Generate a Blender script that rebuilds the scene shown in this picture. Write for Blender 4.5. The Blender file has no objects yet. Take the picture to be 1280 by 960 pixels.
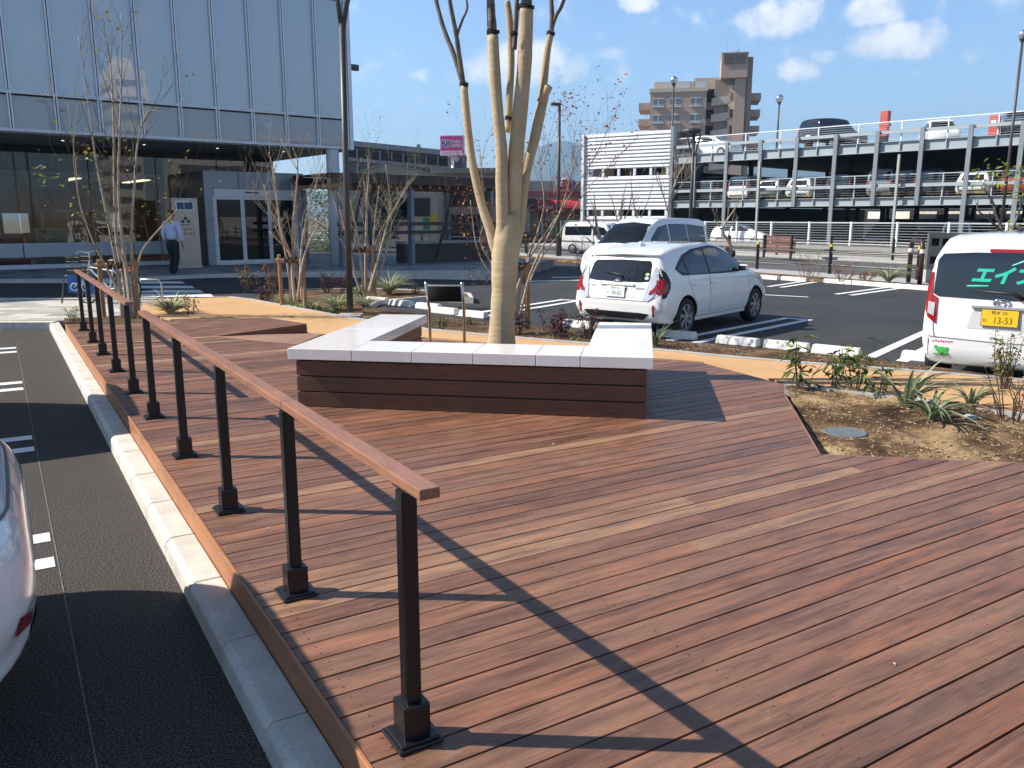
import bpy, bmesh, math, random
from math import sin, cos, pi, radians, sqrt, atan2
from mathutils import Vector, Matrix, Quaternion
from mathutils.bvhtree import BVHTree
from mathutils import noise as mnoise

scene = bpy.context.scene
COL = scene.collection
R = random.Random(7)

# ------------------------------------------------------------------ photograph geometry
FPX = 1035.0; PITCH = radians(11.36); CZ = 1.86
CP, SP = cos(PITCH), sin(PITCH)
def ray(u, v):
    a = (u-640)/FPX; b = (480-v)/FPX
    return Vector((a, CP+b*SP, -SP+b*CP))
def at(u, v, z=0.0):
    d = ray(u, v); t = (z-CZ)/d.z
    return Vector((d.x*t, d.y*t, z))
def aty(u, v, Y):
    d = ray(u, v); t = Y/d.y
    return Vector((d.x*t, Y, CZ+d.z*t))
def zA(x): return 0.1+0.025*min(8.0, max(0.0, -x))
def ata(u, v):
    z = .1
    for _ in range(4):
        p = at(u, v, z); z = zA(p.x)
    return at(u, v, z)
PV = Vector((.852, .524, 0)).normalized(); DV = Vector((-PV.y, PV.x, 0))
TH = atan2(PV.y, PV.x)                       # deck frame: local x = across the boards' length, local y = along the deck
def dp(p, d, z=0.0): return PV*p + DV*d + Vector((0, 0, z))
def todp(w): return (w.x*PV.x+w.y*PV.y, w.x*DV.x+w.y*DV.y)

# ------------------------------------------------------------------ mesh builder
class MB:
    def __init__(s): s.v=[]; s.f=[]; s.m=[]; s.r=[]
    def add(s, vs, fs, mi=0, rnd=0.0):
        o=len(s.v); s.v += [Vector(q) for q in vs]
        for f in fs: s.f.append(tuple(i+o for i in f)); s.m.append(mi); s.r.append(rnd)
        return s
    def box(s, c, sz, rz=0.0, mi=0, rnd=0.0, mat=None):
        x,y,z = sz[0]/2, sz[1]/2, sz[2]/2
        vs=[Vector((a*x,b*y,e*z)) for e in (-1,1) for b in (-1,1) for a in (-1,1)]
        M = mat if mat is not None else Matrix.Rotation(rz,3,'Z')
        vs=[M@q+Vector(c) for q in vs]
        return s.add(vs, [(0,2,3,1),(4,5,7,6),(0,1,5,4),(1,3,7,5),(3,2,6,7),(2,0,4,6)], mi, rnd)
    def box2(s, a, b, mi=0, rnd=0.0):
        a=Vector(a); b=Vector(b)
        return s.box((a+b)/2, b-a, 0, mi, rnd)
    def prism(s, poly, z0, z1, mi=0, rnd=0.0, mside=None):
        n=len(poly)
        area=sum(poly[i][0]*poly[(i+1)%n][1]-poly[(i+1)%n][0]*poly[i][1] for i in range(n))
        if area<0: poly=list(reversed(poly))
        def zz(q, z): return z(q[0],q[1]) if callable(z) else z
        vs=[(q[0],q[1],zz(q,z0)) for q in poly]+[(q[0],q[1],zz(q,z1)) for q in poly]
        s.add(vs,[tuple(range(n,2*n)),tuple(reversed(range(n)))],mi,rnd)
        o=len(s.v)-2*n
        for i in range(n):
            j=(i+1)%n; s.f.append((o+i,o+j,o+n+j,o+n+i)); s.m.append(mi if mside is None else mside); s.r.append(rnd)
        return s
    def sheet(s, poly, z, mi=0):
        n=len(poly)
        area=sum(poly[i][0]*poly[(i+1)%n][1]-poly[(i+1)%n][0]*poly[i][1] for i in range(n))
        if area<0: poly=list(reversed(poly))
        return s.add([(q[0],q[1],z(q[0],q[1]) if callable(z) else z) for q in poly],[tuple(range(n))],mi)
    def bar(s, a, b, w, h=None, mi=0, up=(0,0,1), rnd=0.0):
        a=Vector(a); b=Vector(b); h=h or w; d=b-a; L=d.length
        if L<1e-6: return s
        d/=L; u=Vector(up)
        if abs(d.dot(u))>.98: u=Vector((0,1,0))
        x=d.cross(u).normalized(); y=x.cross(d)
        M=Matrix((x,d,y)).transposed()
        return s.box((a+b)/2,(w,L,h),0,mi,rnd,mat=M)
    def tube(s, pts, rad, n=8, mi=0, cap=True, rnd=0.0):
        pts=[Vector(p) for p in pts]; k=len(pts)
        if not hasattr(rad,'__len__'): rad=[rad]*k
        prev=None; vs=[]
        for i in range(k):
            t=(pts[min(i+1,k-1)]-pts[max(i-1,0)])
            t = t.normalized() if t.length>1e-9 else Vector((0,0,1))
            if prev is None:
                u=Vector((1,0,0)) if abs(t.x)<.9 else Vector((0,1,0))
                u=(u-t*u.dot(t)).normalized()
            else: u=(prev-t*prev.dot(t)).normalized()
            prev=u; w=t.cross(u)
            for j in range(n):
                a=2*pi*j/n; vs.append(pts[i]+(u*cos(a)+w*sin(a))*rad[i])
        fs=[]
        for i in range(k-1):
            for j in range(n):
                fs.append((i*n+j,i*n+(j+1)%n,(i+1)*n+(j+1)%n,(i+1)*n+j))
        if cap: fs += [tuple(reversed(range(n))),tuple(range((k-1)*n,k*n))]
        return s.add(vs,fs,mi,rnd)
    def cyl(s, a, b, r0, r1=None, n=16, mi=0): return s.tube([a,b],[r0,r0 if r1 is None else r1],n,mi)
    def lathe(s, prof, c=(0,0,0), n=24, mi=0, M=None):
        vs=[]; k=len(prof); M=M or Matrix.Identity(3); c=Vector(c)
        for r,z in prof:
            for j in range(n):
                a=2*pi*j/n; vs.append(M@Vector((r*cos(a),r*sin(a),z))+c)
        fs=[(i*n+j,i*n+(j+1)%n,(i+1)*n+(j+1)%n,(i+1)*n+j) for i in range(k-1) for j in range(n)]
        return s.add(vs,fs,mi)
    def ball(s, c, r, n=12, mi=0, sc=(1,1,1)):
        k=max(4,n//2); prof=[(max(1e-4,r*sin(pi*i/k)),-r*cos(pi*i/k)) for i in range(k+1)]
        M=Matrix.Diagonal(Vector(sc)); return s.lathe(prof,c,n,mi,M)
    def leaf(s, c, d, up, l, w, mi=0, rnd=0.0):
        d=d.normalized(); x=d.cross(up)
        x = x.normalized() if x.length>1e-5 else Vector((1,0,0))
        y=x.cross(d)
        return s.add([c,c+d*l*.5+x*w*.5+y*l*.06,c+d*l-y*l*.1,c+d*l*.5-x*w*.5+y*l*.06],[(0,1,2,3)],mi,rnd)
    def blade(s, c, dirn, l, w, droop, mi=0, rnd=0.0, n=5, rise=1.0):
        d=Vector((dirn[0],dirn[1],0)).normalized(); x=Vector((-d.y,d.x,0)); vs=[]
        for i in range(n+1):
            t=i/n; p=Vector(c)+d*(l*t*(.35+.65*t*droop))+Vector((0,0,l*rise*(t-.75*droop*t*t)))
            ww=w*(1-t**2.2)*.5+.0008
            vs += [p-x*ww+Vector((0,0,ww*.5)),p,p+x*ww+Vector((0,0,ww*.5))]
        fs=[]
        for i in range(n):
            a=i*3; fs += [(a,a+1,a+4,a+3),(a+1,a+2,a+5,a+4)]
        return s.add(vs,fs,mi,rnd)
    def build(s, name, mats=None, parent=None, smooth=False, bevel=0, world=False, loc=None, rz=0.0, seg=2, weld=False):
        if parent is not None and world:
            inv=parent.matrix_basis.inverted(); vs=[inv@q for q in s.v]
        else: vs=s.v
        me=bpy.data.meshes.new(name); me.from_pydata([tuple(q) for q in vs],[],s.f)
        if mats is not None:
            for m in (mats if isinstance(mats,(list,tuple)) else [mats]): me.materials.append(m)
        me.polygons.foreach_set('material_index',s.m)
        if any(s.r):
            at_=me.attributes.new('rnd','FLOAT','FACE'); at_.data.foreach_set('value',s.r)
        if smooth: me.polygons.foreach_set('use_smooth',[True]*len(s.f))
        me.update()
        o=bpy.data.objects.new(name,me); COL.objects.link(o)
        if parent is not None: o.parent=parent
        if loc is not None: o.location=loc
        if rz: o.rotation_euler=(0,0,rz)
        if bevel:
            b=o.modifiers.new('Bevel','BEVEL'); b.width=bevel; b.segments=seg; b.limit_method='ANGLE'; b.angle_limit=radians(40)
        return o

def tag(o, label=None, cat=None, group=None, kind=None):
    if label: o['label']=label
    if cat: o['category']=cat
    if group: o['group']=group
    if kind: o['kind']=kind
    return o
def thing(name, label, cat, loc=(0,0,0), rz=0.0, group=None):
    o=bpy.data.objects.new(name,None); COL.objects.link(o); o.empty_display_size=.2
    o.location=loc; o.rotation_euler=(0,0,rz)
    o.matrix_basis=Matrix.Translation(Vector(loc))@Matrix.Rotation(rz,4,'Z')
    return tag(o,label,cat,group)
def struct(o): o['kind']='structure'; return o
def dup(root, loc, rz, label=None, sc=None, group=None):
    def cp(o, par):
        c=o.copy(); COL.objects.link(c)
        if par is not None: c.parent=par
        for ch in list(o.children): cp(ch, c)
        return c
    r=cp(root,None)
    s=sc if sc is not None else root.scale.x
    r.location=loc; r.rotation_euler=(0,0,rz); r.scale=(s,s,s)
    if label: r['label']=label
    if group: r['group']=group
    return r
def text(s, size, mat, parent, M, ext=.003, name='lettering', align='CENTER', xs=1.0, shear=0.0, off=0.0):
    c=bpy.data.curves.new(name,'FONT'); c.body=s; c.size=size; c.extrude=ext; c.align_x=align; c.align_y='CENTER'
    c.offset=off; c.shear=shear; c.resolution_u=3
    c.materials.append(mat)
    o=bpy.data.objects.new(name,c); COL.objects.link(o)
    bpy.context.view_layer.update()
    me=bpy.data.meshes.new_from_object(o.evaluated_get(bpy.context.evaluated_depsgraph_get())); bpy.data.objects.remove(o,do_unlink=True); bpy.data.curves.remove(c)
    me.transform(M@Matrix.Diagonal((xs,1,1,1))); me.name=name
    o=bpy.data.objects.new(name,me); COL.objects.link(o)
    if parent is not None: o.parent=parent
    return o
def frameM(loc, x, z):
    """matrix whose local X is x and local Z (the face of lettering) is z"""
    x=Vector(x).normalized(); z=Vector(z).normalized(); y=z.cross(x).normalized(); x=y.cross(z)
    M=Matrix((x,y,z)).transposed().to_4x4(); M.translation=Vector(loc); return M

# ------------------------------------------------------------------ materials
def nm(name):
    m=bpy.data.materials.new(name); m.use_nodes=True; t=m.node_tree
    return m,t,t.nodes['Principled BSDF']
def nd(t, typ, **kw):
    n=t.nodes.new(typ)
    for k,v in kw.items(): setattr(n,k,v)
    return n
def lk(t,a,b): t.links.new(a,b)
def rgb(c): return (c[0],c[1],c[2],1.0)
def ramp(t, stops, interp='LINEAR'):
    n=t.nodes.new('ShaderNodeValToRGB'); e=n.color_ramp; e.interpolation=interp
    while len(e.elements)<len(stops): e.elements.new(.5)
    for i,(p,c) in enumerate(stops): e.elements[i].position=p; e.elements[i].color=rgb(c) if hasattr(c,'__len__') else (c,c,c,1)
    return n
def noise(t, scale, detail=4, rough=.55, vec=None, coord='Object', stretch=None):
    tc=nd(t,'ShaderNodeTexCoord'); n=nd(t,'ShaderNodeTexNoise'); n.inputs['Scale'].default_value=scale
    n.inputs['Detail'].default_value=detail; n.inputs['Roughness'].default_value=rough
    src=tc.outputs[coord]
    if stretch:
        mp=nd(t,'ShaderNodeMapping'); mp.inputs['Scale'].default_value=stretch; lk(t,src,mp.inputs[0]); src=mp.outputs[0]
    lk(t,src,n.inputs['Vector']); return n
def mixc(t, fac, a, b, mode='MIX'):
    n=nd(t,'ShaderNodeMix',data_type='RGBA',blend_type=mode)
    for s,x in ((0,fac),(6,a),(7,b)):
        if hasattr(x,'is_linked') or hasattr(x,'links'): lk(t,x,n.inputs[s])
        elif s==0: n.inputs[0].default_value=x
        else: n.inputs[s].default_value=rgb(x)
    return n.outputs[2]
def bump(t, p, src, strength=.3, dist=.01):
    b=nd(t,'ShaderNodeBump'); b.inputs['Strength'].default_value=strength; b.inputs['Distance'].default_value=dist
    lk(t,src,b.inputs['Height']); lk(t,b.outputs[0],p.inputs['Normal'])
def M(name, c, r=.6, metal=0, var=.12, vs=4.0, c2=None, bmp=0, bs=60, spec=.5, coat=0, stretch=None, detail=4):
    m,t,p=nm(name); p.inputs['Roughness'].default_value=r; p.inputs['Metallic'].default_value=metal
    p.inputs['Specular IOR Level'].default_value=spec
    if coat: p.inputs['Coat Weight'].default_value=coat; p.inputs['Coat Roughness'].default_value=.03
    n=noise(t,vs,detail,stretch=stretch)
    lo=[x*(1-var) for x in c]; hi=[min(1,x*(1+var)) for x in (c2 or c)]
    rp=ramp(t,[(.3,lo),(.7,hi)]); lk(t,n.outputs[0],rp.inputs[0]); lk(t,rp.outputs[0],p.inputs['Base Color'])
    if bmp:
        b=noise(t,bs,3); bump(t,p,b.outputs[0],bmp,.01)
    return m

def leafmat(name, stops, trans=.25):
    m,t,p=nm(name); a=nd(t,'ShaderNodeAttribute',attribute_name='rnd')
    rp=ramp(t,stops); lk(t,a.outputs['Fac'],rp.inputs[0]); lk(t,rp.outputs[0],p.inputs['Base Color'])
    p.inputs['Roughness'].default_value=.55
    tr=nd(t,'ShaderNodeBsdfTranslucent'); lk(t,rp.outputs[0],tr.inputs[0])
    mx=nd(t,'ShaderNodeMixShader'); mx.inputs[0].default_value=trans
    lk(t,p.outputs[0],mx.inputs[1]); lk(t,tr.outputs[0],mx.inputs[2]); lk(t,mx.outputs[0],t.nodes['Material Output'].inputs[0])
    return m

def m_deck():
    m,t,p=nm('hardwood decking')
    a=nd(t,'ShaderNodeAttribute',attribute_name='rnd')
    rp=ramp(t,[(0, (0.102, 0.05, 0.036)), (0.2, (0.154, 0.079, 0.053)), (0.35, (0.172, 0.073, 0.043)), (0.48, (0.207, 0.103, 0.064)), (0.6, (0.19, 0.09, 0.056)), (0.7, (0.234, 0.099, 0.053)), (0.82, (0.243, 0.127, 0.078)), (0.9, (0.291, 0.161, 0.095)), (1, (0.379, 0.239, 0.147))])
    lk(t,a.outputs['Fac'],rp.inputs[0])
    tc=nd(t,'ShaderNodeTexCoord')
    # every board its own slice of grain
    sh=nd(t,'ShaderNodeVectorMath',operation='MULTIPLY'); cmb=nd(t,'ShaderNodeCombineXYZ')
    lk(t,a.outputs['Fac'],cmb.inputs[0]); lk(t,a.outputs['Fac'],cmb.inputs[2]); lk(t,cmb.outputs[0],sh.inputs[0]); sh.inputs[1].default_value=(37,0,91)
    ad=nd(t,'ShaderNodeVectorMath',operation='ADD'); lk(t,tc.outputs['Object'],ad.inputs[0]); lk(t,sh.outputs[0],ad.inputs[1])
    def sn(scale,st,detail=4,rough=.6):
        mp=nd(t,'ShaderNodeMapping'); mp.inputs['Scale'].default_value=st; lk(t,ad.outputs[0],mp.inputs[0])
        n=nd(t,'ShaderNodeTexNoise'); n.inputs['Scale'].default_value=scale; n.inputs['Detail'].default_value=detail; n.inputs['Roughness'].default_value=rough
        lk(t,mp.outputs[0],n.inputs['Vector']); return n
    fine=sn(7,(1,34,1),6,.7); mid=sn(2.2,(1,9,1),5,.62); big=sn(1.1,(1,2.2,1),3,.5)
    r1=ramp(t,[(.3,.5),(.5,1.0),(.72,1.42)]); lk(t,fine.outputs[0],r1.inputs[0])
    c1=mixc(t,1.0,rp.outputs[0],r1.outputs[0],'MULTIPLY')
    r2=ramp(t,[(.36,(.55,.54,.56)),(.52,(1,1,1)),(.7,(1.36,1.27,1.18))]); lk(t,mid.outputs[0],r2.inputs[0])
    c2=mixc(t,.9,c1,r2.outputs[0],'MULTIPLY')
    r3=ramp(t,[(.46,0.0),(.72,.30)]); lk(t,big.outputs[0],r3.inputs[0])
    c3=mixc(t,r3.outputs[0],c2,(.27,.155,.10))
    # scuffs: thin pale scratches and dust
    sc=nd(t,'ShaderNodeTexNoise'); sc.inputs['Scale'].default_value=9; sc.inputs['Detail'].default_value=8; sc.inputs['Roughness'].default_value=.75
    lk(t,tc.outputs['Object'],sc.inputs['Vector'])
    r4=ramp(t,[(.59,0.0),(.75,.42)]); lk(t,sc.outputs[0],r4.inputs[0])
    c4=mixc(t,r4.outputs[0],c3,(.36,.235,.165))
    lk(t,c4,p.inputs['Base Color'])
    rr=ramp(t,[(.3,.38),(.7,.6)]); lk(t,mid.outputs[0],rr.inputs[0]); lk(t,rr.outputs[0],p.inputs['Roughness'])
    p.inputs['Specular IOR Level'].default_value=.5
    bump(t,p,fine.outputs[0],.25,.004)
    return m
def m_wood(name, c, c2, along=(1,30,30), scale=4, r=.5, spec=.4):
    m,t,p=nm(name); n=noise(t,scale,6,.65,stretch=along); rp=ramp(t,[(.3,c),(.7,c2)])
    lk(t,n.outputs[0],rp.inputs[0])
    n2=noise(t,1.3,3); r2=ramp(t,[(.3,.8),(.7,1.15)]); lk(t,n2.outputs[0],r2.inputs[0])
    lk(t,mixc(t,1.0,rp.outputs[0],r2.outputs[0],'MULTIPLY'),p.inputs['Base Color'])
    p.inputs['Roughness'].default_value=r; p.inputs['Specular IOR Level'].default_value=spec
    bump(t,p,n.outputs[0],.12,.003); return m
def m_asphalt(name, dark, light, scale, contrast=(.42,.66), bst=.6, r=.85, stain=.2, bd=.008):
    m,t,p=nm(name); n=noise(t,scale,3,.6); rp=ramp(t,[(contrast[0],dark),(contrast[1],light)]); lk(t,n.outputs[0],rp.inputs[0])
    n2=noise(t,.6,5,.6); r2=ramp(t,[(.3,1-stain),(.7,1+stain)]); lk(t,n2.outputs[0],r2.inputs[0])
    lk(t,mixc(t,1.0,rp.outputs[0],r2.outputs[0],'MULTIPLY'),p.inputs['Base Color'])
    p.inputs['Roughness'].default_value=r; p.inputs['Specular IOR Level'].default_value=.3
    bump(t,p,n.outputs[0],bst,bd); return m
def m_concrete(name, c, r=.75, scale=6):
    m,t,p=nm(name); n=noise(t,scale,6,.65); rp=ramp(t,[(.3,[x*.78 for x in c]),(.55,c),(.75,[min(1,x*1.14) for x in c])]); lk(t,n.outputs[0],rp.inputs[0])
    n2=noise(t,90,3); r2=ramp(t,[(.35,.86),(.6,1.05)]); lk(t,n2.outputs[0],r2.inputs[0])
    lk(t,mixc(t,1.0,rp.outputs[0],r2.outputs[0],'MULTIPLY'),p.inputs['Base Color']); p.inputs['Roughness'].default_value=r
    bump(t,p,n2.outputs[0],.08,.003); return m
def m_soil(name, stops, scale=3.0):
    m,t,p=nm(name); n=noise(t,scale,8,.68); rp=ramp(t,stops); lk(t,n.outputs[0],rp.inputs[0])
    n2=noise(t,60,4,.7); r2=ramp(t,[(.3,.6),(.7,1.35)]); lk(t,n2.outputs[0],r2.inputs[0])
    lk(t,mixc(t,1.0,rp.outputs[0],r2.outputs[0],'MULTIPLY'),p.inputs['Base Color']); p.inputs['Roughness'].default_value=.95
    p.inputs['Specular IOR Level'].default_value=.1
    bump(t,p,n2.outputs[0],.8,.02); return m
def m_pavers(name, c1, c2, w, h, rot=0.0, mortar=(.25,.24,.23)):
    m,t,p=nm(name); tc=nd(t,'ShaderNodeTexCoord'); mp=nd(t,'ShaderNodeMapping'); mp.inputs['Rotation'].default_value=(0,0,rot)
    lk(t,tc.outputs['Object'],mp.inputs[0])
    b=nd(t,'ShaderNodeTexBrick'); b.inputs['Color1'].default_value=rgb(c1); b.inputs['Color2'].default_value=rgb(c2); b.inputs['Mortar'].default_value=rgb(mortar)
    b.inputs['Scale'].default_value=1; b.inputs['Brick Width'].default_value=w; b.inputs['Row Height'].default_value=h; b.inputs['Mortar Size'].default_value=.006; b.inputs['Bias'].default_value=0
    lk(t,mp.outputs[0],b.inputs['Vector']); n=noise(t,25,4); r2=ramp(t,[(.3,.85),(.7,1.12)]); lk(t,n.outputs[0],r2.inputs[0])
    lk(t,mixc(t,1.0,b.outputs[0],r2.outputs[0],'MULTIPLY'),p.inputs['Base Color']); p.inputs['Roughness'].default_value=.8
    return m
def m_glass(name, tint=(.55,.6,.6), refl=.12, rough=.02, dark=.0, body=(.02,.025,.03)):
    """architectural / car glass: clear tinted sheet with a fresnel reflection, optional dark film"""
    m,t,p=nm(name); out=t.nodes['Material Output']
    tr=nd(t,'ShaderNodeBsdfTransparent'); tr.inputs[0].default_value=rgb(tint)
    gl=nd(t,'ShaderNodeBsdfGlossy'); gl.inputs['Roughness'].default_value=rough
    df=nd(t,'ShaderNodeBsdfDiffuse'); df.inputs[0].default_value=rgb(body)
    mx0=nd(t,'ShaderNodeMixShader'); mx0.inputs[0].default_value=dark; lk(t,tr.outputs[0],mx0.inputs[1]); lk(t,df.outputs[0],mx0.inputs[2])
    fr=nd(t,'ShaderNodeFresnel'); fr.inputs[0].default_value=1.5
    ad=nd(t,'ShaderNodeMath',operation='ADD',use_clamp=True); ad.inputs[1].default_value=refl; lk(t,fr.outputs[0],ad.inputs[0])
    mx=nd(t,'ShaderNodeMixShader'); lk(t,ad.outputs[0],mx.inputs[0]); lk(t,mx0.outputs[0],mx.inputs[1]); lk(t,gl.outputs[0],mx.inputs[2])
    n=noise(t,.9,2); b=nd(t,'ShaderNodeBump'); b.inputs['Strength'].default_value=.02; b.inputs['Distance'].default_value=.05
    lk(t,n.outputs[0],b.inputs['Height']); lk(t,b.outputs[0],gl.inputs['Normal'])
    lk(t,mx.outputs[0],out.inputs[0]); return m
def m_burlap():
    m,t,p=nm('burlap wrap'); tc=nd(t,'ShaderNodeTexCoord')
    w=nd(t,'ShaderNodeTexWave',wave_type='BANDS',bands_direction='Z'); w.inputs['Scale'].default_value=5.2; w.inputs['Distortion'].default_value=9; w.inputs['Detail'].default_value=4; w.inputs['Detail Scale'].default_value=.8
    lk(t,tc.outputs['Object'],w.inputs['Vector'])
    n=noise(t,140,3,.6,stretch=(1,1,2.5)); n3=noise(t,5,4)
    rp=ramp(t,[(.25,(.44,.33,.20)),(.75,(.58,.46,.295))]); lk(t,n3.outputs[0],rp.inputs[0])
    r1=ramp(t,[(0,.93),(.05,1.0),(.85,1.0),(1,1.02)]); lk(t,w.outputs[0],r1.inputs[0])
    r2=ramp(t,[(.3,.75),(.65,1.15)]); lk(t,n.outputs[0],r2.inputs[0])
    lk(t,mixc(t,1.0,mixc(t,1.0,rp.outputs[0],r1.outputs[0],'MULTIPLY'),r2.outputs[0],'MULTIPLY'),p.inputs['Base Color'])
    p.inputs['Roughness'].default_value=.95; p.inputs['Specular IOR Level'].default_value=.1
    ad=nd(t,'ShaderNodeMath',operation='MULTIPLY_ADD'); ad.inputs[1].default_value=.3; lk(t,w.outputs[0],ad.inputs[0]); lk(t,n.outputs[0],ad.inputs[2])
    bump(t,p,ad.outputs[0],.55,.012); return m

DECK=m_deck()
RAILW=m_wood('railing timber',(.24,.105,.060),(.38,.185,.112),(30,2,30),4,.38)
FASCIA=m_wood('fascia timber',(.30,.125,.055),(.45,.20,.095),(30,2,30),3,.5)
BENCHW=m_wood('bench cladding timber',(.085,.040,.026),(.17,.083,.053),(2,30,30),4,.4)
WHITE_SLAB=M('polished white slab',(.82,.775,.74),.14,0,.055,1.6,spec=.45,detail=8)
BLACKM=M('black powder coat',(.008,.008,.009),.33,0,.2,20,spec=.5,bmp=.03,bs=400)
DARKM=M('dark brown steel',(.055,.048,.045),.45,0,.1,3)
STEEL=M('brushed stainless',(.55,.54,.52),.25,1,.08,30)
GALV=M('galvanised steel',(.55,.57,.58),.42,.6,.1,6)
WHITEP=M('white painted steel',(.75,.76,.77),.4,0,.05,5)
KERB=m_concrete('kerb concrete',(.60,.57,.51))
CONC=m_concrete('plain concrete',(.42,.41,.39))
CONCD=m_concrete('weathered concrete',(.26,.255,.24))
WSTOP=M('wheel stop concrete',(.66,.645,.61),.8,0,.06,5,bmp=.1,bs=90)
PAINT=M('road paint',(.76,.76,.74),.6,0,.08,25,bmp=.2,bs=150)
ASPH_L=m_asphalt('open graded asphalt',(.008,.008,.0085),(.165,.143,.124),130,(.42,.68),.9,.85,.12)
ASPH_R=m_asphalt('dense asphalt',(.024,.024,.026),(.066,.066,.070),130,(.35,.7),.5,.8,.22,.005)
ROADM=m_asphalt('worn road asphalt',(.07,.07,.07),(.13,.13,.128),60,(.35,.7),.3,.85,.15)
SOILD=m_soil('planting soil',[(.3,(.050,.030,.019)),(.5,(.12,.075,.045)),(.68,(.26,.18,.105))])
SOILB=m_soil('straw mulched soil',[(.36,(.050,.030,.019)),(.49,(.15,.092,.052)),(.60,(.34,.23,.125)),(.76,(.52,.38,.22))],2.0)
PATHM=M('tan resin paving',(.55,.325,.15),.85,0,.11,1.3,bmp=.4,bs=180,detail=9)
PAV_L=m_pavers('pale checker pavers',(.56,.52,.47),(.26,.245,.23),.6,.3)
PAV_F=m_pavers('grey checker pavers',(.34,.34,.34),(.14,.145,.15),.45,.3,radians(38),(.12,.12,.12))
GROUND=m_soil('bare ground',[(.3,(.12,.11,.09)),(.6,(.2,.18,.15))],.2)
BURLAP=m_burlap()
BARK=M('grey bark',(.15,.13,.11),.9,0,.35,14,bmp=.6,bs=50)
TWIG=M('pale twig bark',(.40,.325,.24),.85,0,.3,10)
TWIGD=M('dark twig bark',(.10,.065,.05),.85,0,.3,10)
STAKE=m_wood('stake timber',(.26,.13,.055),(.46,.26,.12),(25,25,2),4,.7)
ROPE=M('black hemp rope',(.02,.015,.012),.9)
CHROME=M('chrome',(.75,.75,.76),.08,1,.02,5)
TYRE=M('tyre rubber',(.014,.014,.015),.75,0,.15,30)
BLACKP=M('black plastic',(.012,.012,.013),.5,0,.1,20)
GREYP=M('grey plastic',(.12,.12,.125),.5,0,.1,20)
REDL=M('red lamp lens',(.30,.010,.014),.12,0,.1,20,coat=.6)
CLEARL=M('clear lamp lens',(.62,.62,.64),.08,.3,.06,30,coat=.8)
AMBER=M('amber yellow plastic',(.80,.52,.02),.4)
CARW=M('pearl white car paint',(.86,.86,.84),.22,0,.015,2,coat=1.0)
CARK=M('black car paint',(.012,.012,.014),.2,0,.02,2,coat=1.0)
CARS=M('silver car paint',(.42,.43,.45),.25,.6,.02,2,coat=1.0)
CARR=M('red car paint',(.45,.02,.025),.22,0,.02,2,coat=1.0)
CARG=M('charcoal car paint',(.05,.052,.058),.22,.2,.02,2,coat=1.0)
CGLASS=m_glass('tinted car glass',(.12,.13,.13),.06,.01,.55,(.008,.009,.01))
CGLASSC=m_glass('clear car glass',(.42,.46,.45),.07,.01,.25,(.01,.012,.012))
PLATEW=M('white plate',(.78,.78,.76),.4,0,.03)
PLATEY=M('yellow plate',(.80,.50,.015),.4,0,.03)
INK=M('dark ink',(.02,.03,.035),.5,0,.05)
GREENINK=M('green ink',(.02,.12,.06),.5,0,.05)
TURQ=M('turquoise lettering film',(.02,.50,.36),.5,0,.03)
# ------------------------------------------------------------------ sky, sun, camera
SUN_EL=radians(40.5); SUN_AZ=radians(-87)            # azimuth clockwise from +Y
w=bpy.data.worlds.new('World'); scene.world=w; w.use_nodes=True; t=w.node_tree
bg=t.nodes['Background']; bg.inputs[1].default_value=.072
sky=nd(t,'ShaderNodeTexSky'); sky.sky_type='NISHITA'; sky.sun_disc=False; sky.sun_elevation=SUN_EL; sky.sun_rotation=SUN_AZ
sky.air_density=1.15; sky.dust_density=.35; sky.ozone_density=3.2; sky.altitude=20
tc=nd(t,'ShaderNodeTexCoord'); nrm=nd(t,'ShaderNodeVectorMath',operation='NORMALIZE'); lk(t,tc.outputs['Generated'],nrm.inputs[0])
sx=nd(t,'ShaderNodeSeparateXYZ'); lk(t,nrm.outputs[0],sx.inputs[0])
def mth(op,a,b=None,clamp=False):
    n=nd(t,'ShaderNodeMath',operation=op,use_clamp=clamp)
    for i,x in enumerate((a,b)):
        if x is None: continue
        if hasattr(x,'links'): lk(t,x,n.inputs[i])
        else: n.inputs[i].default_value=x
    return n.outputs[0]
az=mth('ARCTAN2',sx.outputs[0],sx.outputs[1]); el=mth('ARCSINE',sx.outputs[2])
def cn(scale,detail,rough):
    n=nd(t,'ShaderNodeTexNoise'); n.inputs['Scale'].default_value=scale; n.inputs['Detail'].default_value=detail; n.inputs['Roughness'].default_value=rough
    lk(t,nrm.outputs[0],n.inputs['Vector']); return n
n1=cn(26,6,.62); n2=cn(11,3,.5); n3=cn(60,5,.65)
az2=mth('ADD',az,mth('MULTIPLY',mth('SUBTRACT',n2.outputs[0],.5),.035))
el2=mth('ADD',el,mth('MULTIPLY',mth('SUBTRACT',n2.outputs[1],.5),.022))
# fair-weather cumulus: (centre az, el, half width, half height, density)
CL=[]
for (u,v,wd,hg,dn) in [(800,2,36,16,1),(980,22,58,27,1.05),(1092,14,36,22,.9),(1118,54,66,24,1.1),(1165,42,22,22,.9),(996,90,30,17,.85),(1030,72,24,10,.35),(1218,67,19,15,.75),(655,82,88,36,1.05),(615,92,40,22,.7),(706,90,40,24,.8),(528,92,20,8,.3),(760,68,16,9,.35),(930,105,14,10,.1)]:
    d=ray(u,v).normalized(); CL.append((atan2(d.x,d.y),math.asin(d.z),wd/1200,hg/1180,dn))
for a0,e0,rw,rh,dn in [(.9,.35,.16,.06,1),(1.3,.22,.12,.05,1),(-1.7,.3,.15,.06,.8),(2.4,.42,.2,.07,1),(-2.5,.25,.2,.05,1),(3.0,.2,.13,.05,.9),(-.45,.62,.12,.05,.6)]: CL.append((a0,e0,rw,rh,dn))
acc=None
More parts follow.
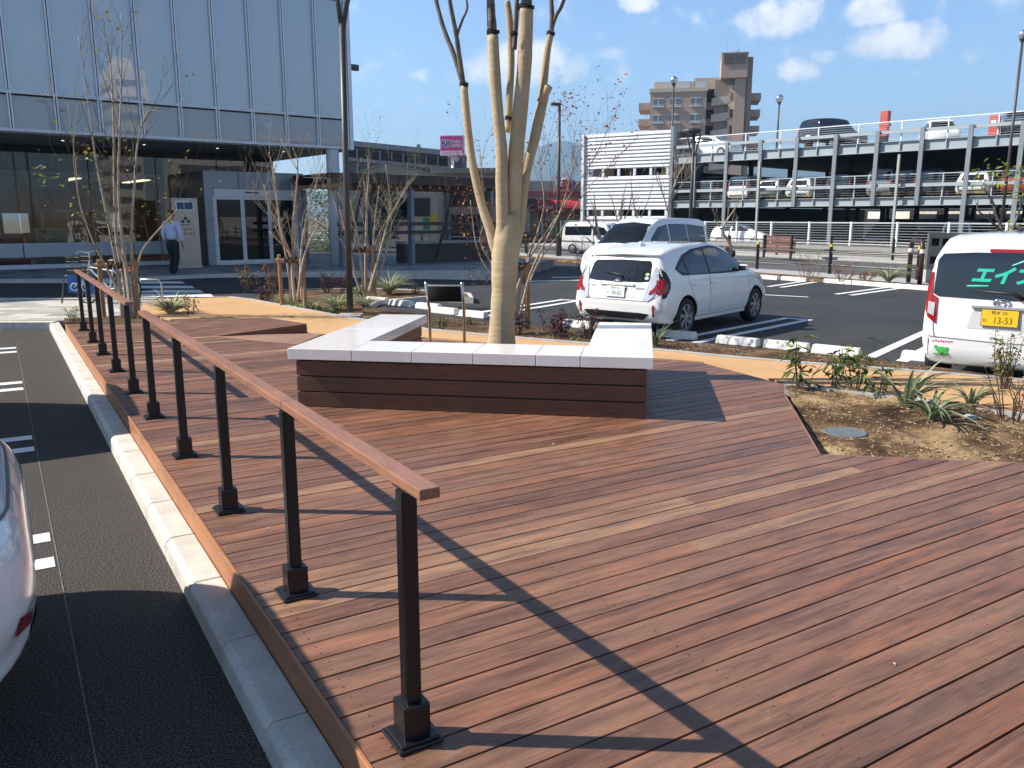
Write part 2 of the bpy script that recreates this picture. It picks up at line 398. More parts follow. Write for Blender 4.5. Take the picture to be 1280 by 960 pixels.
for a0,e0,rw,rh,dn in CL:
    x=mth('DIVIDE',mth('SUBTRACT',az2,a0),rw); y=mth('DIVIDE',mth('SUBTRACT',el2,e0),rh)
    q=mth('SUBTRACT',1.0,mth('ADD',mth('MULTIPLY',x,x),mth('MULTIPLY',y,y)))
    q=mth('MULTIPLY',mth('MAXIMUM',q,-1.0),dn)
    acc=q if acc is None else mth('MAXIMUM',acc,q)
den=mth('ADD',acc,mth('MULTIPLY',mth('SUBTRACT',n1.outputs[0],.53),2.3))
den=mth('ADD',den,mth('MULTIPLY',mth('SUBTRACT',n3.outputs[0],.5),.7))
cr=nd(t,'ShaderNodeMapRange',interpolation_type='SMOOTHSTEP'); cr.inputs['From Min'].default_value=-.12; cr.inputs['From Max'].default_value=.95
lk(t,den,cr.inputs['Value'])
ccol=ramp(t,[(.30,(7.4,7.8,8.6)),(.62,(10.6,10.6,10.6))]); lk(t,n1.outputs[0],ccol.inputs[0])
tint=nd(t,'ShaderNodeMix',data_type='RGBA',blend_type='MULTIPLY'); tint.inputs[0].default_value=1; tint.inputs[7].default_value=(.90,1.0,1.17,1); lk(t,sky.outputs[0],tint.inputs[6])
zr_=nd(t,'ShaderNodeMapRange',interpolation_type='SMOOTHSTEP'); zr_.inputs['From Min'].default_value=.15; zr_.inputs['From Max'].default_value=.95; zr_.inputs['To Min'].default_value=1.38; zr_.inputs['To Max'].default_value=.45; lk(t,el,zr_.inputs['Value'])
zen=nd(t,'ShaderNodeVectorMath',operation='SCALE'); lk(t,tint.outputs[2],zen.inputs[0]); lk(t,zr_.outputs[0],zen.inputs['Scale'])
mx=nd(t,'ShaderNodeMix',data_type='RGBA'); lk(t,mth('MULTIPLY',cr.outputs[0],.93),mx.inputs[0]); lk(t,zen.outputs[0],mx.inputs[6]); lk(t,ccol.outputs[0],mx.inputs[7])
lk(t,mx.outputs[2],bg.inputs[0])

sl=bpy.data.lights.new('sun','SUN'); sl.energy=5.0; sl.angle=radians(.5); sl.color=(1,.93,.83)
so=bpy.data.objects.new('sun',sl); COL.objects.link(so)
ts=Vector((sin(SUN_AZ)*cos(SUN_EL),cos(SUN_AZ)*cos(SUN_EL),sin(SUN_EL)))
so.rotation_euler=(-ts).to_track_quat('-Z','Y').to_euler(); so.location=(-20,0,30)

cam=bpy.data.cameras.new('camera'); co=bpy.data.objects.new('camera',cam); COL.objects.link(co)
co.location=(0,0,CZ); co.rotation_euler=(radians(90)-PITCH,0,0)
cam.sensor_width=36; cam.lens=36*FPX/1280; cam.clip_start=.05; cam.clip_end=20000
scene.camera=co
scene.view_settings.view_transform='Standard'; scene.view_settings.look='None'; scene.view_settings.exposure=.84; scene.view_settings.gamma=1
scene.view_settings.use_curve_mapping=False
scene.render.engine='CYCLES'; scene.render.filter_size=1.15
cy=scene.cycles
cy.max_bounces=7; cy.diffuse_bounces=3; cy.glossy_bounces=3; cy.transparent_max_bounces=12; cy.transmission_bounces=3; cy.volume_bounces=0
cy.use_denoising=True; cy.caustics_reflective=False; cy.caustics_refractive=False
cy.use_adaptive_sampling=True; cy.adaptive_threshold=.006
# ------------------------------------------------------------------ ground sheets
def grid_sheet(name, poly_fn, nu, nv, zf, mat):
    mb=MB(); vs=[]; 
    for j in range(nv+1):
        for i in range(nu+1):
            p=poly_fn(i/nu,j/nv); vs.append((p[0],p[1],zf(p[0],p[1])))
    fs=[(j*(nu+1)+i,j*(nu+1)+i+1,(j+1)*(nu+1)+i+1,(j+1)*(nu+1)+i) for j in range(nv) for i in range(nu)]
    mb.add(vs,fs); return mb.build(name,mat)
S=4200
struct(MB().sheet([(-S,-S),(S,-S),(S,S),(-S,S)],0.0).build('ground',GROUND))
def rect_pd(p0,p1,d0,d1):
    return lambda a,b: PV*(p0+(p1-p0)*a)+DV*(d0+(d1-d0)*b)
struct(grid_sheet('parking_lot',rect_pd(3.2,19.45,-22,60),40,160,lambda x,y:zA(x),ASPH_R))
struct(grid_sheet('driveway',rect_pd(-24,3.2,15.2,60),110,160,lambda x,y:zA(x),ASPH_R))
struct(MB().sheet([dp(p,d) for p,d in ((-14,-9),(.60,-9),(.60,14.62),(-14,14.62))],.2).build('parking_lot',ASPH_L))
# main road beyond the lot with its pavements
struct(MB().prism([dp(p,d) for p,d in ((19.45,-30),(20.5,-30),(20.5,90),(19.45,90))],0,.16).build('verge',SOILB))
struct(MB().prism([dp(p,d) for p,d in ((20.5,-30),(22.3,-30),(22.3,90),(20.5,90))],0,.15).build('pavement',CONC))
struct(MB().sheet([dp(p,d) for p,d in ((22.3,-40),(31,-40),(31,110),(22.3,110))],.06).build('road',ROADM))
struct(MB().prism([dp(p,d) for p,d in ((31,-40),(33,-40),(33,110),(31,110))],0,.15).build('pavement',CONC))
mb=MB()
for p,dash in ((22.7,0),(26.6,1),(30.6,0)):
    d=-38
    while d<100:
        L=5 if dash else 46
        mb.sheet([dp(a,b) for a,b in ((p-.07,d),(p+.07,d),(p+.07,d+L),(p-.07,d+L))],.066); d+=L+(5 if dash else 0)
struct(mb.build('road_marking',PAINT))
# kerbs: row of precast blocks along the left lot, one object (a paved edge)
mb=MB(); d=-6.0
while d<14.55:
    z=.30
    mb.add([dp(.555,d+.004,.15),dp(.701,d+.004,.15),dp(.701,d+.004,z),dp(.59,d+.004,z),dp(.565,d+.004,z-.022),
            dp(.555,d+.596,.15),dp(.701,d+.596,.15),dp(.701,d+.596,z),dp(.59,d+.596,z),dp(.565,d+.596,z-.022)],
           [(0,1,2,3,4),(9,8,7,6,5),(1,0,5,6),(2,1,6,7),(3,2,7,8),(4,3,8,9),(0,4,9,5)])
    d+=.6
struct(mb.build('kerb',KERB,bevel=.006))
mb=MB()
for k in range(30):
    x1=-6.93-.6*k; mb.box2((x1-.594,12.43,.12),(x1,12.60,.315))
struct(mb.build('kerb',KERB,bevel=.008))
# pale checker pavement behind the left lot
struct(MB().prism([(-26,12.61),(-6.75,12.61),(-6.3,13.3),(-6.2,14.47),(-6.78,15.85),(-26,15.85)],.0,.318).build('pavement',PAV_L))
mb=MB()
for k in range(33): mb.box2((-6.82-.6*k-.594,15.86,.12),(-6.82-.6*k,16.0,.345))
struct(mb.build('kerb',KERB,bevel=.008))
# forecourt along the glass building
ff=[at(u,v,.39) for u,v in ((-60,350),(0,349),(125,348.5),(240,343.5),(330,340.5),(420,339),(600,338),(640,338))]
struct(MB().prism([(-34,20)]+[(q.x,q.y) for q in ff]+[(1.5,30),(-6,34),(-34,34)],.05,.39).build('forecourt',PAV_F))
mb=MB()
for a,b in zip(ff,ff[1:]):
    dv=Vector((b.x-a.x,b.y-a.y,0)).normalized(); nn=Vector((dv.y,-dv.x,0))*.09
    mb.prism([(a.x,a.y),(b.x,b.y),(b.x+nn.x,b.y+nn.y),(a.x+nn.x,a.y+nn.y)],.1,.394)
struct(mb.build('kerb',KERB))
# tan resin path (one sheet of varying outline) and its pale edging
PZ=.375
near=[(178,391),(213,399),(250,397.5),(290,396.2),(337,401),(384,411),(384,417),(532,421.5),(641,431),(735,439),(820,447.5),(880,452),(980,478),(1130,495),(1280,516),(1420,538)]
far=[(1420,494),(1280,476.5),(1130,464),(980,453),(880,444),(820,438),(735,430.5),(641,422.5),(532,412.5),(500,406),(450,400),(400,391.5),(350,382),(310,374.5),(285,371.5),(262,372),(200,373.5),(178,380)]
nearW=[at(u,v,PZ) for u,v in near]; farW=[at(u,v,PZ) for u,v in far]
struct(MB().prism([(q.x,q.y) for q in nearW+farW],.0,PZ).build('path',PATHM))
def strip(pts, w, z0, z1, mb, side=1):
    pts=[Vector((p.x,p.y,0)) for p in pts]
    off=[]
    for i,p in enumerate(pts):
        t=(pts[min(i+1,len(pts)-1)]-pts[max(i-1,0)]).normalized(); off.append(p+Vector((-t.y,t.x,0))*w*side)
    for i in range(len(pts)-1):
        mb.prism([(pts[i].x,pts[i].y),(pts[i+1].x,pts[i+1].y),(off[i+1].x,off[i+1].y),(off[i].x,off[i].y)],z0,z1)
mb=MB(); strip(farW[:16],.09,.05,PZ+.012,mb,-1)
strip([at(u,v,PZ) for u,v in ((980,478.5),(1130,495.5),(1280,516.5),(1420,538.5))],.08,.05,PZ+.004,mb,-1)
struct(mb.build('kerb',CONC))
# lot edge kerb
lot_edge=[(455,384.5),(537,397),(612,406),(690,413),(760,420),(840,429),(920,436),(1000,443.5),(1075,451),(1180,464),(1280,478),(1420,498)]
LE=[at(u,v,.24) for u,v in lot_edge]
mb=MB(); strip(LE,.15,.0,.24,mb,1)
struct(mb.build('kerb',KERB))
# thin planting strip between path and lot
fr=[q for q in farW if True][:11]
poly=[(q.x,q.y) for q in fr]+[(q.x,q.y) for q in LE]
struct(MB().prism(poly,0,.275).build('planting_bed',SOILD))
# left planting bed round the saplings
bedL=[(277,372.3),(300,366.5),(330,364.3),(400,362.5),(470,362),(545,365),(583,368),(588,373),(535,371.5),(470,377),(455,384),(474,393),(500,405.5),(450,399.5),(400,391),(350,381.5),(310,374)]
BW=[at(u,v,.22) for u,v in bedL]
struct(MB().prism([(q.x,q.y) for q in BW],0,.235).build('planting_bed',SOILD))
mb=MB(); strip([at(u,v,.22) for u,v in bedL[:10]+[(455,384)]],.10,0,.25,mb,1)
struct(mb.build('kerb',KERB))
# soil round the first sapling beside the deck end
struct(MB().prism([(q.x,q.y) for q in [at(u,v,.36) for u,v in ((80,401.5),(200,403),(230,398),(252,394),(240,388),(205,385),(196,389),(150,394.5),(80,396))]],0,.345).build('planting_bed',SOILD))
# right planter: undulating mulch
c00=Vector((1.89,4.93,0)); c01=Vector((2.44,7.42,0)); c10=Vector((5.6,4.33,0)); c11=Vector((5.6,5.3,0))
edge=[at(u,v,PZ) for u,v in ((980,478.5),(1130,495.5),(1280,516.5),(1420,538.5))]
def bed_fn(a,b):
    lo=c00.lerp(Vector((4.9,4.44,0)),a)
    s=a*3; i=min(2,int(s)); hi=edge[i].lerp(edge[i+1],s-i)
    return lo.lerp(hi,b)
def bed_z(x,y):
    k=min(1.0,((x-MHP.x)**2+(y-MHP.y)**2)**.5/.34); k=k*k*(3-2*k)
    return (bed_z0(x,y)*k+(.325)*(1-k)) if k<1 else bed_z0(x,y)
MHP=at(1056,541,.325)
def bed_z0(x,y):
    return .285+.09*min(1.0,max(0.0,(y-4.9)/1.7))+.035*mnoise.noise((x*2.1,y*2.1,0))+.022*mnoise.noise((x*6,y*6,3))+.010*mnoise.noise((x*17,y*17,5))
o=grid_sheet('planting_bed',bed_fn,110,90,bed_z,SOILB); struct(o)
for p in o.data.polygons: p.use_smooth=True
# painted markings on the lots
mb=MB()
def stripe(a,b,w):
    a=Vector((a[0],a[1],0)); b=Vector((b[0],b[1],0)); dv=(b-a).normalized(); n=Vector((-dv.y,dv.x,0))*w/2
    mb.sheet([(q.x,q.y) for q in (a-n,b-n,b+n,a+n)],lambda x,y:zA(x)+.006)
def ustripe(u1,u2,gap=.40,w=.14):
    """hairpin bay marking: two parallel stripes closed at the far end"""
    a=ata(*u1); b=ata(*u2); dv=Vector((b.x-a.x,b.y-a.y,0)).normalized(); n=Vector((-dv.y,dv.x,0))
    stripe(a,b,w); stripe(a-n*gap,b-n*gap,w); c=b-dv*w/2
    stripe(c-n*(w/2),c-n*(gap-w/2),w)
ustripe((822,428.5),(985,397.5)); ustripe((572,395),(705,374.5)); ustripe((1085,448),(1168,410))
ustripe((960,358.5),(1018,349.8),.35); ustripe((1045,368),(1115,358.5),.35)
stripe(ata(952,368.5),ata(1010,371.5),.13); stripe(ata(660,352),ata(735,350),.3); stripe(ata(690,347),ata(736,346.5),.25)
stripe(ata(1400,470),ata(1460,440),.14); stripe(ata(450,372),ata(520,381),.1)
struct(mb.build('road_marking',PAINT))
mb=MB()
for dc in (2.05,4.62,7.0,9.55,12.25):
    for s in (-.19,.19):
        mb.sheet([dp(p,d) for p,d in ((-5.2,dc+s-.07),(.085,dc+s-.07),(.085,dc+s+.07),(-5.2,dc+s+.07))],.204)
mb.sheet([dp(p,d) for p,d in ((.097,-4),(.102,-4),(.102,13),(.097,13))],.2035,1)
struct(mb.build('road_marking',[PAINT,M('worn chalk line',(.16,.155,.15),.8,0,.5,30)]))
mb=MB()
for (v,u0,u1,h) in ((347.3,118,208,1.3),(353.6,118,229,1.5),(359.4,116,241,1.6),(364.8,114,252,1.8),(369.9,112,265,2.0)):
    q=[ata(u0,v+h),ata(u1+3,v+h),ata(u1-2,v-h),ata(u0,v-h)]
    mb.sheet([(p.x,p.y) for p in q],lambda x,y:zA(x)+.012)
struct(mb.build('crosswalk',PAINT))
# ------------------------------------------------------------------ the timber deck
DZ=.41
def clip_half(poly, n, c):           # keep points with n.x<=c
    out=[]
    for i in range(len(poly)):
        a=poly[i]; b=poly[(i+1)%len(poly)]; da=a[0]*n[0]+a[1]*n[1]-c; db=b[0]*n[0]+b[1]*n[1]-c
        if da<=0: out.append(a)
        if (da<0<db) or (db<0<da):
            t=da/(da-db); out.append((a[0]+(b[0]-a[0])*t,a[1]+(b[1]-a[1])*t))
    return out
def pd(u,v): return todp(at(u,v,DZ))
deck_poly=[(.72,-3.0),(.72,12.98)]+[pd(u,v) for u,v in ((200,403),(213,400.5),(250,399),(290,397.5),(337,402.5),(384,413),(384,418.5),(532,423.5),(641,433),(735,441),(820,449.5),(880,454),(980,480.5))]+[pd(980,492),pd(1024,568),pd(1280,579),pd(1500,589),(7.6,-3.0)]
deck=thing('wooden_deck','large reddish brown hardwood deck under the bench and railings','deck',(0,0,0),TH)
mb=MB(); RB=random.Random(11); W=.119; k=-26
while k*W<13.1:
    d0=k*W+.0; row=clip_half(clip_half(deck_poly,(0,-1),-(d0+.004)),(0,1),d0+W-.0045); k+=1
    if len(row)<3: continue
    pmin=min(q[0] for q in row); pmax=max(q[0] for q in row)
    cuts=[pmin]; x=pmin+RB.uniform(1.2,6.5)
    while x<pmax-.4: cuts.append(x); x+=RB.uniform(4.2,7.0)
    cuts.append(pmax)
    for a,b in zip(cuts,cuts[1:]):
        piece=clip_half(clip_half(row,(-1,0),-(a+.001)),(1,0),b-.001)
        q=[]
        for pt in piece:
            if not q or (abs(pt[0]-q[-1][0])+abs(pt[1]-q[-1][1]))>1e-4: q.append(pt)
        if len(q)>2 and abs(q[0][0]-q[-1][0])+abs(q[0][1]-q[-1][1])<1e-4: q.pop()
        if len(q)<3: continue
        g=RB.random(); g=min(1,max(.01,.5+.17*RB.gauss(0,1)));  g=RB.choice((.90,.95,.86)) if RB.random()<.07 else g
        mb.prism(q,DZ-.026,DZ+RB.uniform(-.0012,.0012),0,g)
mb.build('decking',DECK,deck)
inn=[(q[0],q[1]) for q in deck_poly]
cx=sum(q[0] for q in inn)/len(inn); cyy=sum(q[1] for q in inn)/len(inn)
MB().prism(inn,.0,DZ-.032).build('substructure',BLACKP,deck)
mb=MB()
for k in range(4,62):
    for s in (.033,.086):
        for p in (.795,1.86,2.93):
            mb.lathe([(.0032,0),(.0028,.0010),(.001,.0010)],(p+RB.uniform(-.008,.008),k*W+s,DZ+.0008),7)
o=mb.build('screws',M('dark screw heads',(.10,.075,.065),.45,.5),deck); o['kind']='stuff'
mb=MB(); d=-3.0
for L in (3.6,3.6,3.6,3.6,1.58):
    mb.box2((.704,d+.001,.10),(.7185,min(d+L,12.98)-.001,DZ+.004)); d+=L
mb.build('fascia',FASCIA,deck,bevel=.003)
mb=MB(); q=[pd(980,492),pd(1024,568),pd(1280,579),pd(1500,589)]
for a,b in zip(q,q[1:]): mb.bar((a[0],a[1],.32),(b[0],b[1],.32),.022,.178)
mb.build('edge_board',RAILW,deck)
# low ramp whose triangular flank shows dark
rp=[pd(272,420.5),pd(384,416.5)]; rb=[pd(340,402.2),pd(290,397.2),pd(216,399.6)]
ramp_=thing('deck_ramp','low wedge shaped timber ramp with a dark triangular flank at the deck end','ramp',(0,0,0),TH)
A=(rp[0][0],rp[0][1],DZ+.005); B=(rp[1][0],rp[1][1],DZ+.122); C1=(rb[0][0]-.05,rb[0][1]+.02,DZ+.06); D1=(rb[2][0],rb[2][1],DZ+.006); E1=(rb[1][0],rb[1][1],DZ+.012)
mb=MB()
n=9
for i in range(n):           # boards of the sloping top
    f0=i/n+.004; f1=(i+1)/n-.004
    a0=Vector(A).lerp(Vector(D1),f0); a1=Vector(A).lerp(Vector(D1),f1); b0=Vector(B).lerp(Vector(C1),f0); b1=Vector(B).lerp(Vector(C1),f1)
    mb.add([a0,b0,b1,a1,a0-Vector((0,0,.02)),b0-Vector((0,0,.02)),b1-Vector((0,0,.02)),a1-Vector((0,0,.02))],[(0,1,2,3),(7,6,5,4),(4,5,1,0),(5,6,2,1),(6,7,3,2),(7,4,0,3)],0,RB.uniform(.25,.6))
mb.build('sloping_boards',DECK,ramp_)
zb=Vector((0,0,DZ+.002)); 
def fl(q): return Vector((q[0],q[1],DZ+.001))
s=Vector((0,0,.024))
MB().add([fl(A),fl(B),Vector(B)-s,Vector(A)-Vector((0,0,.003)),fl(C1),Vector(C1)-s],[(0,1,2,3),(1,4,5,2)]).build('flank_board',BENCHW,ramp_)
light=[pd(268,421.5),pd(330,418.6),pd(393,417.2),pd(404,418.0),pd(372,431),pd(340,428.5)]
MB().prism(light,DZ+.0022,DZ+.006).build('threshold_board',m_wood('pale threshold timber',(.27,.15,.10),(.36,.21,.145),(2,30,30),3),ramp_)  # flat piece in a paler timber than the deck boards

# ------------------------------------------------------------------ railings
def railing(name_label, posts, r0, r1, joints):
    t=thing('railing',name_label,'railing',tuple(dp(.866,posts[0],DZ)),TH)
    H=.742
    for d in posts:
        y=d-posts[0]
        mb=MB(); mb.box((0,y,.37),(.046,.046,.738))
        mb.build('post',BLACKM,t,bevel=.005)
        mb=MB(); mb.box((0,y,.066),(.080,.080,.105)); mb.prism([(-.068,y-.068),(.068,y-.068),(.068,y+.068),(-.068,y+.068)],.001,.012)
        z=[(.080,.012),(.066,.017)]
        mb.box((0,y,.015),(.118,.118,.010))
        b=mb.build('base_plate',BLACKM,t,bevel=.004)
        mb=MB(); mb.box((0,y,H+.0045),(.036,.10,.011)); mb.build('bracket',BLACKM,t)
    cuts=[r0]+joints+[r1]
    for a,b in zip(cuts,cuts[1:]):
        mb=MB(); mb.box2((-.029,a-posts[0]+.001,H+.011),(.029,b-posts[0]-.001,H+.041))
        mb.build('handrail',RAILW,t,bevel=.004)
    return t
railing('near timber topped railing on black posts along the deck edge',[1.95,3.03,4.14,5.28,6.46],1.80,6.60,[3.0,5.30])
railing('far timber topped railing on black posts ending by the pale pavement',[7.50,8.67,9.85,10.90,12.12],7.32,12.32,[8.6])

# ------------------------------------------------------------------ white topped bench
BA=Vector((.988,-.155,0)).normalized(); BBv=Vector((-BA.y,BA.x,0)); BZ=.875; bl=at(359,435.5,BZ)
bth=atan2(BA.y,BA.x)
bench=thing('bench','U shaped bench with white slab seat on dark timber base around the wrapped tree','bench',(bl.x,bl.y,DZ),bth)
br=at(817,447.3,BZ); LB=(br-bl).length; h=BZ-DZ; t=.085; D=.49
# slabs (local x along the front, y to the back)
segs=[(0,.665),(.665,1.195),(1.195,1.72),(1.72,2.22),(2.22,LB)]
def slab(poly):
    mb=MB(); mb.prism(poly,h-t,h); mb.build('seat_slab',WHITE_SLAB,bench,bevel=.004)
e=.0022
fx=[.515,.995,1.475,1.955,LB-.50]
slab([(0,0),(fx[0]-e,0),(fx[0]-e,D-.0),(0.49,D),(.49,1.2-e),(0,1.2-e)])
slab([(0,1.2+e),(.49,1.2+e),(.49,2.34),(0,2.34)])
xs=[.515,.985,1.455,1.925,LB-.525]
for a,b in zip(xs,xs[1:]): slab([(a+e,0),(b-e,0),(b-e,D),(a+e,D)])
slab([(LB-.525+e,0),(LB,0),(LB,1.0-e),(LB-.50,1.0-e),(LB-.50,D),(LB-.525+e,D)])
slab([(LB-.50,1.0+e),(LB,1.0+e),(LB,2.02),(LB-.50,2.02)])
i=.045; nb=3; hb=(h-t-.012)/nb
for k in range(nb):
    z0=k*hb+.004; z1=(k+1)*hb-.005
    mb=MB()
    mb.box2((i,i,z0),(LB-i,i+.02,z1)); mb.box2((i,i+.022,z0),(i+.02,2.30,z1)); mb.box2((LB-i-.02,i+.022,z0),(LB-i,1.98,z1))
    mb.box2((.44,D-i,z0),(LB-.46,D-i+.02,z1)); mb.box2((.425,D-i,z0),(.44,2.30,z1)); mb.box2((LB-.46,D-i,z0),(LB-.445,1.98,z1))
    mb.box2((i,2.30,z0),(.44,2.315,z1)); mb.box2((LB-.46,1.98,z0),(LB-i,1.995,z1))
    mb.build('cladding_board',BENCHW,bench,bevel=.003)
mb=MB(); j=i+.025
mb.box2((j,j,0),(LB-j,D-j,h-t-.002)); mb.box2((j,D-j+.001,0),(.42,2.28,h-t-.002)); mb.box2((LB-.44,D-j+.001,0),(LB-j,1.97,h-t-.002)); mb.build('frame',BLACKP,bench)
# soil square inside the U, where the tree stands
mb=MB(); mb.prism([(.46,.47),(LB-.47,.47),(LB-.47,1.5),(.46,1.5)],.001,.03)
o=mb.build('planting_bed',SOILD,loc=(bl.x,bl.y,DZ),rz=bth); struct(o)

# ------------------------------------------------------------------ small information sign
sg=aty(559,428,8.75); sgn=thing('information_sign','small black information panel on two stainless legs behind the bench','sign',(sg.x,sg.y,DZ-.03),radians(-6))
for s in (-1,1):
    mb=MB(); mb.tube([(s*.185,0,0),(s*.185,0,.52),(s*.188,-.04,.60),(s*.19,-.13,.80)],[.016]*4,12); mb.lathe([(.0,.8),(.02,.8),(.02,.805),(.014,.825),(0,.828)],(s*.19,-.132,0),12)
    mb.build('leg',STEEL,sgn,smooth=True)
MB().bar((-.19,-.128,.79),(.19,-.128,.79),.016,.016).build('crossbar',STEEL,sgn)
n=Vector((0,.92,.39)); MB().add([(-.172,-.055,.62),(.172,-.055,.62),(.172,-.122,.785),(-.172,-.122,.785),(-.172,-.066,.615),(.172,-.066,.615),(.172,-.133,.78),(-.172,-.133,.78)],[(0,1,2,3),(7,6,5,4),(4,5,1,0),(5,6,2,1),(6,7,3,2),(7,4,0,3)]).build('panel',BLACKM,sgn)

mb=MB(); rl_=random.Random(17)
for i in range(46):
    p=dp(rl_.uniform(.9,5),rl_.uniform(1.2,11)); 
    if todp(p)[1]>4.3 and p.x>-1.9 and p.y>5.5: continue
    a=rl_.uniform(0,2*pi); l=rl_.uniform(.008,.028)
    mb.leaf(Vector((p.x,p.y,DZ+.004)),Vector((cos(a),sin(a),.12)),Vector((rl_.uniform(-.3,.3),0,1)),l,l*.5,0,rl_.uniform(.02,1))
tag(mb.build('leaf_litter',leafmat('dry leaf litter',[(0,(.14,.08,.04)),(.5,(.34,.24,.13)),(1,(.55,.47,.34))],0)),'dry leaf crumbs and grit scattered over the deck boards','litter',kind='stuff')
# ------------------------------------------------------------------ the big wrapped tree
TY=7.62
def tp(u,v,dy=0.0): return aty(u,v,TY+dy)
K=TY/FPX*1.0
tree=thing('wrapped_tree','big leafless tree with burlap wrapped trunk and limbs rising behind the bench','tree',tuple(at(627,432,.4).xy*0+Vector((tp(627,440).x,TY)))+(DZ,))
def sm(pts, n=5):
    """Catmull-Rom through (vector, radius)"""
    out=[]
    for i in range(len(pts)-1):
        p=[pts[max(0,min(len(pts)-1,i+k))] for k in (-1,0,1,2)]
        for j in range(n):
            t=j/n
            f=lambda a,b,c,d: .5*((2*b)+(c-a)*t+(2*a-5*b+4*c-d)*t*t+(3*b-a-3*c+d)*t**3)
            out.append((Vector([f(p[0][0][k],p[1][0][k],p[2][0][k],p[3][0][k]) for k in range(3)]),f(p[0][1],p[1][1],p[2][1],p[3][1])))
    out.append(pts[-1]); return out
def limb(mb, spec, n=14, mi=0, wob=.025):
    q=sm([(tp(u,v,dy),w*K*.5) for u,v,w,dy in spec])
    if wob:   # lumps where turns of the wrap overlap
        q2=[]
        for i,(p,r) in enumerate(q):
            q2.append((p,r*(1+R.uniform(-wob,wob))))
        q=q2
    mb.tube([p for p,r in q],[r for p,r in q],n,mi)
base_v=445
mb=MB()
limb(mb,[(626.5,base_v,38,0),(627,425,35,0),(628,395,31,0),(630,362,31,0),(631,330,33,0),(633,308,35,0),(635,290,32,0),(636,268,25,0)],20)
mb.build('trunk',BURLAP,tree,smooth=True,world=True)
W=lambda spec,n=14: (limb(mbw,spec,n))
mbw=MB()
W([(628,326,16,.0),(619,309,13.5,.0),(612,285,12,.02),(604,262,11,.05),(592,212,10,.1),(585,162,9.5,.14),(580,107,9,.18)])
W([(629,312,17,-.04),(628,270,15,-.05),(627,225,15,-.05),(627,190,14.5,-.06),(623,150,13.5,-.06),(619,100,13.5,-.04),(616,45,13,0)])
W([(637,305,20,.03),(641,262,19,.03),(643,225,19,.02),(645,190,19,0),(650,140,18,-.02),(656,75,17,-.04),(658,8,16.5,-.05)])
W([(635,165,8,.10),(637,120,8.5,.12),(639,75,8.5,.13),(637,25,8,.15),(634,2,7.5,.16)])
W([(643,306,17,.06),(650,278,13,.08),(654,240,12,.1),(660,205,11.5,.12),(668,175,12.5,.14),(675,142,12.5,.16),(681,118,11,.17)])
W([(676,135,10,.16),(680,100,9.5,.18),(684,65,8.5,.2),(689,40,7.5,.22)])
W([(676,128,11,.14),(683,114,10,.11),(686,108,10,.09)])
mbw.build('wrapped_limbs',BURLAP,tree,smooth=True,world=True)
mbw=MB()
Z=lambda spec,n=8: limb(mbw,spec,n,0,.05)
Z([(580,107,7.5,.18),(576,95,7,.18),(566,65,6,.2),(555,37,5.5,.25),(545,0,5,.3),(533,-60,3.5,.4),(528,-130,2,.5)])
Z([(578,98,6.5,.18),(574,70,6,.15),(570,42,5.5,.1),(562,0,5,.05),(556,-50,4,0),(550,-130,2,-.1)])
Z([(571,45,3.6,.1),(578,25,3,.05),(584,10,2.8,0),(583,-10,2.2,0),(590,-60,1.2,.05)])
Z([(616,45,11,0),(614,20,10.5,0),(613,0,10,.02),(608,-60,8,.05),(600,-150,5,.1),(596,-230,2.5,.2)])
Z([(612,-20,5,.02),(622,-80,4,-.1),(630,-160,2,-.2)])
Z([(643,62,6,.1),(645,25,6,.1),(646,0,5.6,.1),(650,-70,4,.2),(660,-150,2,.3)])
Z([(658,8,14,-.05),(658,-60,12,-.05),(664,-130,9,-.1),(668,-220,5,-.1),(672,-300,2,-.1)])
Z([(660,-90,6,-.07),(680,-150,4,-.2),(690,-230,2,-.3)])
Z([(689,42,6.5,.22),(690,20,6,.22),(689,0,5.6,.22),(688,-60,4,.3),(694,-150,2,.4)])
Z([(691,32,5,.22),(695,20,4.6,.2),(705,0,4.2,.15),(718,-50,3,.1),(730,-120,1.6,.1)])
mbw.build('bare_branches',BARK,tree,smooth=True,world=True)
mb=MB()
def tie(u,v,w,dy):
    c=tp(u,v,dy); r=w*K*.5
    for dz in (-.008,.008): mb.tube([c+Vector((cos(a)*r,sin(a)*r,dz+.01*sin(a*2))) for a in [2*pi*i/14 for i in range(15)]],[.007]*15,6)
for a in ((580,106,9.5,.18),(616.5,40,14,0),(658,9,18,-.05),(688.5,42,8.5,.22),(637,148,10,.1),(643,42,7,.1)): tie(*a)
mb.tube([tp(614,40,-.09),tp(616,20,-.1),tp(615,5,-.1),tp(617,30,-.08)],[.006]*4,6)
mb.build('rope_ties',ROPE,tree,smooth=True,world=True)

# ------------------------------------------------------------------ saplings
LEAFY=leafmat('yellow green leaves',[(0,(.10,.16,.02)),(.5,(.30,.32,.04)),(1,(.42,.33,.05))])
LEAFR=leafmat('russet autumn leaves',[(0,(.16,.035,.02)),(.5,(.36,.09,.05)),(1,(.42,.17,.08))])
LEAFG=leafmat('green leaves',[(0,(.04,.08,.015)),(.5,(.09,.15,.03)),(1,(.20,.26,.06))])
LEAFBR=leafmat('bronze leaves',[(0,(.10,.05,.02)),(.5,(.24,.14,.05)),(1,(.34,.24,.09))])
LEAFP=leafmat('purple red leaves',[(0,(.035,.010,.014)),(.5,(.10,.022,.03)),(1,(.20,.05,.055))])
BLADE=leafmat('pale striped blades',[(0,(.13,.17,.07)),(.5,(.34,.37,.22)),(1,(.58,.58,.40))])
BLADEG=leafmat('grey green blades',[(0,(.08,.12,.05)),(.5,(.18,.23,.12)),(1,(.36,.38,.26))])
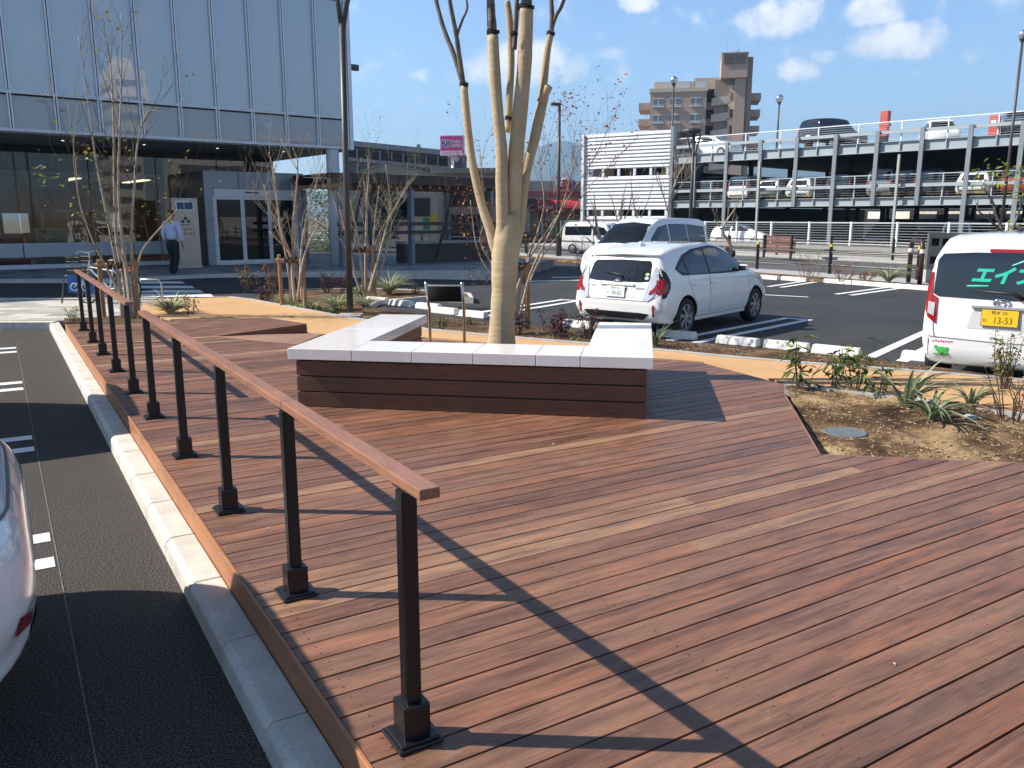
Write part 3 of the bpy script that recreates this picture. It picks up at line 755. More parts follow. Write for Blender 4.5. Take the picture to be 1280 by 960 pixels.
COVER=leafmat('lime ground cover leaves',[(0,(.12,.17,.03)),(.5,(.30,.34,.07)),(1,(.48,.46,.15))])

def grow(rng, mbk, tips, p, d, L, r, depth, up=.25, mi=0):
    n=4; pts=[p]; dd=d.normalized(); q=p.copy()
    for i in range(n):
        dd=(dd+Vector((rng.uniform(-.16,.16),rng.uniform(-.16,.16),rng.uniform(-.05,.12)+up*.12))).normalized()
        q=q+dd*(L/n); pts.append(q.copy())
    mbk.tube(pts,[r*(1-.62*i/n) for i in range(n+1)],5 if r<.012 else 7,mi)
    tips.append((q,dd))
    for i in range(1,n): 
        if r<.004: tips.append((pts[i],dd))
    if depth<=0: return
    k=rng.choice((2,3)) if depth>1 else rng.choice((2,3,3))
    for j in range(k):
        i=rng.choice((1,2,3,4)) if depth>0 else 4
        a=rng.uniform(0,2*pi); s=Vector((cos(a),sin(a),rng.uniform(.35,1.0)))
        bd=(dd*.75+s*.75).normalized()
        grow(rng,mbk,tips,pts[min(i,n)],bd,L*rng.uniform(.42,.68),r*rng.uniform(.38,.55),depth-1,up,mi)

def stems_from(rng, mbk, tips, specs, Y, k, mi=0, nb=6, blen=.55, mi2=1):
    """stems traced as pixel polylines (u,v,width) at depth Y, with twigs growing from them"""
    for spec in specs:
        q=sm([(aty(s[0],s[1],Y+(s[3] if len(s)>3 else 0)),s[2]*k*.39) for s in spec],4)
        mbk.tube([p for p,r in q],[max(.0025,r) for p,r in q],7,mi)
        for b in range(nb):
            i=rng.randrange(len(q)//3,len(q)-1); p,r=q[i]; dd=(q[i+1][0]-p).normalized()
            a=rng.uniform(0,2*pi); bd=(dd*1.0+Vector((cos(a),sin(a),.35))*.7).normalized()
            grow(rng,mbk,tips,p,bd,blen*rng.uniform(.5,1.1),max(.003,r*.42),1 if blen<.5 else 2,.3,mi2)
        tips.append((q[-1][0],Vector((0,0,1))))

def leaves(rng, tips, n, l, w, spread=.05, mb=None, bias=None):
    mb=mb or MB()
    for i in range(n):
        p,d=rng.choice(tips); c=p+Vector((rng.uniform(-1,1),rng.uniform(-1,1),rng.uniform(-1,.6)))*spread
        a=rng.uniform(0,2*pi); dr=Vector((cos(a),sin(a),rng.uniform(-.9,.3)))
        mb.leaf(c,dr,Vector((rng.uniform(-.4,.4),rng.uniform(-.4,.4),1)),l*rng.uniform(.6,1.25),w*rng.uniform(.7,1.2),0,rng.uniform(.02,1))
    return mb

def stakes(t, base, half, hgt, ang, lean=.10):
    x=Vector((cos(ang),sin(ang),0)); y=Vector((-sin(ang),cos(ang),0))
    for s in (-1,1):
        b=base+x*half*s*1.12-y*.12*s; tp_=base+x*half*s*.92+Vector((0,0,hgt+.05))
        mb=MB(); mb.tube([b-Vector((0,0,.05)),tp_],[.034,.032],10); mb.build('stake',STAKE,t,world=True)
    mb=MB(); z=Vector((0,0,hgt-.03)); mb.tube([base-x*half*1.15+z,base+x*half*1.15+z],[.028,.027],10); mb.build('crossbar',STAKE,t,world=True)
    mb=MB()
    for s in (-.28,.22):
        c=base+x*half*s+z
        mb.tube([c+Vector((cos(a)*.045,sin(a)*.045,.05*sin(a*2.5))) for a in [i*.7 for i in range(12)]],[.016]*12,6)
    mb.build('rope_ties',ROPE,t,world=True)

# first sapling, by the end of the far railing
rng=random.Random(3); Y=12.75; k=Y/FPX
b=aty(152,399,Y); b.z=.345
s1=thing('sapling','tall bare sapling with few yellow green leaves and stakes beside the far railing','sapling',tuple(b))
mbk=MB(); tips=[]
stems_from(rng,mbk,tips,[
 [(153,399,6.5),(150,360,6),(142,310,5),(132,260,4.2),(120,200,3.2),(112,140,2.2),(98,45,1.2)],
 [(160,399,6,.1),(155,350,5.5,.1),(146,300,4.8,.1),(143,230,4,.1),(142,150,3.2,.1),(138,80,2.2,.1),(128,22,1.2,.1)],
 [(165,398,6.5,-.1),(158,340,6,-.1),(152,290,5,-.1),(148,230,4,-.1),(150,160,3,-.1),(152,90,2.2,-.1),(151,17,1.2,-.1)],
 [(170,399,6,0),(166,350,5.5,0),(164,290,4.8,0),(168,235,3.8,0),(172,180,2.8,0),(185,140,1.8,0),(209,143,1.1,0)],
 [(158,399,5,.2),(150,370,4.5,.2),(136,340,3.6,.2),(116,300,2.8,.2),(100,255,2,.2),(94,200,1.2,.2),(85,130,.9,.2)],
 [(168,395,4,.2),(171,340,3.6,.2),(180,310,3,.2),(205,280,2.2,.2),(222,262,1.2,.2)],
 [(163,396,4.4,-.2),(160,350,4,-.2),(148,310,3,-.2),(125,290,2,-.2),(104,270,1.2,-.2),(92,200,1,-.2),(97,130,.8,-.2)],
],Y,k,0,9,.78)
mbk.build('stems',[TWIG,TWIGD],s1,smooth=True,world=True)
lm=leaves(rng,tips,210,.06,.045,.05)
lm=leaves(rng,[(aty(128,18,Y),Vector((0,0,1))),(aty(153,38,Y),Vector((0,0,1))),(aty(114,60,Y),Vector((0,0,1)))],16,.075,.055,.1,lm)
lm=leaves(rng,[(aty(u,v,Y),Vector((0,0,1))) for u,v in ((52,215),(58,225),(70,222),(50,210),(115,190),(205,270))],42,.08,.06,.11,lm)
lm.build('leaves',LEAFY,s1,world=True)
stakes(s1,aty(152,399,Y)*1.0+Vector((0,0,0)),.29,.86,.0)
# second sapling
rng=random.Random(5); Y=14.1; k=Y/FPX
s2=thing('sapling','twiggy sapling with bronze buds on two leaning stakes before the sliding doors','sapling',tuple(aty(367,384,Y)))
mbk=MB(); tips=[]
stems_from(rng,mbk,tips,[
 [(369,378,6),(366,350,5.5),(364,322,5),(352,290,4),(347,255,3.2),(342,215,2),(336,190,1.2)],
 [(375,378,6,.1),(373,350,5.5,.1),(367,320,5,.1),(366,285,4,.1),(370,245,3,.1),(372,205,2,.1),(366,185,1.1,.1)],
 [(378,376,5,-.1),(376,340,4.6,-.1),(377,310,4,-.1),(383,275,3,-.1),(392,240,2,-.1),(404,205,1.2,-.1)],
 [(364,378,5,.1),(362,348,4.5,.1),(357,315,4,.1),(350,285,3,.1),(338,262,2.2,.1),(330,230,1.2,.1)],
 [(372,375,4,-.2),(378,330,3.5,-.2),(388,300,2.8,-.2),(398,282,2,-.2),(412,255,1.1,-.2)],
],Y,k,0,10,.62)
mbk.build('stems',[TWIG,TWIG],s2,smooth=True,world=True)
leaves(rng,tips,330,.032,.022,.05).build('leaves',LEAFBR,s2,world=True)
stakes(s2,aty(367,386,Y),.23,.86,-.15)
# third sapling
rng=random.Random(8); Y=16.2; k=Y/FPX
s3=thing('sapling','spreading many stemmed sapling behind the dark forked lamp post','sapling',tuple(aty(456,366,Y)))
mbk=MB(); tips=[]
stems_from(rng,mbk,tips,[
 [(455,365,5),(452,340,4.5),(449,310,4),(444,280,3),(438,250,2),(430,215,1.1)],
 [(458,365,5,.1),(457,330,4.6,.1),(458,290,4,.1),(459,250,3,.1),(461,215,1.8,.1),(459,195,1,.1)],
 [(462,365,5,-.1),(470,335,4.5,-.1),(478,305,4,-.1),(486,275,3,-.1),(496,255,2.2,-.1),(512,225,1.1,-.1)],
 [(464,366,4.6,.1),(475,340,4.2,.1),(484,310,3.4,.1),(489,280,2.4,.1),(487,245,1.6,.1),(482,205,1,.1)],
 [(452,366,4.4,0),(444,345,4,0),(439,318,3,0),(432,290,2.2,0),(424,262,1.1,0)],
 [(460,366,4,.2),(466,340,3.6,.2),(467,300,3,.2),(470,265,2,.2),(474,232,1.1,.2)],
],Y,k,0,8,.70)
mbk.build('stems',[TWIG,TWIG],s3,smooth=True,world=True)
leaves(rng,tips,330,.036,.024,.05).build('leaves',leafmat('olive buds',[(0,(.10,.09,.03)),(.5,(.24,.20,.07)),(1,(.30,.30,.10))]),s3,world=True)
stakes(s3,aty(452,366,Y),.24,.86,0.1)
# fourth sapling, russet, behind the big tree
rng=random.Random(12); Y=11.5; k=Y/FPX
s4=thing('sapling','thin sapling with russet leaves leaning right behind the wrapped tree','sapling',tuple(aty(650,410,Y)))
mbk=MB(); tips=[]
stems_from(rng,mbk,tips,[
 [(646,405,5),(645,370,4.8),(652,345,4.4),(666,315,3.6),(690,280,2.8),(715,240,2),(745,195,1.3),(772,170,.8)],
 [(648,400,5,.1),(650,358,4.4,.1),(660,322,3.6,.1),(672,290,3,.1),(680,255,2.2,.1),(676,215,1.4,.1),(672,170,.9,.1)],
 [(650,395,4.4,-.1),(662,345,4,-.1),(680,305,3.2,-.1),(700,265,2.4,-.1),(712,225,1.6,-.1),(722,185,1,-.1)],
 [(644,400,4.4,.1),(628,350,3.8,.1),(612,325,3,.1),(600,300,2.4,.1),(607,270,1.8,.1),(603,230,1.2,.1),(600,190,.8,.1)],
 [(646,395,4,-.15),(625,355,3.4,-.15),(605,330,2.6,-.15),(594,300,1.8,-.15),(588,250,1.1,-.15)],
 [(652,380,3.6,.2),(672,330,3,.2),(700,290,2.2,.2),(735,235,1.5,.2),(790,178,.8,.2)],
],Y,k,0,11,.85)
mbk.build('stems',[TWIG,TWIGD],s4,smooth=True,world=True)
leaves(rng,tips,800,.05,.036,.07).build('leaves',LEAFR,s4,world=True)
leaves(rng,[(aty(u,v,Y),Vector((0,0,1))) for u,v in ((594,338),(600,345),(606,352),(612,342),(590,328))],90,.045,.03,.13).build('low_leaves',LEAFP,s4,world=True)
mb=MB(); b=aty(660,411,Y); mb.tube([b,b+Vector((-.02,0,.92))],[.036,.034],10); mb.build('stake',STAKE,s4,world=True)
mb=MB(); mb.tube([aty(640,338,Y),aty(670,329,Y)],[.03,.03],10); mb.build('crossbar',STAKE,s4,world=True)
mb=MB(); c=aty(652,333,Y); mb.tube([c+Vector((cos(a)*.07,sin(a)*.06,.05*sin(a*2.5))) for a in [i*.7 for i in range(14)]],[.02]*14,6); mb.build('rope_ties',ROPE,s4,world=True)
# right hand tree with bright leaves at the frame edge
rng=random.Random(21); Y=14.5; k=Y/FPX
s5=thing('young_tree','young tree with bright lime leaves behind the white microvan at the frame edge','tree',tuple(aty(1262,345,Y).xy)+(.3,))
mbk=MB(); tips=[]
stems_from(rng,mbk,tips,[
 [(1262,420,6),(1258,320,6),(1252,285,5),(1245,268,4),(1240,250,3),(1226,232,1.6)],
 [(1259,325,5,.1),(1250,290,4.5,.1),(1236,274,3.2,.1),(1222,262,2.2,.1),(1224,245,1.2,.1)],
 [(1258,330,5,-.1),(1262,300,4.4,-.1),(1272,270,3.6,-.1),(1282,240,2.6,-.1),(1290,205,1.4,-.1)],
 [(1250,288,3,0),(1238,276,2.2,0),(1222,268,1.2,0)],
],Y,k,0,2,.35)
mbk.build('stems',[BARK,TWIGD],s5,smooth=True,world=True)
cl=[(aty(u+R.uniform(-6,6),v+R.uniform(-4,4),Y+R.uniform(-.2,.2)),Vector((0,0,1))) for u,v in ((1240,213),(1250,210),(1232,220),(1262,215),(1270,218),(1278,222),(1284,210),(1268,235),(1290,228),(1276,275),(1280,240))]
leaves(rng,cl,170,.11,.05,.2).build('leaves',leafmat('lime leaves',[(0,(.14,.22,.03)),(.5,(.30,.38,.05)),(1,(.48,.44,.09))],.35),s5,world=True)
# bare roadside trees
def bare(name_label, specs, Y, seed, base, nb=4, ln=.8, mat=TWIG, cat='tree'):
    rng=random.Random(seed); t=thing('bare_tree',name_label,cat,tuple(base)); mbk=MB(); tips=[]
    stems_from(rng,mbk,tips,specs,Y,Y/FPX,0,nb,ln); mbk.build('stems',[mat,mat],t,smooth=True,world=True); return t
bare('bare pruned tree with crooked trunk in front of the white road van',[[(749,345,7),(752,318,6.5),(751,300,6),(746,285,4.5),(744,262,3),(742,240,1.6)],[(752,315,4),(742,305,3),(733,297,2)],[(747,285,3),(742,262,2),(738,250,1)]],27,31,aty(749,345,27),2,.8)
bare('slender bare tree standing against the white louvred wall',[[(772,345,4.5),(774,300,4),(776,270,3),(778,250,2),(784,225,1)],[(775,290,3),(769,265,2),(762,240,1)],[(775,282,2.6),(786,262,2),(790,238,1)],[(797,320,3),(799,280,2.4),(812,245,1.4),(820,205,.8)],[(799,285,2),(792,255,1.4),(788,215,.8)]],31,33,aty(772,345,31),4,1.0)
bare('twiggy bare tree at the corner where louvred wall meets the car deck',[[(833,300,5),(836,262,4),(842,235,3),(850,215,2),(862,195,1)],[(835,265,3),(828,240,2),(822,215,1)],[(838,250,2.6),(852,232,1.8),(868,212,.9)]],33,35,aty(833,310,33),6,1.3)
st=thing('bare_tree','stump like bare tree tied to pale wooden stakes by the black road rail','tree',tuple(aty(907,338,25)))
rng=random.Random(41); mbk=MB(); tips=[]
stems_from(rng,mbk,tips,[[(911,338,6),(912,318,6),(925-12,308,6),(908,298,5),(903,290,4),(906,280,3),(918,262,2),(926,250,1)],[(904,290,3),(898,282,2),(893,274,1)]],25,25/FPX,0,3,.7)
mbk.build('stems',[TWIG,TWIG],st,smooth=True,world=True)
for u0,u1 in ((902,907),(914,909)):
    MB().tube([aty(u0,338,25),aty(u1,308,25)],[.06,.05],8).build('stake',STAKE,st,world=True)
mb=MB(); c=aty(912,318,25); mb.tube([c+Vector((cos(a)*.14,sin(a)*.12,.10*sin(a*2.5))) for a in [i*.7 for i in range(14)]],[.04]*14,6); mb.build('rope_ties',ROPE,st,world=True)

# ------------------------------------------------------------------ shrubs and grasses
def shrub(label, pos, r, h, mat, seed, nst=14, nl=160, l=.05, w=.022, name='shrub', wood=TWIGD, sp=.03):
    rng=random.Random(seed); t=thing(name,label,'plant',tuple(pos)); mbk=MB(); tips=[]
    for i in range(nst):
        a=rng.uniform(0,2*pi); rr=r*sqrt(rng.random()); b=Vector((cos(a)*rr*.35,sin(a)*rr*.35,0)); e=Vector((cos(a)*rr,sin(a)*rr,h*rng.uniform(.55,1.05)))
        m_=b.lerp(e,.5)+Vector((rng.uniform(-.03,.03),rng.uniform(-.03,.03),.02))
        mbk.tube([b,m_,e],[.005,.004,.002],5)
        for f in (.35,.5,.65,.8,.9,1.0): tips.append((b.lerp(e,f),(e-b).normalized()))
    mbk.build('stems',wood,t)
    leaves(rng,tips,nl,l,w,sp).build('leaves',mat,t); return t
def grass(label, pos, n, L, w, mat, seed, name='grass_plant', droop=.9):
    rng=random.Random(seed); t=thing(name,label,'plant',tuple(pos)); mb=MB()
    for i in range(n):
        a=rng.uniform(0,2*pi); rr=.04*rng.random()
        mb.blade((cos(a)*rr,sin(a)*rr,0),(cos(a+rng.uniform(-.3,.3)),sin(a+rng.uniform(-.3,.3))),L*rng.uniform(.55,1.1),w*rng.uniform(.7,1.1),rng.uniform(.45,1)*droop,0,rng.uniform(.02,1),6,rng.uniform(.65,1.1))
    mb.build('blades',mat,t); return t
def on(u,v,z): return at(u,v,z)
# thin bed
shrub('low purple red shrub at the foot of the wrapped tree, right side',on(648,418,.27),.17,.36,LEAFP,51,12,170,.07,.026)
shrub('wide purple red shrub between the tree and the right bench arm',on(697,421,.27),.26,.36,LEAFP,52,20,300,.07,.026)
shrub('purple red shrub hidden half behind the right bench arm',on(738,424,.27),.2,.42,LEAFP,53,14,180,.07,.026)
shrub('small yellow green seedling in the soil near the bench arm',on(718,428,.27),.1,.12,COVER,54,6,50,.04,.02)
grass('arching pale grass tuft beside the right end of the white bench',on(819,432,.27),46,.52,.016,BLADEG,55)
shrub('sprig of green weeds beside the sign leg',on(552,412,.3),.12,.2,LEAFG,56,8,60,.05,.02)
shrub('small green weed in the strip under the left wheel stops',on(590,405,.27),.10,.12,LEAFG,57,6,40,.04,.02)
# left bed
shrub('round orange brown bush nearest the sliding doors',on(311,367,.235),.24,.62,LEAFBR,60,22,330,.06,.034)
shrub('orange brown bush behind the second sapling',on(341,366,.235),.26,.66,LEAFBR,61,22,330,.06,.034)
shrub('dark red shrub by the left stake of the second sapling',on(333,380,.235),.3,.42,LEAFP,62,22,340,.06,.03)
shrub('dark red shrub in the middle of the sapling bed',on(408,366,.235),.24,.44,LEAFP,63,16,230,.07,.03)
shrub('dull red brown shrub left of the third sapling stakes',on(429,367,.235),.2,.42,LEAFP,64,14,150,.06,.03)
grass('striped grass clump under the second sapling',on(360,385,.235),120,.50,.018,BLADE,65)
grass('striped grass clump left of the lamp post foot',on(421,388,.235),130,.56,.018,BLADE,66)
grass('striped grass clump right of the lamp post foot',on(457,386,.235),120,.52,.016,BLADE,67)
grass('tall fountain of pale grass beside the third sapling',on(486,368,.235),150,.78,.026,BLADE,68)
grass('low striped grass between second sapling and lamp post',on(390,388,.235),70,.34,.016,BLADE,69)
shrub('lime green ground cover plant along the path edge under the second sapling',on(366,388.5,.235),.42,.16,COVER,70,40,520,.06,.04)
shrub('lime green ground cover plant nearer the lamp post',on(402,394,.235),.42,.15,COVER,71,40,460,.06,.04)
shrub('low leafy green plant among the third sapling stems',on(447,371,.235),.3,.26,COVER,72,24,260,.07,.04)
shrub('small green plant by the bed corner toward the wheel stops',on(520,368,.235),.16,.22,LEAFG,73,10,90,.06,.03)
grass('white green variegated plant at the corner of deck and tan path',on(214,394,.34),170,.52,.036,leafmat('white edged blades',[(0,(.20,.26,.10)),(.45,(.50,.54,.34)),(1,(.72,.72,.56))]),74)
shrub('reddish green fern like shoot beside the variegated plant',on(238,395,.34),.1,.4,LEAFBR,75,7,50,.07,.03)
shrub('green weed at the far left corner of the deck',on(92,402,.34),.14,.22,COVER,76,8,60,.06,.04)
# right planter
def bz(u,v):
    p=at(u,v,.29); return Vector((p.x,p.y,bed_z(p.x,p.y)-.01))
shrub('leafy evergreen seedling at the left end of the planter',bz(1000,497),.18,.44,LEAFG,80,7,60,.13,.04,sp=.04)
shrub('leafy evergreen seedling third of the planter row, leaning',bz(1068,500),.22,.46,LEAFG,81,7,66,.13,.04,sp=.04)
shrub('dark sparse seedling between the leafy planter seedlings',bz(1040,495),.16,.42,LEAFG,82,5,30,.12,.036,sp=.03)
shrub('slender leaning seedling left of the strappy planter grass',bz(1098,504),.16,.34,LEAFG,83,4,34,.12,.036,sp=.03)
grass('upright strappy grey green plant in the planter',bz(1130,520),22,.62,.036,BLADEG,84)
grass('sprawling strappy grey green plant in front in the planter',bz(1163,535),30,.50,.032,BLADEG,85,droop=1.15)
grass('smaller strappy grey green plant right of the sprawling one',bz(1212,520),26,.36,.028,BLADEG,86)
shrub('upright bushy green shrub with red tips beside the microvan bumper',bz(1254,498),.13,.52,leafmat('box leaves',[(0,(.07,.09,.02)),(.6,(.20,.22,.06)),(1,(.36,.20,.09))]),87,16,330,.045,.024)
shrub('thin red brown twiggy shrub at the right of the planter',bz(1262,536),.28,.40,LEAFBR,88,14,60,.05,.016)
shrub('thin brown twiggy shrub at the frame edge of the planter',bz(1285,528),.2,.34,LEAFBR,89,9,40,.05,.016)
# far verge plants
for i,(u,v,r,h,m,lb) in enumerate(((1010,352,.5,.8,LEAFBR,'sparse golden brown weeds on the far verge'),(1052,354,.45,.55,LEAFR,'russet grass on the far verge beyond the bay lines'),(1081,354,.3,.3,LEAFR,'small russet tuft on the far verge'))):
    p=at(u,v-2,.16); shrub(lb,p,r,h,m,90+i,16,130,.09,.03)
grass('pale green fountain grass on the far verge',at(1110,354,.16),60,1.0,.05,BLADE,94)
shrub('russet twiggy bush on the far verge left of the hatchback',at(725,334,.16),.5,1.0,LEAFR,95,16,140,.1,.03)

# ------------------------------------------------------------------ mulch bits, stones, cover
mb=MB(); rng=random.Random(99)
for i in range(2600):
    a=rng.random(); b=rng.random(); p=bed_fn(a,b); z=bed_z(p.x,p.y); an=rng.uniform(0,pi)
    L=rng.choice((.01,.015,.02,.03,.05))*rng.uniform(.6,1.4)
    mb.box((p.x,p.y,z+.003),(L,rng.uniform(.003,.007),.004),an,0,rng.uniform(.02,1))
tag(mb.build('mulch',leafmat('straw bits',[(0,(.05,.03,.02)),(.4,(.30,.20,.11)),(1,(.58,.44,.26))],0)),'straw and bark bits scattered over the planter soil','mulch',kind='stuff')
mb=MB()
for i in range(900):
    q=rng.randrange(len(LE)-2); a=LE[q].lerp(LE[q+1],rng.random()); b=fr[-1-min(q,9)] if q<10 else fr[0]
    b=min(fr,key=lambda w_:(w_-a).length).lerp(a,.12); p=a.lerp(b,rng.uniform(.08,.9))
    mb.box((p.x,p.y,.278),(rng.uniform(.015,.05),rng.uniform(.006,.015),.012),rng.uniform(0,pi),0,rng.uniform(.02,1))
tag(mb.build('mulch',leafmat('bark bits',[(0,(.035,.02,.015)),(.5,(.16,.10,.06)),(1,(.36,.26,.16))],0)),'bark bits scattered over the narrow soil strip','mulch',kind='stuff')
def stone(label,p,r,sc):
    rng2=random.Random(int(p.x*999)); mb=MB(); mb.ball((0,0,0),r,14,0,sc)
    mb.v=[q*(1+.16*mnoise.noise(q*18/ (r*20)+Vector((p.x*9,0,0)))) for q in mb.v]
    o=mb.build('stone',CONC,loc=p,smooth=True); tag(o,label,'stone')
stone('flat pale stone lying on the planter mulch',bz(1210,533)+Vector((0,0,.015)),.055,(1.2,.8,.45))
mh=MHP.copy(); mb=MB(); mb.lathe([(0,.004),(.125,.004),(.135,.007),(.150,.004),(.152,-.05)],(0,0,0),40)
tag(mb.build('valve_cover',m_concrete('blue grey lid',(.13,.155,.175),.8,22),loc=(mh.x,mh.y,bed_z(mh.x,mh.y)+.004)),'round blue grey access cover set in the planter soil','manhole cover')
# ------------------------------------------------------------------ the glass fronted building on the left
G1=Vector((.79,.613,0)).normalized(); GTH=atan2(G1.y,G1.x); G2=Vector((-G1.y,G1.x,0))
KX=aty(446,333,27.0); KB=Vector((KX.x,KX.y,.39))
ALU=M('pale aluminium frame',(.66,.70,.75),.4,.25,.05,5)
PANEW=m_glass('blue reflective curtain wall glass',(.3,.36,.42),.19,.015,1.0,(.42,.46,.50))
SPAN=m_glass('grey spandrel glass',(.3,.33,.36),.08,.03,1.0,(.36,.385,.40))
SHOPG=m_glass('shop front glass',(.72,.74,.72),.02,.01,.0)
DOORG=m_glass('door glass',(.40,.44,.44),.01,.01,.25,(.02,.025,.03))
FROST=M('frosted film band',(.46,.52,.56),.5,0,.06,2)
DPAN=M('dark grey cladding panel',(.065,.075,.088),.38,.1,.06,2)
LPAN=M('mid grey cladding panel',(.30,.33,.37),.4,.2,.05,2)
SOFF=M('soffit board',(.20,.21,.22),.6,0,.08,1)
INW=M('interior timber wall',(.22,.145,.09),.6,0,.35,1.5,stretch=(6,1,.4))
INF=M('interior floor',(.25,.22,.19),.4,0,.1,2)
INC=M('interior ceiling',(.55,.53,.49),.7)
COLW=M('white painted column',(.60,.61,.63),.5,0,.04,2)
LIT=bpy.data.materials.new('lit downlight'); LIT.use_nodes=True
_p=LIT.node_tree.nodes['Principled BSDF']; _p.inputs['Emission Color'].default_value=(1,.93,.8,1); _p.inputs['Emission Strength'].default_value=2.2
bd=thing('glass_building','large glass fronted building with overhanging blue curtain wall above a dark shop front','building',tuple(KB),GTH)
z0=3.58; z1=4.48; z2=7.92; z3=8.30; NX=18; MS=1.02
MB().box2((-18.5,.25,z0+.02),(-.12,13,z3-.02)).build('upper_floor_wall',DPAN,bd)
MB().box2((-18.6,-.02,z3-.02),(.02,13.1,z3+.16)).build('roof',LPAN,bd)
MB().box2((-18.5,.02,z0-.05),(-.02,13,z0+.0)).build('soffit',SOFF,bd)
for i in range(NX):
    xb=-.10-MS*i; xa=xb-MS+.0
    MB().box2((xa+.035,.05,z1+.05),(xb-.035,.07,z2-.03)).build('window_pane',PANEW,bd)
    MB().box2((xa+.035,.05,z0+.06),(xb-.035,.07,z1-.05)).build('spandrel_pane',SPAN,bd)
    mb=MB()
    for s in (-.05,.012): mb.box2((xb+s,-.03,z0+.03),(xb+s+.038,.075,z3-.03))
    mb.build('mullion',ALU,bd)
for z in (z0,z1,z2,z3-.09):
    mb=MB(); mb.box2((-18.5,-.04,z-.01),(.0,.08,z+.028)); mb.box2((-18.5,-.04,z+.034),(.0,.08,z+.06)); mb.build('transom',ALU,bd)
for j in range(5):
    ya=.1+1.9*j
    MB().box2((-.07,ya+.04,z1+.05),(-.05,ya+1.86,z2-.03)).build('window_pane',PANEW,bd)
    MB().box2((-.07,ya+.04,z0+.06),(-.05,ya+1.86,z1-.05)).build('spandrel_pane',SPAN,bd)
    MB().box2((-.06,ya-.03,z0),(.03,ya+.03,z3)).build('mullion',ALU,bd)
mb=MB(); mb.box2((-.09,-.05,z0-.02),(.03,.09,z3+.1)); mb.build('corner_post',ALU,bd)
mb=MB(); mb.box2((.03,-.05,5.95),(.30,.10,6.12)); mb.build('security_camera',DARKM,bd)
# ground floor
gy=3.5; gx1=-1.2
MB().box2((-18.5,gy+.05,.0),(gx1,13,.03)).build('floor',INF,bd)
mb=MB(); mb.box2((-18.5,9.5,.03),(-1.3,9.6,.95)); mb.box2((-18.5,9.5,1.62),(-1.3,9.6,z0-.06))
for x,wd in ((-18.5,.9),(-17.0,.5),(-15.9,.6),(-14.6,.3),(-13.5,.8),(-12.0,.3),(-10.9,1.0),(-9.2,.6),(-7.8,.4),(-6.6,1.4),(-4.8,3.5)): mb.box2((x,9.5,.95),(x+wd,9.6,1.62))
mb.build('interior_wall',INW,bd)
MB().box2((-18.5,gy+.3,2.72),(-4.6,9.4,2.80)).build('interior_ceiling',INC,bd)
MB().box2((-18.5,gy+.12,2.5),(-11.6,gy+.22,3.5)).build('interior_screen',INW,bd)
MB().box2((-11.5,gy+.6,2.25),(-7.4,gy+.7,2.7)).build('interior_screen',M('pale interior panel',(.40,.38,.25),.6),bd)
for i in range(9):
    xb=gx1-1.92*i; MB().box2((xb-1.9,gy,.12),(xb-.012,gy+.018,z0-.06)).build('shop_pane',SHOPG,bd)
    MB().box2((xb-1.9,gy-.006,.34),(xb-.012,gy-.002,.74)).build('film_band',FROST,bd)
MB().box2((-18.5,gy-.03,.0),(gx1,gy+.06,.12)).build('sill',ALU,bd)
for j in range(4): MB().box2((gx1-.01,gy+.02+2.2*j,.1),(gx1+.01,gy+2.2+2.2*j,z0-.06)).build('shop_pane',SHOPG,bd)
CEIL=bpy.data.materials.new('added warm glow'); CEIL.use_nodes=True
_p=CEIL.node_tree.nodes['Principled BSDF']; _p.inputs['Emission Color'].default_value=(1,.86,.62,1); _p.inputs['Emission Strength'].default_value=1.7
for i in range(7): MB().box2((-17.5+2.1*i,5.6,2.69),(-17.25+2.1*i,8.4,2.715)).build('added_ceiling_glow',CEIL,bd)  # glowing panels added to warm and brighten the interior
# inner counters, shelves and displays glimpsed through the glass
for i,(x,y,sx,sy,sz,m) in enumerate(((-16.5,5.2,1.6,.7,1.1,CARR),(-14.4,5.6,1.8,.7,1.0,INC),(-12.2,5.3,1.7,.7,1.15,GREYP),(-10.0,5.8,1.6,.7,.95,CARR),(-8.2,5.4,1.5,.7,1.1,INC),(-15.4,7.8,2.2,.5,1.9,GREYP),(-11.2,8.2,2.4,.5,1.8,DPAN),(-7.6,8.0,2.0,.5,1.7,INW))):
    MB().box2((x,y,.03),(x+sx,y+sy,.03+sz)).build('display_counter',m,bd,bevel=.03)
mb=MB()
for i in range(8): mb.lathe([(.04,z0-.055),(.001,z0-.055)],(-1.6-2.1*i,1.6,0),12)
mb.build('downlights',LIT,bd)
# entrance box
bx0=-4.17; bx1=-.95; by=1.7; bh=2.87
mb=MB(); mb.box2((bx0,by+.02,.02),(bx0+.08,gy+1.6,bh)); mb.build('porch_side',DPAN,bd)
mb=MB(); mb.box2((bx1-.08,by+.02,.02),(bx1,gy+1.6,bh)); mb.build('porch_side',DPAN,bd)
MB().box2((bx0+.08,by+.04,bh-.10),(bx1-.08,gy+1.6,bh-.01)).build('porch_roof',DPAN,bd)
for a,b in ((bx0,-3.1),(-3.09,-2.02),(-2.01,bx1)):
    MB().box2((a+.006,by-.02,bh-.52),(b-.006,by+.03,bh)).build('porch_panel',LPAN,bd)
for zz in ((.02,1.40),(1.412,bh-.53)):
    MB().box2((bx0,by-.02,zz[0]),(bx0+.24,by+.03,zz[1])).build('porch_panel',LPAN,bd); MB().box2((bx1-.24,by-.02,zz[0]),(bx1,by+.03,zz[1])).build('porch_panel',LPAN,bd)
for (ya,yb) in ((by+.04,by+1.0),(by+1.01,by+2.0)):
    for (za,zb) in ((.02,1.40),(1.412,bh-.53),(bh-.52,bh)):
        MB().box2((bx0-.012,ya,za),(bx0-.002,yb,zb)).build('porch_panel',DPAN,bd)
fr_=MB(); dx0=bx0+.25; dx1=bx1-.25; dh=bh-.53
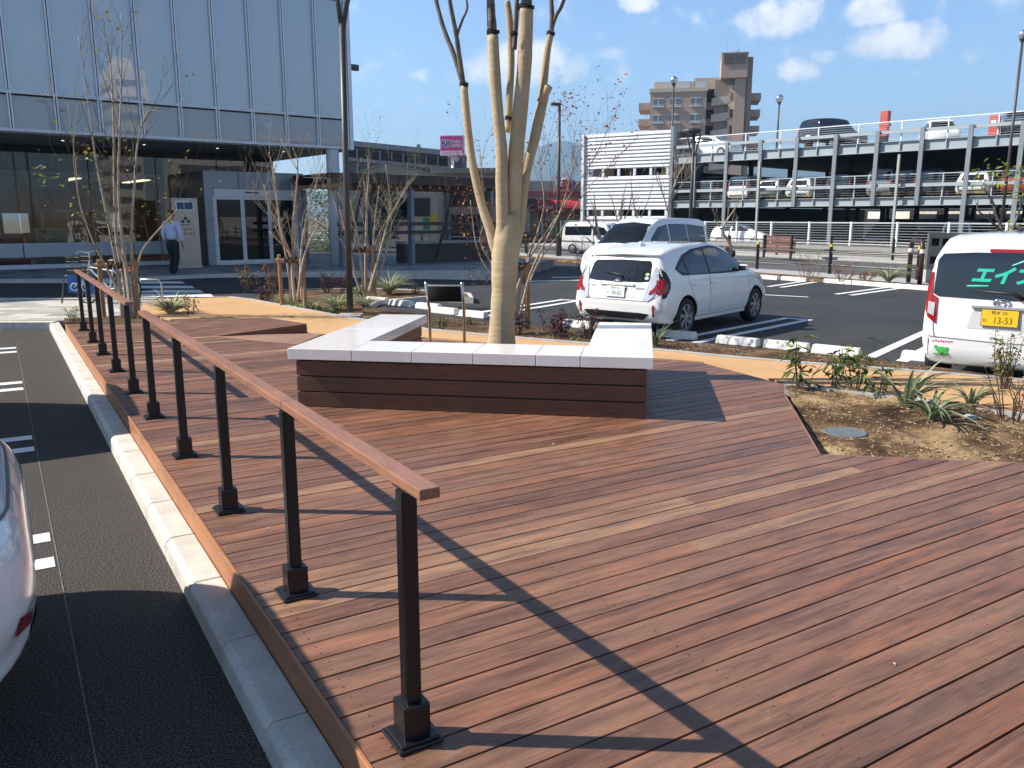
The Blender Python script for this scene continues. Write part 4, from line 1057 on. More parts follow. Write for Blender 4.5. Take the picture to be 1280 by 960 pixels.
fr_.box2((dx0,by,.02),(dx0+.06,by+.1,dh)); fr_.box2((dx1-.06,by,.02),(dx1,by+.1,dh)); fr_.box2((dx0,by,dh-.24),(dx1,by+.1,dh)); fr_.box2((dx0,by,.02),(dx1,by+.1,.06))
fr_.build('door_frame',WHITEP,bd)
MB().box2((-2.9,by-.03,dh-.12),(-2.5,by,dh-.08)).build('door_sensor',BLACKP,bd)
nw=3; dw=(dx1-dx0-.12)/nw
for i in range(nw):
    a=dx0+.06+dw*i; b=a+dw
    dd_=MB(); dd_.box2((a+.004,by+.03,.065),(a+.06,by+.07,dh-.245)); dd_.box2((b-.06,by+.03,.065),(b-.004,by+.07,dh-.245)); dd_.box2((a+.06,by+.03,dh-.32),(b-.06,by+.07,dh-.245)); dd_.box2((a+.06,by+.03,.065),(b-.06,by+.07,.16))
    do=dd_.build('sliding_door',WHITEP,bd); MB().box2((a+.06,by+.045,.16),(b-.06,by+.055,dh-.32)).build('pane',DOORG,do)
MB().box2((bx0+.1,gy+1.7,.03),(bx1-.1,gy+1.8,dh)).build('inner_wall',INW,bd)
MB().box2((bx0+.5,gy+.6,.03),(bx0+1.3,gy+1.0,1.2)).build('display_counter',GREYP,bd)
MB().cyl((-.68,.03,0),(-.68,.03,z0-.05),.20,.20,28).build('column',COLW,bd,smooth=True)
MB().cyl((-12.6,.03,0),(-12.6,.03,z0-.05),.0201,.0201,8).build('rain_pipe',GALV,bd)
# pylon sign by the entrance
sp=at(236,334.5,.39); py=thing('pylon_sign','tall brushed steel pylon sign with blue panel beside the entrance','sign',(sp.x,sp.y,.39),GTH-.12)
MB().box2((-.37,-.05,.06),(.37,.05,2.04)).build('panel',M('champagne steel',(.46,.40,.33),.35,.6,.05,2),py,bevel=.004)
MB().box2((-.39,-.08,0),(.39,.08,.06)).build('foot',STEEL,py)
pb=MB().box2((-.25,-.056,1.68),(.27,-.051,1.96)).build('display_panel',WHITEP,py)
mb=MB(); mb.box2((-.21,-.061,1.71),(-.02,-.0565,1.91)); mb.box2((0,-.061,1.71),(.23,-.0565,1.91)); mb.build('blue_screen',M('blue display',(.01,.06,.16),.2),py)
mb=MB()
for x,z,m in ((-.07,1.53,0),(.07,1.53,0),(0,1.45,1),(-.08,1.36,1),(.08,1.36,1)): mb.lathe([(.001,0),(.045,0),(.045,.006),(.001,.006)],(x,-.058,z),14,m,Matrix.Rotation(radians(90),3,'X'))
mb.build('emblem',[M('gold emblem',(.75,.62,.38),.4),INK],py)
mb=MB(); rng=random.Random(4)
mb.box2((-.13,-.055,1.255),(.13,-.0515,1.275))
for zc in (1.13,1.0):      # rows of worn characters too small to read
    for i in range(6):
        x=-.24+i*.085
        for k in range(4):
            if rng.random()<.8: mb.box2((x,-.055,zc-.035+k*.022),(x+.062,-.0515,zc-.027+k*.022))
        mb.box2((x+.02+rng.uniform(0,.02),-.0565,zc-.037),(x+.03+rng.uniform(0,.02),-.0552,zc+.037))
mb.build('lettering',INK,py)

# ------------------------------------------------------------------ the walking man
def skin(name, V, E, rad, mat, parent, sub=2):
    me=bpy.data.meshes.new(name); me.from_pydata(V,E,[]); o=bpy.data.objects.new(name,me); COL.objects.link(o); o.parent=parent
    m=o.modifiers.new('Skin','SKIN'); m.use_smooth_shade=True
    if not me.skin_vertices: me.skin_vertices.new() if hasattr(me.skin_vertices,'new') else None
    for i,r in enumerate(rad):
        sv=me.skin_vertices[0].data[i]; sv.radius=r if hasattr(r,'__len__') else (r,r); sv.use_root=(i==0)
    s=o.modifiers.new('Sub','SUBSURF'); s.levels=sub; s.render_levels=sub
    me.materials.append(mat); return o
SKIN=M('skin',(.42,.25,.17),.5); SHIRT=M('pale lavender shirt',(.62,.64,.80),.8,0,.06,9,bmp=.3,bs=25); TROU=M('black trousers',(.010,.010,.013),.8); HAIR=M('black hair',(.010,.009,.009),.55); SHOE=M('black shoes',(.012,.012,.012),.4)
mp_=ata(219,346.5); man=thing('person','man in a pale shirt and black trousers walking away toward the pylon sign','person',(mp_.x,mp_.y,zA(mp_.x)),radians(-14))
# local: +y is the way he walks, x to his right
V=[(0,0,.95),(0,.01,1.12),(0,.02,1.30),(0,.02,1.42),(0,.035,1.50),(0,.045,1.565),(0,.055,1.64),(0,.05,1.70),
   (-.17,.01,1.40),(-.245,-.03,1.14),(-.225,.05,.93),(-.222,.075,.87),(.17,.01,1.40),(.255,.03,1.13),(.245,.06,.90),(.243,.075,.83)]
E=[(0,1),(1,2),(2,3),(3,4),(4,5),(5,6),(6,7),(3,8),(8,9),(9,10),(10,11),(3,12),(12,13),(13,14),(14,15)]
rr=[(.135,.095),(.13,.095),(.155,.105),(.12,.085),.052,(.058,.062),(.076,.092),(.066,.08),.06,.042,.030,(.018,.036),.06,.042,.030,(.018,.036)]
body=skin('body',V,E,rr,SKIN,man)
for s,hx,hy,hz in ((-1,-.222,.075,.87),(1,.243,.075,.83)):
    for k,(fy,fl) in enumerate(((-.026,.07),(-.009,.08),(.009,.076),(.026,.06))):
        skin('finger',[(hx,hy+fy*.8,hz-.02),(hx,hy+fy+.006,hz-.05),(hx-.004*s,hy+fy+.016,hz-.05-fl*.6)],[(0,1),(1,2)],[.010,.009,.007],SKIN,man,1)
    skin('thumb',[(hx-.006*s,hy+.03,hz),(hx-.012*s,hy+.058,hz-.02),(hx-.016*s,hy+.066,hz-.05)],[(0,1),(1,2)],[.012,.011,.008],SKIN,man,1)
V=[(0,0,.965),(0,.0,1.10),(0,.015,1.28),(0,.015,1.40),(0,.025,1.465),(-.17,.01,1.405),(-.225,-.01,1.24),(-.25,-.03,1.13),(-.232,.035,.965),(.17,.01,1.405),(.232,.015,1.24),(.26,.03,1.12),(.25,.055,.945)]
E=[(0,1),(1,2),(2,3),(3,4),(3,5),(5,6),(6,7),(7,8),(3,9),(9,10),(10,11),(11,12)]
skin('shirt',V,E,[(.172,.125),(.170,.125),(.182,.13),(.14,.10),(.075,.075),.088,.072,.064,.052,.088,.072,.064,.052],SHIRT,man)
skin('trousers',[(0,.0,1.0),(0,0,.90),(-.09,.0,.82),(-.095,.09,.50),(-.09,-.02,.09),(.09,.0,.82),(.095,.02,.48),(.095,-.16,.11)],[(0,1),(1,2),(2,3),(3,4),(1,5),(5,6),(6,7)],[(.158,.118),(.165,.125),.098,.074,.062,.098,.074,.062],TROU,man)
skin('shoe',[(-.09,-.04,.05),(-.09,.05,.045),(-.09,.16,.035)],[(0,1),(1,2)],[.048,.048,.036],SHOE,man,1)
skin('shoe',[(.095,-.19,.095),(.095,-.11,.055),(.095,-.01,.03)],[(0,1),(1,2)],[.048,.046,.034],SHOE,man,1)
mb=MB(); mb.ball((0,.035,1.668),.098,18,0,(.94,1.08,1.0)); mb.v=[q for q in mb.v]
for i,q in enumerate(mb.v):
    if q.z<1.60: mb.v[i]=Vector((q.x*.75,min(q.y,.035)*.6+.02,1.60-(1.60-q.z)*.4))
    if q.y>.10: mb.v[i]=Vector((q.x,.10,max(q.z,1.69)))
mb.build('hair',HAIR,man,smooth=True)
for s in (-1,1): MB().ball((s*.082,.055,1.625),.022,10,0,(.5,.9,1.4)).build('ear',SKIN,man,smooth=True)

# ------------------------------------------------------------------ forked lamp post by the path
lp=at(438,393.5,.28); lamp=thing('lamp_post','dark grey forked lamp post standing in the sapling bed','street lamp',(lp.x,lp.y,.235))
Yl=lp.y
MB().box2((-.20,-.16,-.05),(.20,.16,.055)).build('foot_block',CONC,lamp,bevel=.012)
fk=aty(427.5,30,Yl); MB().tube([lp+Vector((0,0,.05)),aty(433,240,Yl),fk],[.052,.050,.046],16).build('post',DARKM,lamp,world=True,smooth=True)
for (u,v,dx) in ((416,-30,-.15),(440,-20,.15)):
    e=aty(u,v,Yl); MB().tube([fk-Vector((0,0,.12)),fk+(e-fk)*.5,e,e+(e-fk)*.9],[.040,.036,.034,.030],12).build('arm',DARKM,lamp,world=True,smooth=True)
    h_=e+(e-fk)*.9; MB().box((h_.x+dx*.9,h_.y-.1,h_.z),(.45,.22,.08)).build('lamp_head',DARKM,lamp,world=True,bevel=.02)

# ------------------------------------------------------------------ pergola beyond the forecourt
pg=thing('pergola','dark timber pergola with slatted roof and long rails beyond the forecourt','pergola',tuple(at(515,331,.39)),GTH)
PB=at(515,331,.39); pw=3.4
ROOFB=m_wood('dark pergola timber',(.030,.020,.017),(.06,.04,.03),(2,30,30),3); SLAT=m_wood('lit pergola slats',(.34,.17,.09),(.48,.27,.15),(20,2,20),3)  # rafters get a pale timber with the light on the slats in its colour
for x,y in ((0,0),(3.1,0),(-2.4,0),(0,2.6),(3.1,2.6),(-2.4,2.6)):
    mb=MB(); mb.box((x,y,1.17),(.11,.24,2.34)); mb.build('post',M('slate painted post',(.16,.19,.23),.4),pg)
for y in (-.14,2.74): MB().box2((-2.7,y-.05,2.47),(4.2,y+.05,2.73)).build('beam',ROOFB,pg)
MB().box2((-2.7,-.08,2.735),(4.2,2.7,2.76)).build('roof_sheet',ROOFB,pg)
for i in range(19):
    x=-2.5+i*.355; mb=MB(); mb.box2((x,-.02,2.36),(x+.07,2.6,2.465)); mb.build('rafter',SLAT,pg)
for z in (1.02,1.28): MB().box2((-2.6,-.16,z-.055),(4.0,-.125,z+.055)).build('rail',ROOFB,pg)
for x in (-2.2,1.1): MB().bar((x,.3,.1),(x+.75,.3,2.4),.07).build('brace',ROOFB,pg)
MB().box2((.3,.9,.0),(3.6,1.5,.62)).build('planter_wall',M('dark planter wall',(.05,.045,.045),.6),pg)
MB().box2((.28,.88,.62),(3.62,1.52,.70)).build('planter_cap',CONC,pg)

# ------------------------------------------------------------------ bicycle rack hoops, bicycle
hp=at(197,378,.33)
bkS=thing('bicycle_sign','blue bicycle parking sign plate on a low steel hoop behind the railing','sign',tuple(at(106,379,.32)))
MB().tube([(-.42,0,0),(-.34,0,.44),(-.30,0,.5),(.26,0,.5),(.30,0,.44),(.30,0,0)],[.014]*6,10).build('hoop',DARKM,bkS,smooth=True)
MB().box2((-.26,-.035,.20),(.20,-.025,.52)).build('plate',M('blue sign plate',(.015,.085,.30),.4),bkS)
mb=MB(); 
for cx_ in (-.14,.06): mb.tube([(cx_+.065*cos(a),-.039,.30+.065*sin(a)) for a in [i*pi/9 for i in range(19)]],[.008]*19,5)
mb.tube([(-.14,-.039,.30),(-.06,-.039,.40),(.03,-.039,.40),(.06,-.039,.30),(-.03,-.039,.30),(-.06,-.039,.40)],[.008]*6,5); mb.tube([(-.03,-.039,.30),(.03,-.039,.40),(.02,-.039,.44)],[.007]*3,5)
mb.build('bicycle_symbol',WHITEP,bkS)
h2=thing('rack_hoop','low galvanised steel hoop at the edge of the crosswalk','bicycle rack',tuple(at(196,379,.33)))
MB().tube([(-.30,0,0),(-.30,0,.36),(-.25,0,.43),(.06,0,.43),(.11,0,.36),(.11,0,0)],[.015]*6,10).build('hoop',GALV,h2,smooth=True)
def bicycle(label,loc,rz,fm):
    t=thing('bicycle',label,'bicycle',loc,rz); Rw=.30
    for x in (-.5,.5):
        mb=MB(); mb.tube([(x+Rw*cos(a),0,Rw+.0+Rw*sin(a)) for a in [i*pi/14 for i in range(29)]],[.017]*29,8); w_=mb.build('wheel',TYRE,t,smooth=True)
        mb=MB()
        for i in range(14): a=i*pi/7; mb.bar((x,0,Rw),(x+Rw*.97*cos(a),0,Rw+Rw*.97*sin(a)),.003)
        mb.build('spokes',GALV,w_)
    mb=MB()
    for a,b,r in (((-.5,0,.3),(-.08,0,.28),.011),((-.08,0,.28),(-.22,0,.72),.015),((-.5,0,.3),(-.2,0,.62),.009),((-.08,0,.28),(.36,0,.62),.018),((.36,0,.78),(.5,0,.3),.014),((-.2,0,.6),(.36,0,.66),.014)): mb.tube([a,b],[r,r],8)
    mb.build('frame',fm,t)
    MB().tube([(.34,-.28,.92),(.42,-.16,.95),(.36,0,.92),(.36,0,.78),(.36,0,.92),(.42,.16,.95),(.34,.28,.92)],[.011]*7,8).build('handlebar',CHROME,t,smooth=True)
    mb=MB(); mb.ball((-.24,0,.78),.11,12,0,(1.25,.8,.42)); mb.build('saddle',BLACKP,t,smooth=True)
    mb=MB()
    for z in (.60,.68,.76,.84):
        mb.tube([(.45,-.15,z),(.75,-.16,z),(.75,.16,z),(.45,.15,z),(.45,-.15,z)],[.003]*5,4)
    for i in range(9):
        y=-.16+i*.04; mb.bar((.75,y,.58),(.77,y,.86),.003); mb.bar((.45,y,.58),(.45,y,.86),.003)
    for i in range(8): x=.45+i*.04; mb.bar((x,-.155,.58),(x,-.165,.86),.003); mb.bar((x,.155,.58),(x,.165,.86),.003); mb.bar((x,-.15,.585),(x,.15,.585),.005)
    mb.build('basket',DARKM,t)
    MB().bar((-.08,-.09,.28),(-.08,.09,.28),.02).build('crank',GALV,t); MB().box2((-.72,-.06,.61),(-.36,.06,.63)).build('luggage_rack',GALV,t)
    MB().box2((-.70,-.09,.63),(-.42,.09,.71)).build('red_saddle_bag',CARR,t,bevel=.03)
    return t
bp=at(122,383,.32); bicycle('silver bicycle with wire basket and red bag parked behind the far railing',(bp.x,bp.y+.4,.32),radians(158),GALV)
# ------------------------------------------------------------------ steel parking deck
GD=Vector((.692,-.721,0)).normalized(); GAZ=atan2(GD.y,GD.x); G0=Vector((10.9,57,0))
STEELG=M('grey green painted steel',(.36,.40,.42),.45,.1,.07,.8); STEELD=M('grey painted steel',(.22,.245,.265),.45,.1,.08,.8)
SLABD=M('deck underside',(.016,.017,.019),.7,0,.2,1); SLABT=m_concrete('deck floor concrete',(.33,.33,.32))  # underside near black, with the shade below the floors in its colour
gar=thing('parking_deck','two storey grey steel parking deck with cars on its floors and roof','car park',tuple(G0),GAZ)
# local x along the facade towards the right, local y away from the road
L0,L1=-.1,46.0; DEP=30.0
NC=20; SPC=2.36; X0=1.62
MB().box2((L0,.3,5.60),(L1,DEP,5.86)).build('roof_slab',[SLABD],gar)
MB().box2((L0,.3,5.862),(L1,DEP,5.90)).build('roof_surface',SLABT,gar)
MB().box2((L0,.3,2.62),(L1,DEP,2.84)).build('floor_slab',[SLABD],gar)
MB().box2((L0,.3,2.842),(L1,DEP,2.88)).build('floor_surface',SLABT,gar)
for zc,zh in ((5.64,.56),(2.73,.46)):
    mb=MB(); mb.box2((L0,.0,zc-zh/2),(L1,.02,zc+zh/2)); mb.box2((L0,-.12,zc+zh/2-.03),(L1,.3,zc+zh/2)); mb.box2((L0,-.12,zc-zh/2),(L1,.3,zc-zh/2+.03))
    for i in range(NC*2): mb.box2((X0+SPC*i/2-.03,-.10,zc-zh/2+.03),(X0+SPC*i/2+.03,0,zc+zh/2-.03))
    mb.build('edge_beam',STEELG,gar)
    MB().box2((L0,.3,zc-zh/2),(L1,.5,zc-zh/2+.25)).build('inner_beam',SLABD,gar)
for i in range(NC):
    x=X0+SPC*i; zb=0 if i%3==1 or i>7 else 2.5
    mb=MB(); mb.box2((x-.11,-.24,zb),(x+.11,-.13,6.5)); mb.build('column',STEELD,gar)
for i in range(7):
    for y in (6.0,11.5,17.5,23.5,29.7):
        x=X0+SPC*(3*i)+.5; MB().box((x,y,2.8),(.25,.25,5.6)).build('inner_column',SLABD,gar)
for z in (3.58,6.42): MB().box2((L0,-.13,z-.09),(L1,-.04,z+.09)).build('guard_beam',STEELG,gar)
for zb,h in ((2.96,1.2),(5.92,1.05)):
    mb=MB(); mb.box2((L0,.02,zb+h-.025),(L1,.06,zb+h+.025))
    for k in range(1,9): mb.box2((L0,.034,zb+h*k/9-.004),(L1,.044,zb+h*k/9+.004))
    for i in range(NC*1): x=X0+SPC*(i+.5); mb.box2((x-.03,.0,zb),(x+.03,.06,zb+h))
    mb.build('mesh_railing',WHITEP if zb>4 else GALV,gar)
    mb=MB()
    mb.box2((L0,DEP-.06,zb+h-.025),(L1,DEP-.02,zb+h+.025))
    for k in range(1,9): mb.box2((L0,DEP-.046,zb+h*k/9-.004),(L1,DEP-.036,zb+h*k/9+.004))
    for i in range(NC): x=X0+SPC*(i+.5); mb.box2((x-.03,DEP-.06,zb),(x+.03,DEP,zb+h))
    mb.build('mesh_railing',GALV,gar)
mb=MB(); rng=random.Random(2)
for i in range(36): x=.6+i*1.18; mb.box2((x,.55,2.885),(x+.75,.72,2.99))
mb.build('yellow_wheel_stops',AMBER,gar)
for x in (6.3,14.6):
    MB().box2((X0+SPC*2-.1+x-6.3+.14,-.42,.1),(X0+SPC*2+x-6.3+.16,-.28,5.2)).build('drain_pipe',CONC,gar)
gp=lambda x,y,z=0: G0+Vector((GD.x*x-GD.y*y,GD.y*x+GD.x*y,z))
MB().box2((L0,DEP-.3,2.9),(L1,DEP-.15,4.75)).build('shade_wall_rear',SLABD,gar)  # dark wall added to cut the bright strip at the rear
MB().box2((L0+.02,3.0,2.9),(L0+.2,DEP-.4,4.9)).build('shade_wall_side',SLABD,gar); MB().box2((L0+.02,3.0,0),(L0+.2,DEP-.4,2.58)).build('shade_wall_side',SLABD,gar)  # dark walls added to keep light out at the left end
# louvred ramp block at its left
lv0=aty(730,290,60.8); lv1=aty(836,290,57.2)
lvd=(lv1-lv0); lvd.z=0; LVL=lvd.length
lou=thing('louvred_block','white horizontally louvred wall of the ramp block left of the parking deck','building',(lv0.x,lv0.y,0),atan2(lvd.y,lvd.x))
LOUV=M('white louvre metal',(.66,.67,.68),.5,.1,.04,2)
def zt(v,Y=58): return aty(780,v,Y).z
bands=((zt(303),zt(270)),(zt(262),zt(219)),(zt(209),zt(163.5)))
for za,zb in bands:
    mb=MB(); n=max(4,int((zb-za)/.235)); h=(zb-za)/n
    for k in range(n):
        z=za+k*h; mb.add([(0,-.085,z+.02),(LVL,-.085,z+.02),(LVL,-.02,z+h-.01),(0,-.02,z+h-.01),(0,0,z),(LVL,0,z)],[(0,1,2,3),(4,5,1,0)])
        mb.add([(0,-.09,z+.015),(LVL,-.09,z+.015),(LVL,-.09,z+.06),(0,-.09,z+.06)],[(0,1,2,3)])
    mb.build('louvre_panel',LOUV,lou)
for za,zb in ((bands[0][1],bands[1][0]),(bands[1][1],bands[2][0])):
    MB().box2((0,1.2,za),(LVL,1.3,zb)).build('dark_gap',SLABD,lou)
    for i in range(6): x=.25+i*(LVL-.5)/5; MB().box2((x-.09,-.05,za),(x+.09,.1,zb)).build('column',WHITEP,lou)
MB().box2((0,.06,0),(LVL,6,zt(303))).build('base_wall',CONC,lou)
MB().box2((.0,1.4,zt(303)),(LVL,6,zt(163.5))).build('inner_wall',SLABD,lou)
MB().box2((LVL+.0,-.3,0),(LVL+.22,.2,zt(160))).build('edge_column',STEELD,lou)
MB().box2((-.2,-.2,bands[0][0]),(.0,.1,zt(163.5))).build('edge_column',WHITEP,lou)
# back boundary of the ground floor: striped panels, sunlight put into their pale colour
bk_=thing('panel_fence','pale striped panel fence glimpsed through the ground floor of the parking deck','fence',tuple(gp(6,DEP+3)),GAZ)
STRIPE=M('striped pale panel',(.80,.77,.70),.6,0,.25,3,stretch=(9,1,.2))
for i in range(-3,14): MB().box2((i*2.36,-.03,1.75),(i*2.36+1.5,.0,2.42)).build('panel',STRIPE,bk_)
mb=MB()
for i in range(15): pass
mb.box2((-45,.02,0),(44,.12,2.62)); mb.build('shade_backing',SLABD,bk_)  # near-black sheet added to darken the view through the ground floor
# red fire cabinets
for (x,y,z,hh,lb) in ((X0+SPC*3+4.3,1.6,5.9,1.85,'tall red fire hydrant cabinet standing on the parking deck roof'),(X0+SPC*3+4.2,1.3,2.88,1.75,'red fire cabinet on the middle floor of the parking deck'),(X0+SPC*6+3.0,1.2,5.9,1.1,'small red alarm box with white square on the roof edge')):
    c=thing('fire_cabinet',lb,'fire cabinet',tuple(gp(x,y,z)),GAZ)
    RC=M('faded red steel',(.50,.09,.065),.5,0,.08,3)
    MB().box2((-.22,-.2,.45 if hh>1.8 else .0),(.22,.2,hh)).build('cabinet',RC,c,bevel=.02); MB().box2((-.25,-.22,hh*.55),(.28,.22,hh*.62)).build('shelf',RC,c)
    if hh>1.8: MB().box2((-.2,-.18,0),(.2,.18,.45)).build('plinth',SLABD,c)
    if hh<1.5: MB().box2((-.12,-.21,.55),(.12,-.203,.85)).build('white_square',PLATEW,c)
# mirror globe lamps on the roof, road lamps
def globe(label,x,y,zb,zt_,r=.22):
    c=thing('globe_lamp',label,'street lamp',tuple(gp(x,y,zb)))
    H=zt_-zb; MB().tube([(0,0,0),(0,0,H-r)],[.07,.05],10).build('post',DARKM,c,smooth=True); mb=MB(); mb.ball((0,0,H),r,20); mb.build('globe',M('mirror globe',(.62,.66,.72),.12,.85,.02),c,smooth=True)
    mb=MB(); mb.lathe([(.05,H-r-.1),(.12,H-r),(.10,H-r+.06)],(0,0,0),14); mb.build('collar',DARKM,c)
def lamp_at(label,u,v,Y,zb,r):
    p=aty(u,v,Y); c=thing('globe_lamp',label,'street lamp',(p.x,p.y,zb)); H=p.z-zb
    MB().tube([(0,0,0),(0,0,H-r)],[.075,.055],10).build('post',DARKM,c,smooth=True); mb=MB(); mb.ball((0,0,H),r,20); mb.build('globe',M('mirror globe',(.62,.66,.72),.12,.85,.02),c,smooth=True)
    mb=MB(); mb.lathe([(.055,H-r-.16),(.15,H-r*.9),(.13,H-r*.6)],(0,0,0),14); mb.build('collar',DARKM,c)
lamp_at('mirror globe lamp in front of the brown apartment block',842.5,100,57,0,.25)
lamp_at('mirror globe lamp standing alone on the parking deck roof right of the apartments',974.5,123,58,5.9,.26)
lamp_at('tall mirror globe lamp at the right edge above the parking deck',1279,43,39.5,0,.2)
def road_lamp(label,u,v0,v1,Y,arm):
    p=aty(u,v1,Y); top=aty(u,v0,Y); c=thing('road_lamp',label,'street lamp',(p.x,p.y,.1)); H=top.z-.1
    MB().tube([(0,0,0),(0,0,H)],[.09,.06],10).build('post',DARKM,c,smooth=True); MB().box((arm*.45,-.05,H+.02),(.45,.22,.12)).build('lamp_head',DARKM,c,bevel=.04); return c,H
road_lamp('slim dark road lamp with small head before the hills',697.5,131,305,38,-.35)
c,H=road_lamp('dark road lamp with flat double dish before the deck corner',862,166,300,37,0)
MB().tube([(-.30,0,H-.05),(-.06,0,H-1.0),(.06,0,H-1.0),(.30,0,H-.05)],[.035]*4,8).build('fork',DARKM,c); mb=MB(); mb.lathe([(.01,H+.22),(.42,H+.14),(.44,H+.05),(.01,H+.02)],(-.1,0,0),18); mb.build('dish',DARKM,c)
# ------------------------------------------------------------------ white mesh fence on a low block wall along the road
wl=thing('block_wall','low grey concrete block wall along the far pavement','wall',tuple(dp(33.05,0)),TH)
WALLM=m_pavers('concrete block wall',(.36,.35,.33),(.30,.295,.28),.8,.2,0,(.2,.2,.19))
MB().box2((0,-34,0),(.18,70,.62)).build('blocks',CONCD,wl)
mb=MB()
for k in range(3): mb.box2((-.006,-34,.19+.2*k),(-.001,70,.205+.2*k))
mb.build('joints',SLABD,wl)
fn=thing('mesh_fence','white horizontal wire fence on posts above the block wall','fence',tuple(dp(33.14,0)),TH)
mb=MB()
for k in range(8): mb.box2((-.008,-34,.70+.115*k),(.008,70,.714+.115*k))
mb.box2((-.03,-34,1.60),(.03,70,1.66)); mb.box2((-.03,-34,.66),(.03,70,.70)); mb.build('wires',GALV,fn)
for i in range(44): y=-33+i*2.3; MB().box2((-.05,y-.04,.62),(.05,y+.04,1.68)).build('post',WHITEP,fn)
# black pedestrian rail with yellow caps
rl=thing('pedestrian_rail','black two bar pedestrian rail with yellow capped posts along the near pavement','railing',tuple(dp(21.95,0)),TH)
mb=MB()
for z in (.42,.82): mb.tube([(0,-24,z),(0,60,z)],[.028,.028],8)
mb.build('bars',BLACKM,rl)
for i in range(29):
    y=-24+i*2.92; po=MB().cyl((0,y,.12),(0,y,.98),.055,.055,10).build('post',BLACKM,rl); MB().cyl((0,y,.98),(0,y,1.06),.057,.05,10).build('cap',AMBER,po)
rl2=thing('pedestrian_rail','black two bar rail on the far pavement before the block wall','railing',tuple(dp(31.2,0)),TH)
mb=MB()
for z in (.45,.85): mb.tube([(0,-24,z),(0,80,z)],[.028,.028],8)
mb.build('bars',BLACKM,rl2)
for i in range(34): y=-24+i*3; MB().cyl((0,y,.12),(0,y,1.0),.055,.055,8).build('post',BLACKM,rl2)
p=at(1142,354,.16); bb=thing('barrier','brown rounded bicycle barrier hoop at the lot corner','barrier',tuple(p),TH+.9)
BRN=M('dark brown coat',(.05,.025,.02),.4)
MB().tube([(-.42,0,0),(-.42,0,.95),(-.34,0,1.10),(.34,0,1.10),(.42,0,.95),(.42,0,0)],[.06]*6,10).build('hoop',BRN,bb,smooth=True)
for z in (.40,.78): MB().tube([(-.42,0,z),(.42,0,z)],[.045,.045],8).build('bar',BRN,bb)
for s in (-1,1): MB().cyl((s*.42,0,.80),(s*.42,0,.9),.064,.064,10).build('reflector',WHITEP,bb)
# grey openwork wall on a concrete base
q=at(1157,352.5,.16); ow=thing('openwork_wall','dark grey wall with square openings on a concrete base beside the microvan','wall',(q.x,q.y,.14),atan2(-.785,.62)*.0-.0)
ow.rotation_euler=(0,0,-.25); ow.matrix_basis=Matrix.Translation((q.x,q.y,.14))@Matrix.Rotation(-.25,4,'Z')
MB().box2((0,0,0),(3.4,.4,.34)).build('base',CONC,ow,bevel=.01)
mb=MB(); OWM=M('slate grey render',(.10,.105,.10),.7)
mb.box2((.0,.08,.34),(3.4,.30,.50)); mb.box2((0,.08,.70),(3.4,.30,.98)); mb.box2((0,.08,1.18),(3.4,.30,1.32))
for i in range(13):
    x=i*.265
    for z in (.50,.98): mb.box2((x,.082,z),(x+.07,.298,z+.20))
mb.build('openwork',OWM,ow)
MB().box2((0,.31,.34),(3.4,.33,1.3)).build('backing',M('slate backing',(.07,.075,.07),.8),ow)
# brown slatted box by the far fence
p=aty(972,326,36); bx=thing('slatted_box','brown slatted bench back on the far pavement','bench',(p.x,p.y,.15),TH+pi/2-.1)
for k in range(5): MB().box2((-.95,-.04,.22+.15*k),(.95,.02,.345+.15*k)).build('slat',m_wood('red brown slats',(.13,.065,.05),(.19,.095,.075),(2,20,20)),bx)
for s in (-1,1): MB().box2((s*.8-.04,.02,0),(s*.8+.04,.10,.98)).build('leg',BRN,bx)

# ------------------------------------------------------------------ apartment block
AP=aty(806,200,165); AX=aty(925,200,161.5); ad=(AX-AP); ad.z=0; AL=ad.length
apm=M('brown tile facade',(.40,.30,.235),.7,0,.05,.3); apl=M('light brown rim',(.52,.43,.35),.7,0,.05,.3); apd=M('shaded brown render',(.28,.215,.18),.7,0,.06,.4)  # apd is the facade brown with shade put into the colour
ap=thing('apartment_block','brown apartment block with stair tower and rooftop sign behind the parking deck','building',(AP.x,AP.y,0),atan2(ad.y,ad.x))
def az_(v,Y=165): return aty(870,v,Y).z
def axx(u):
    r=ray(u,150); n=Vector((-ad.y,ad.x,0)); tt=(AP-Vector((0,0,0))).dot(n)/Vector((r.x,r.y,0)).dot(n); h=Vector((r.x*tt,r.y*tt,0))-Vector((AP.x,AP.y,0)); return h.dot(ad.normalized())
xa,xb_,xc,xd=axx(812),axx(882),axx(892),axx(930); zr=az_(116); zp=az_(101)
MB().box2((xa,0,0),(xb_,14,zr)).build('wall',apm,ap)
MB().box2((xa-.2,-.2,zr),(xb_+.2,14,zr+.7)).build('parapet',apl,ap)
MB().box2((axx(816),2,zr+.7),(axx(866),12,zp)).build('penthouse',apl,ap); MB().box2((axx(866),2.6,zr+.7),(axx(898),12,zp+.6)).build('penthouse',apl,ap)
for u0,u1 in ((827,839),(846,861),(867,882)): MB().box2((axx(u0),1.93,zr+.7),(axx(u1),1.99,zr+2.1)).build('window',M('pale window',(.45,.47,.50),.2,0,.05),ap)
WIN=M('apartment window glass',(.13,.16,.18),.12,0,.1,1); 
zf=(az_(110)-az_(128.5))
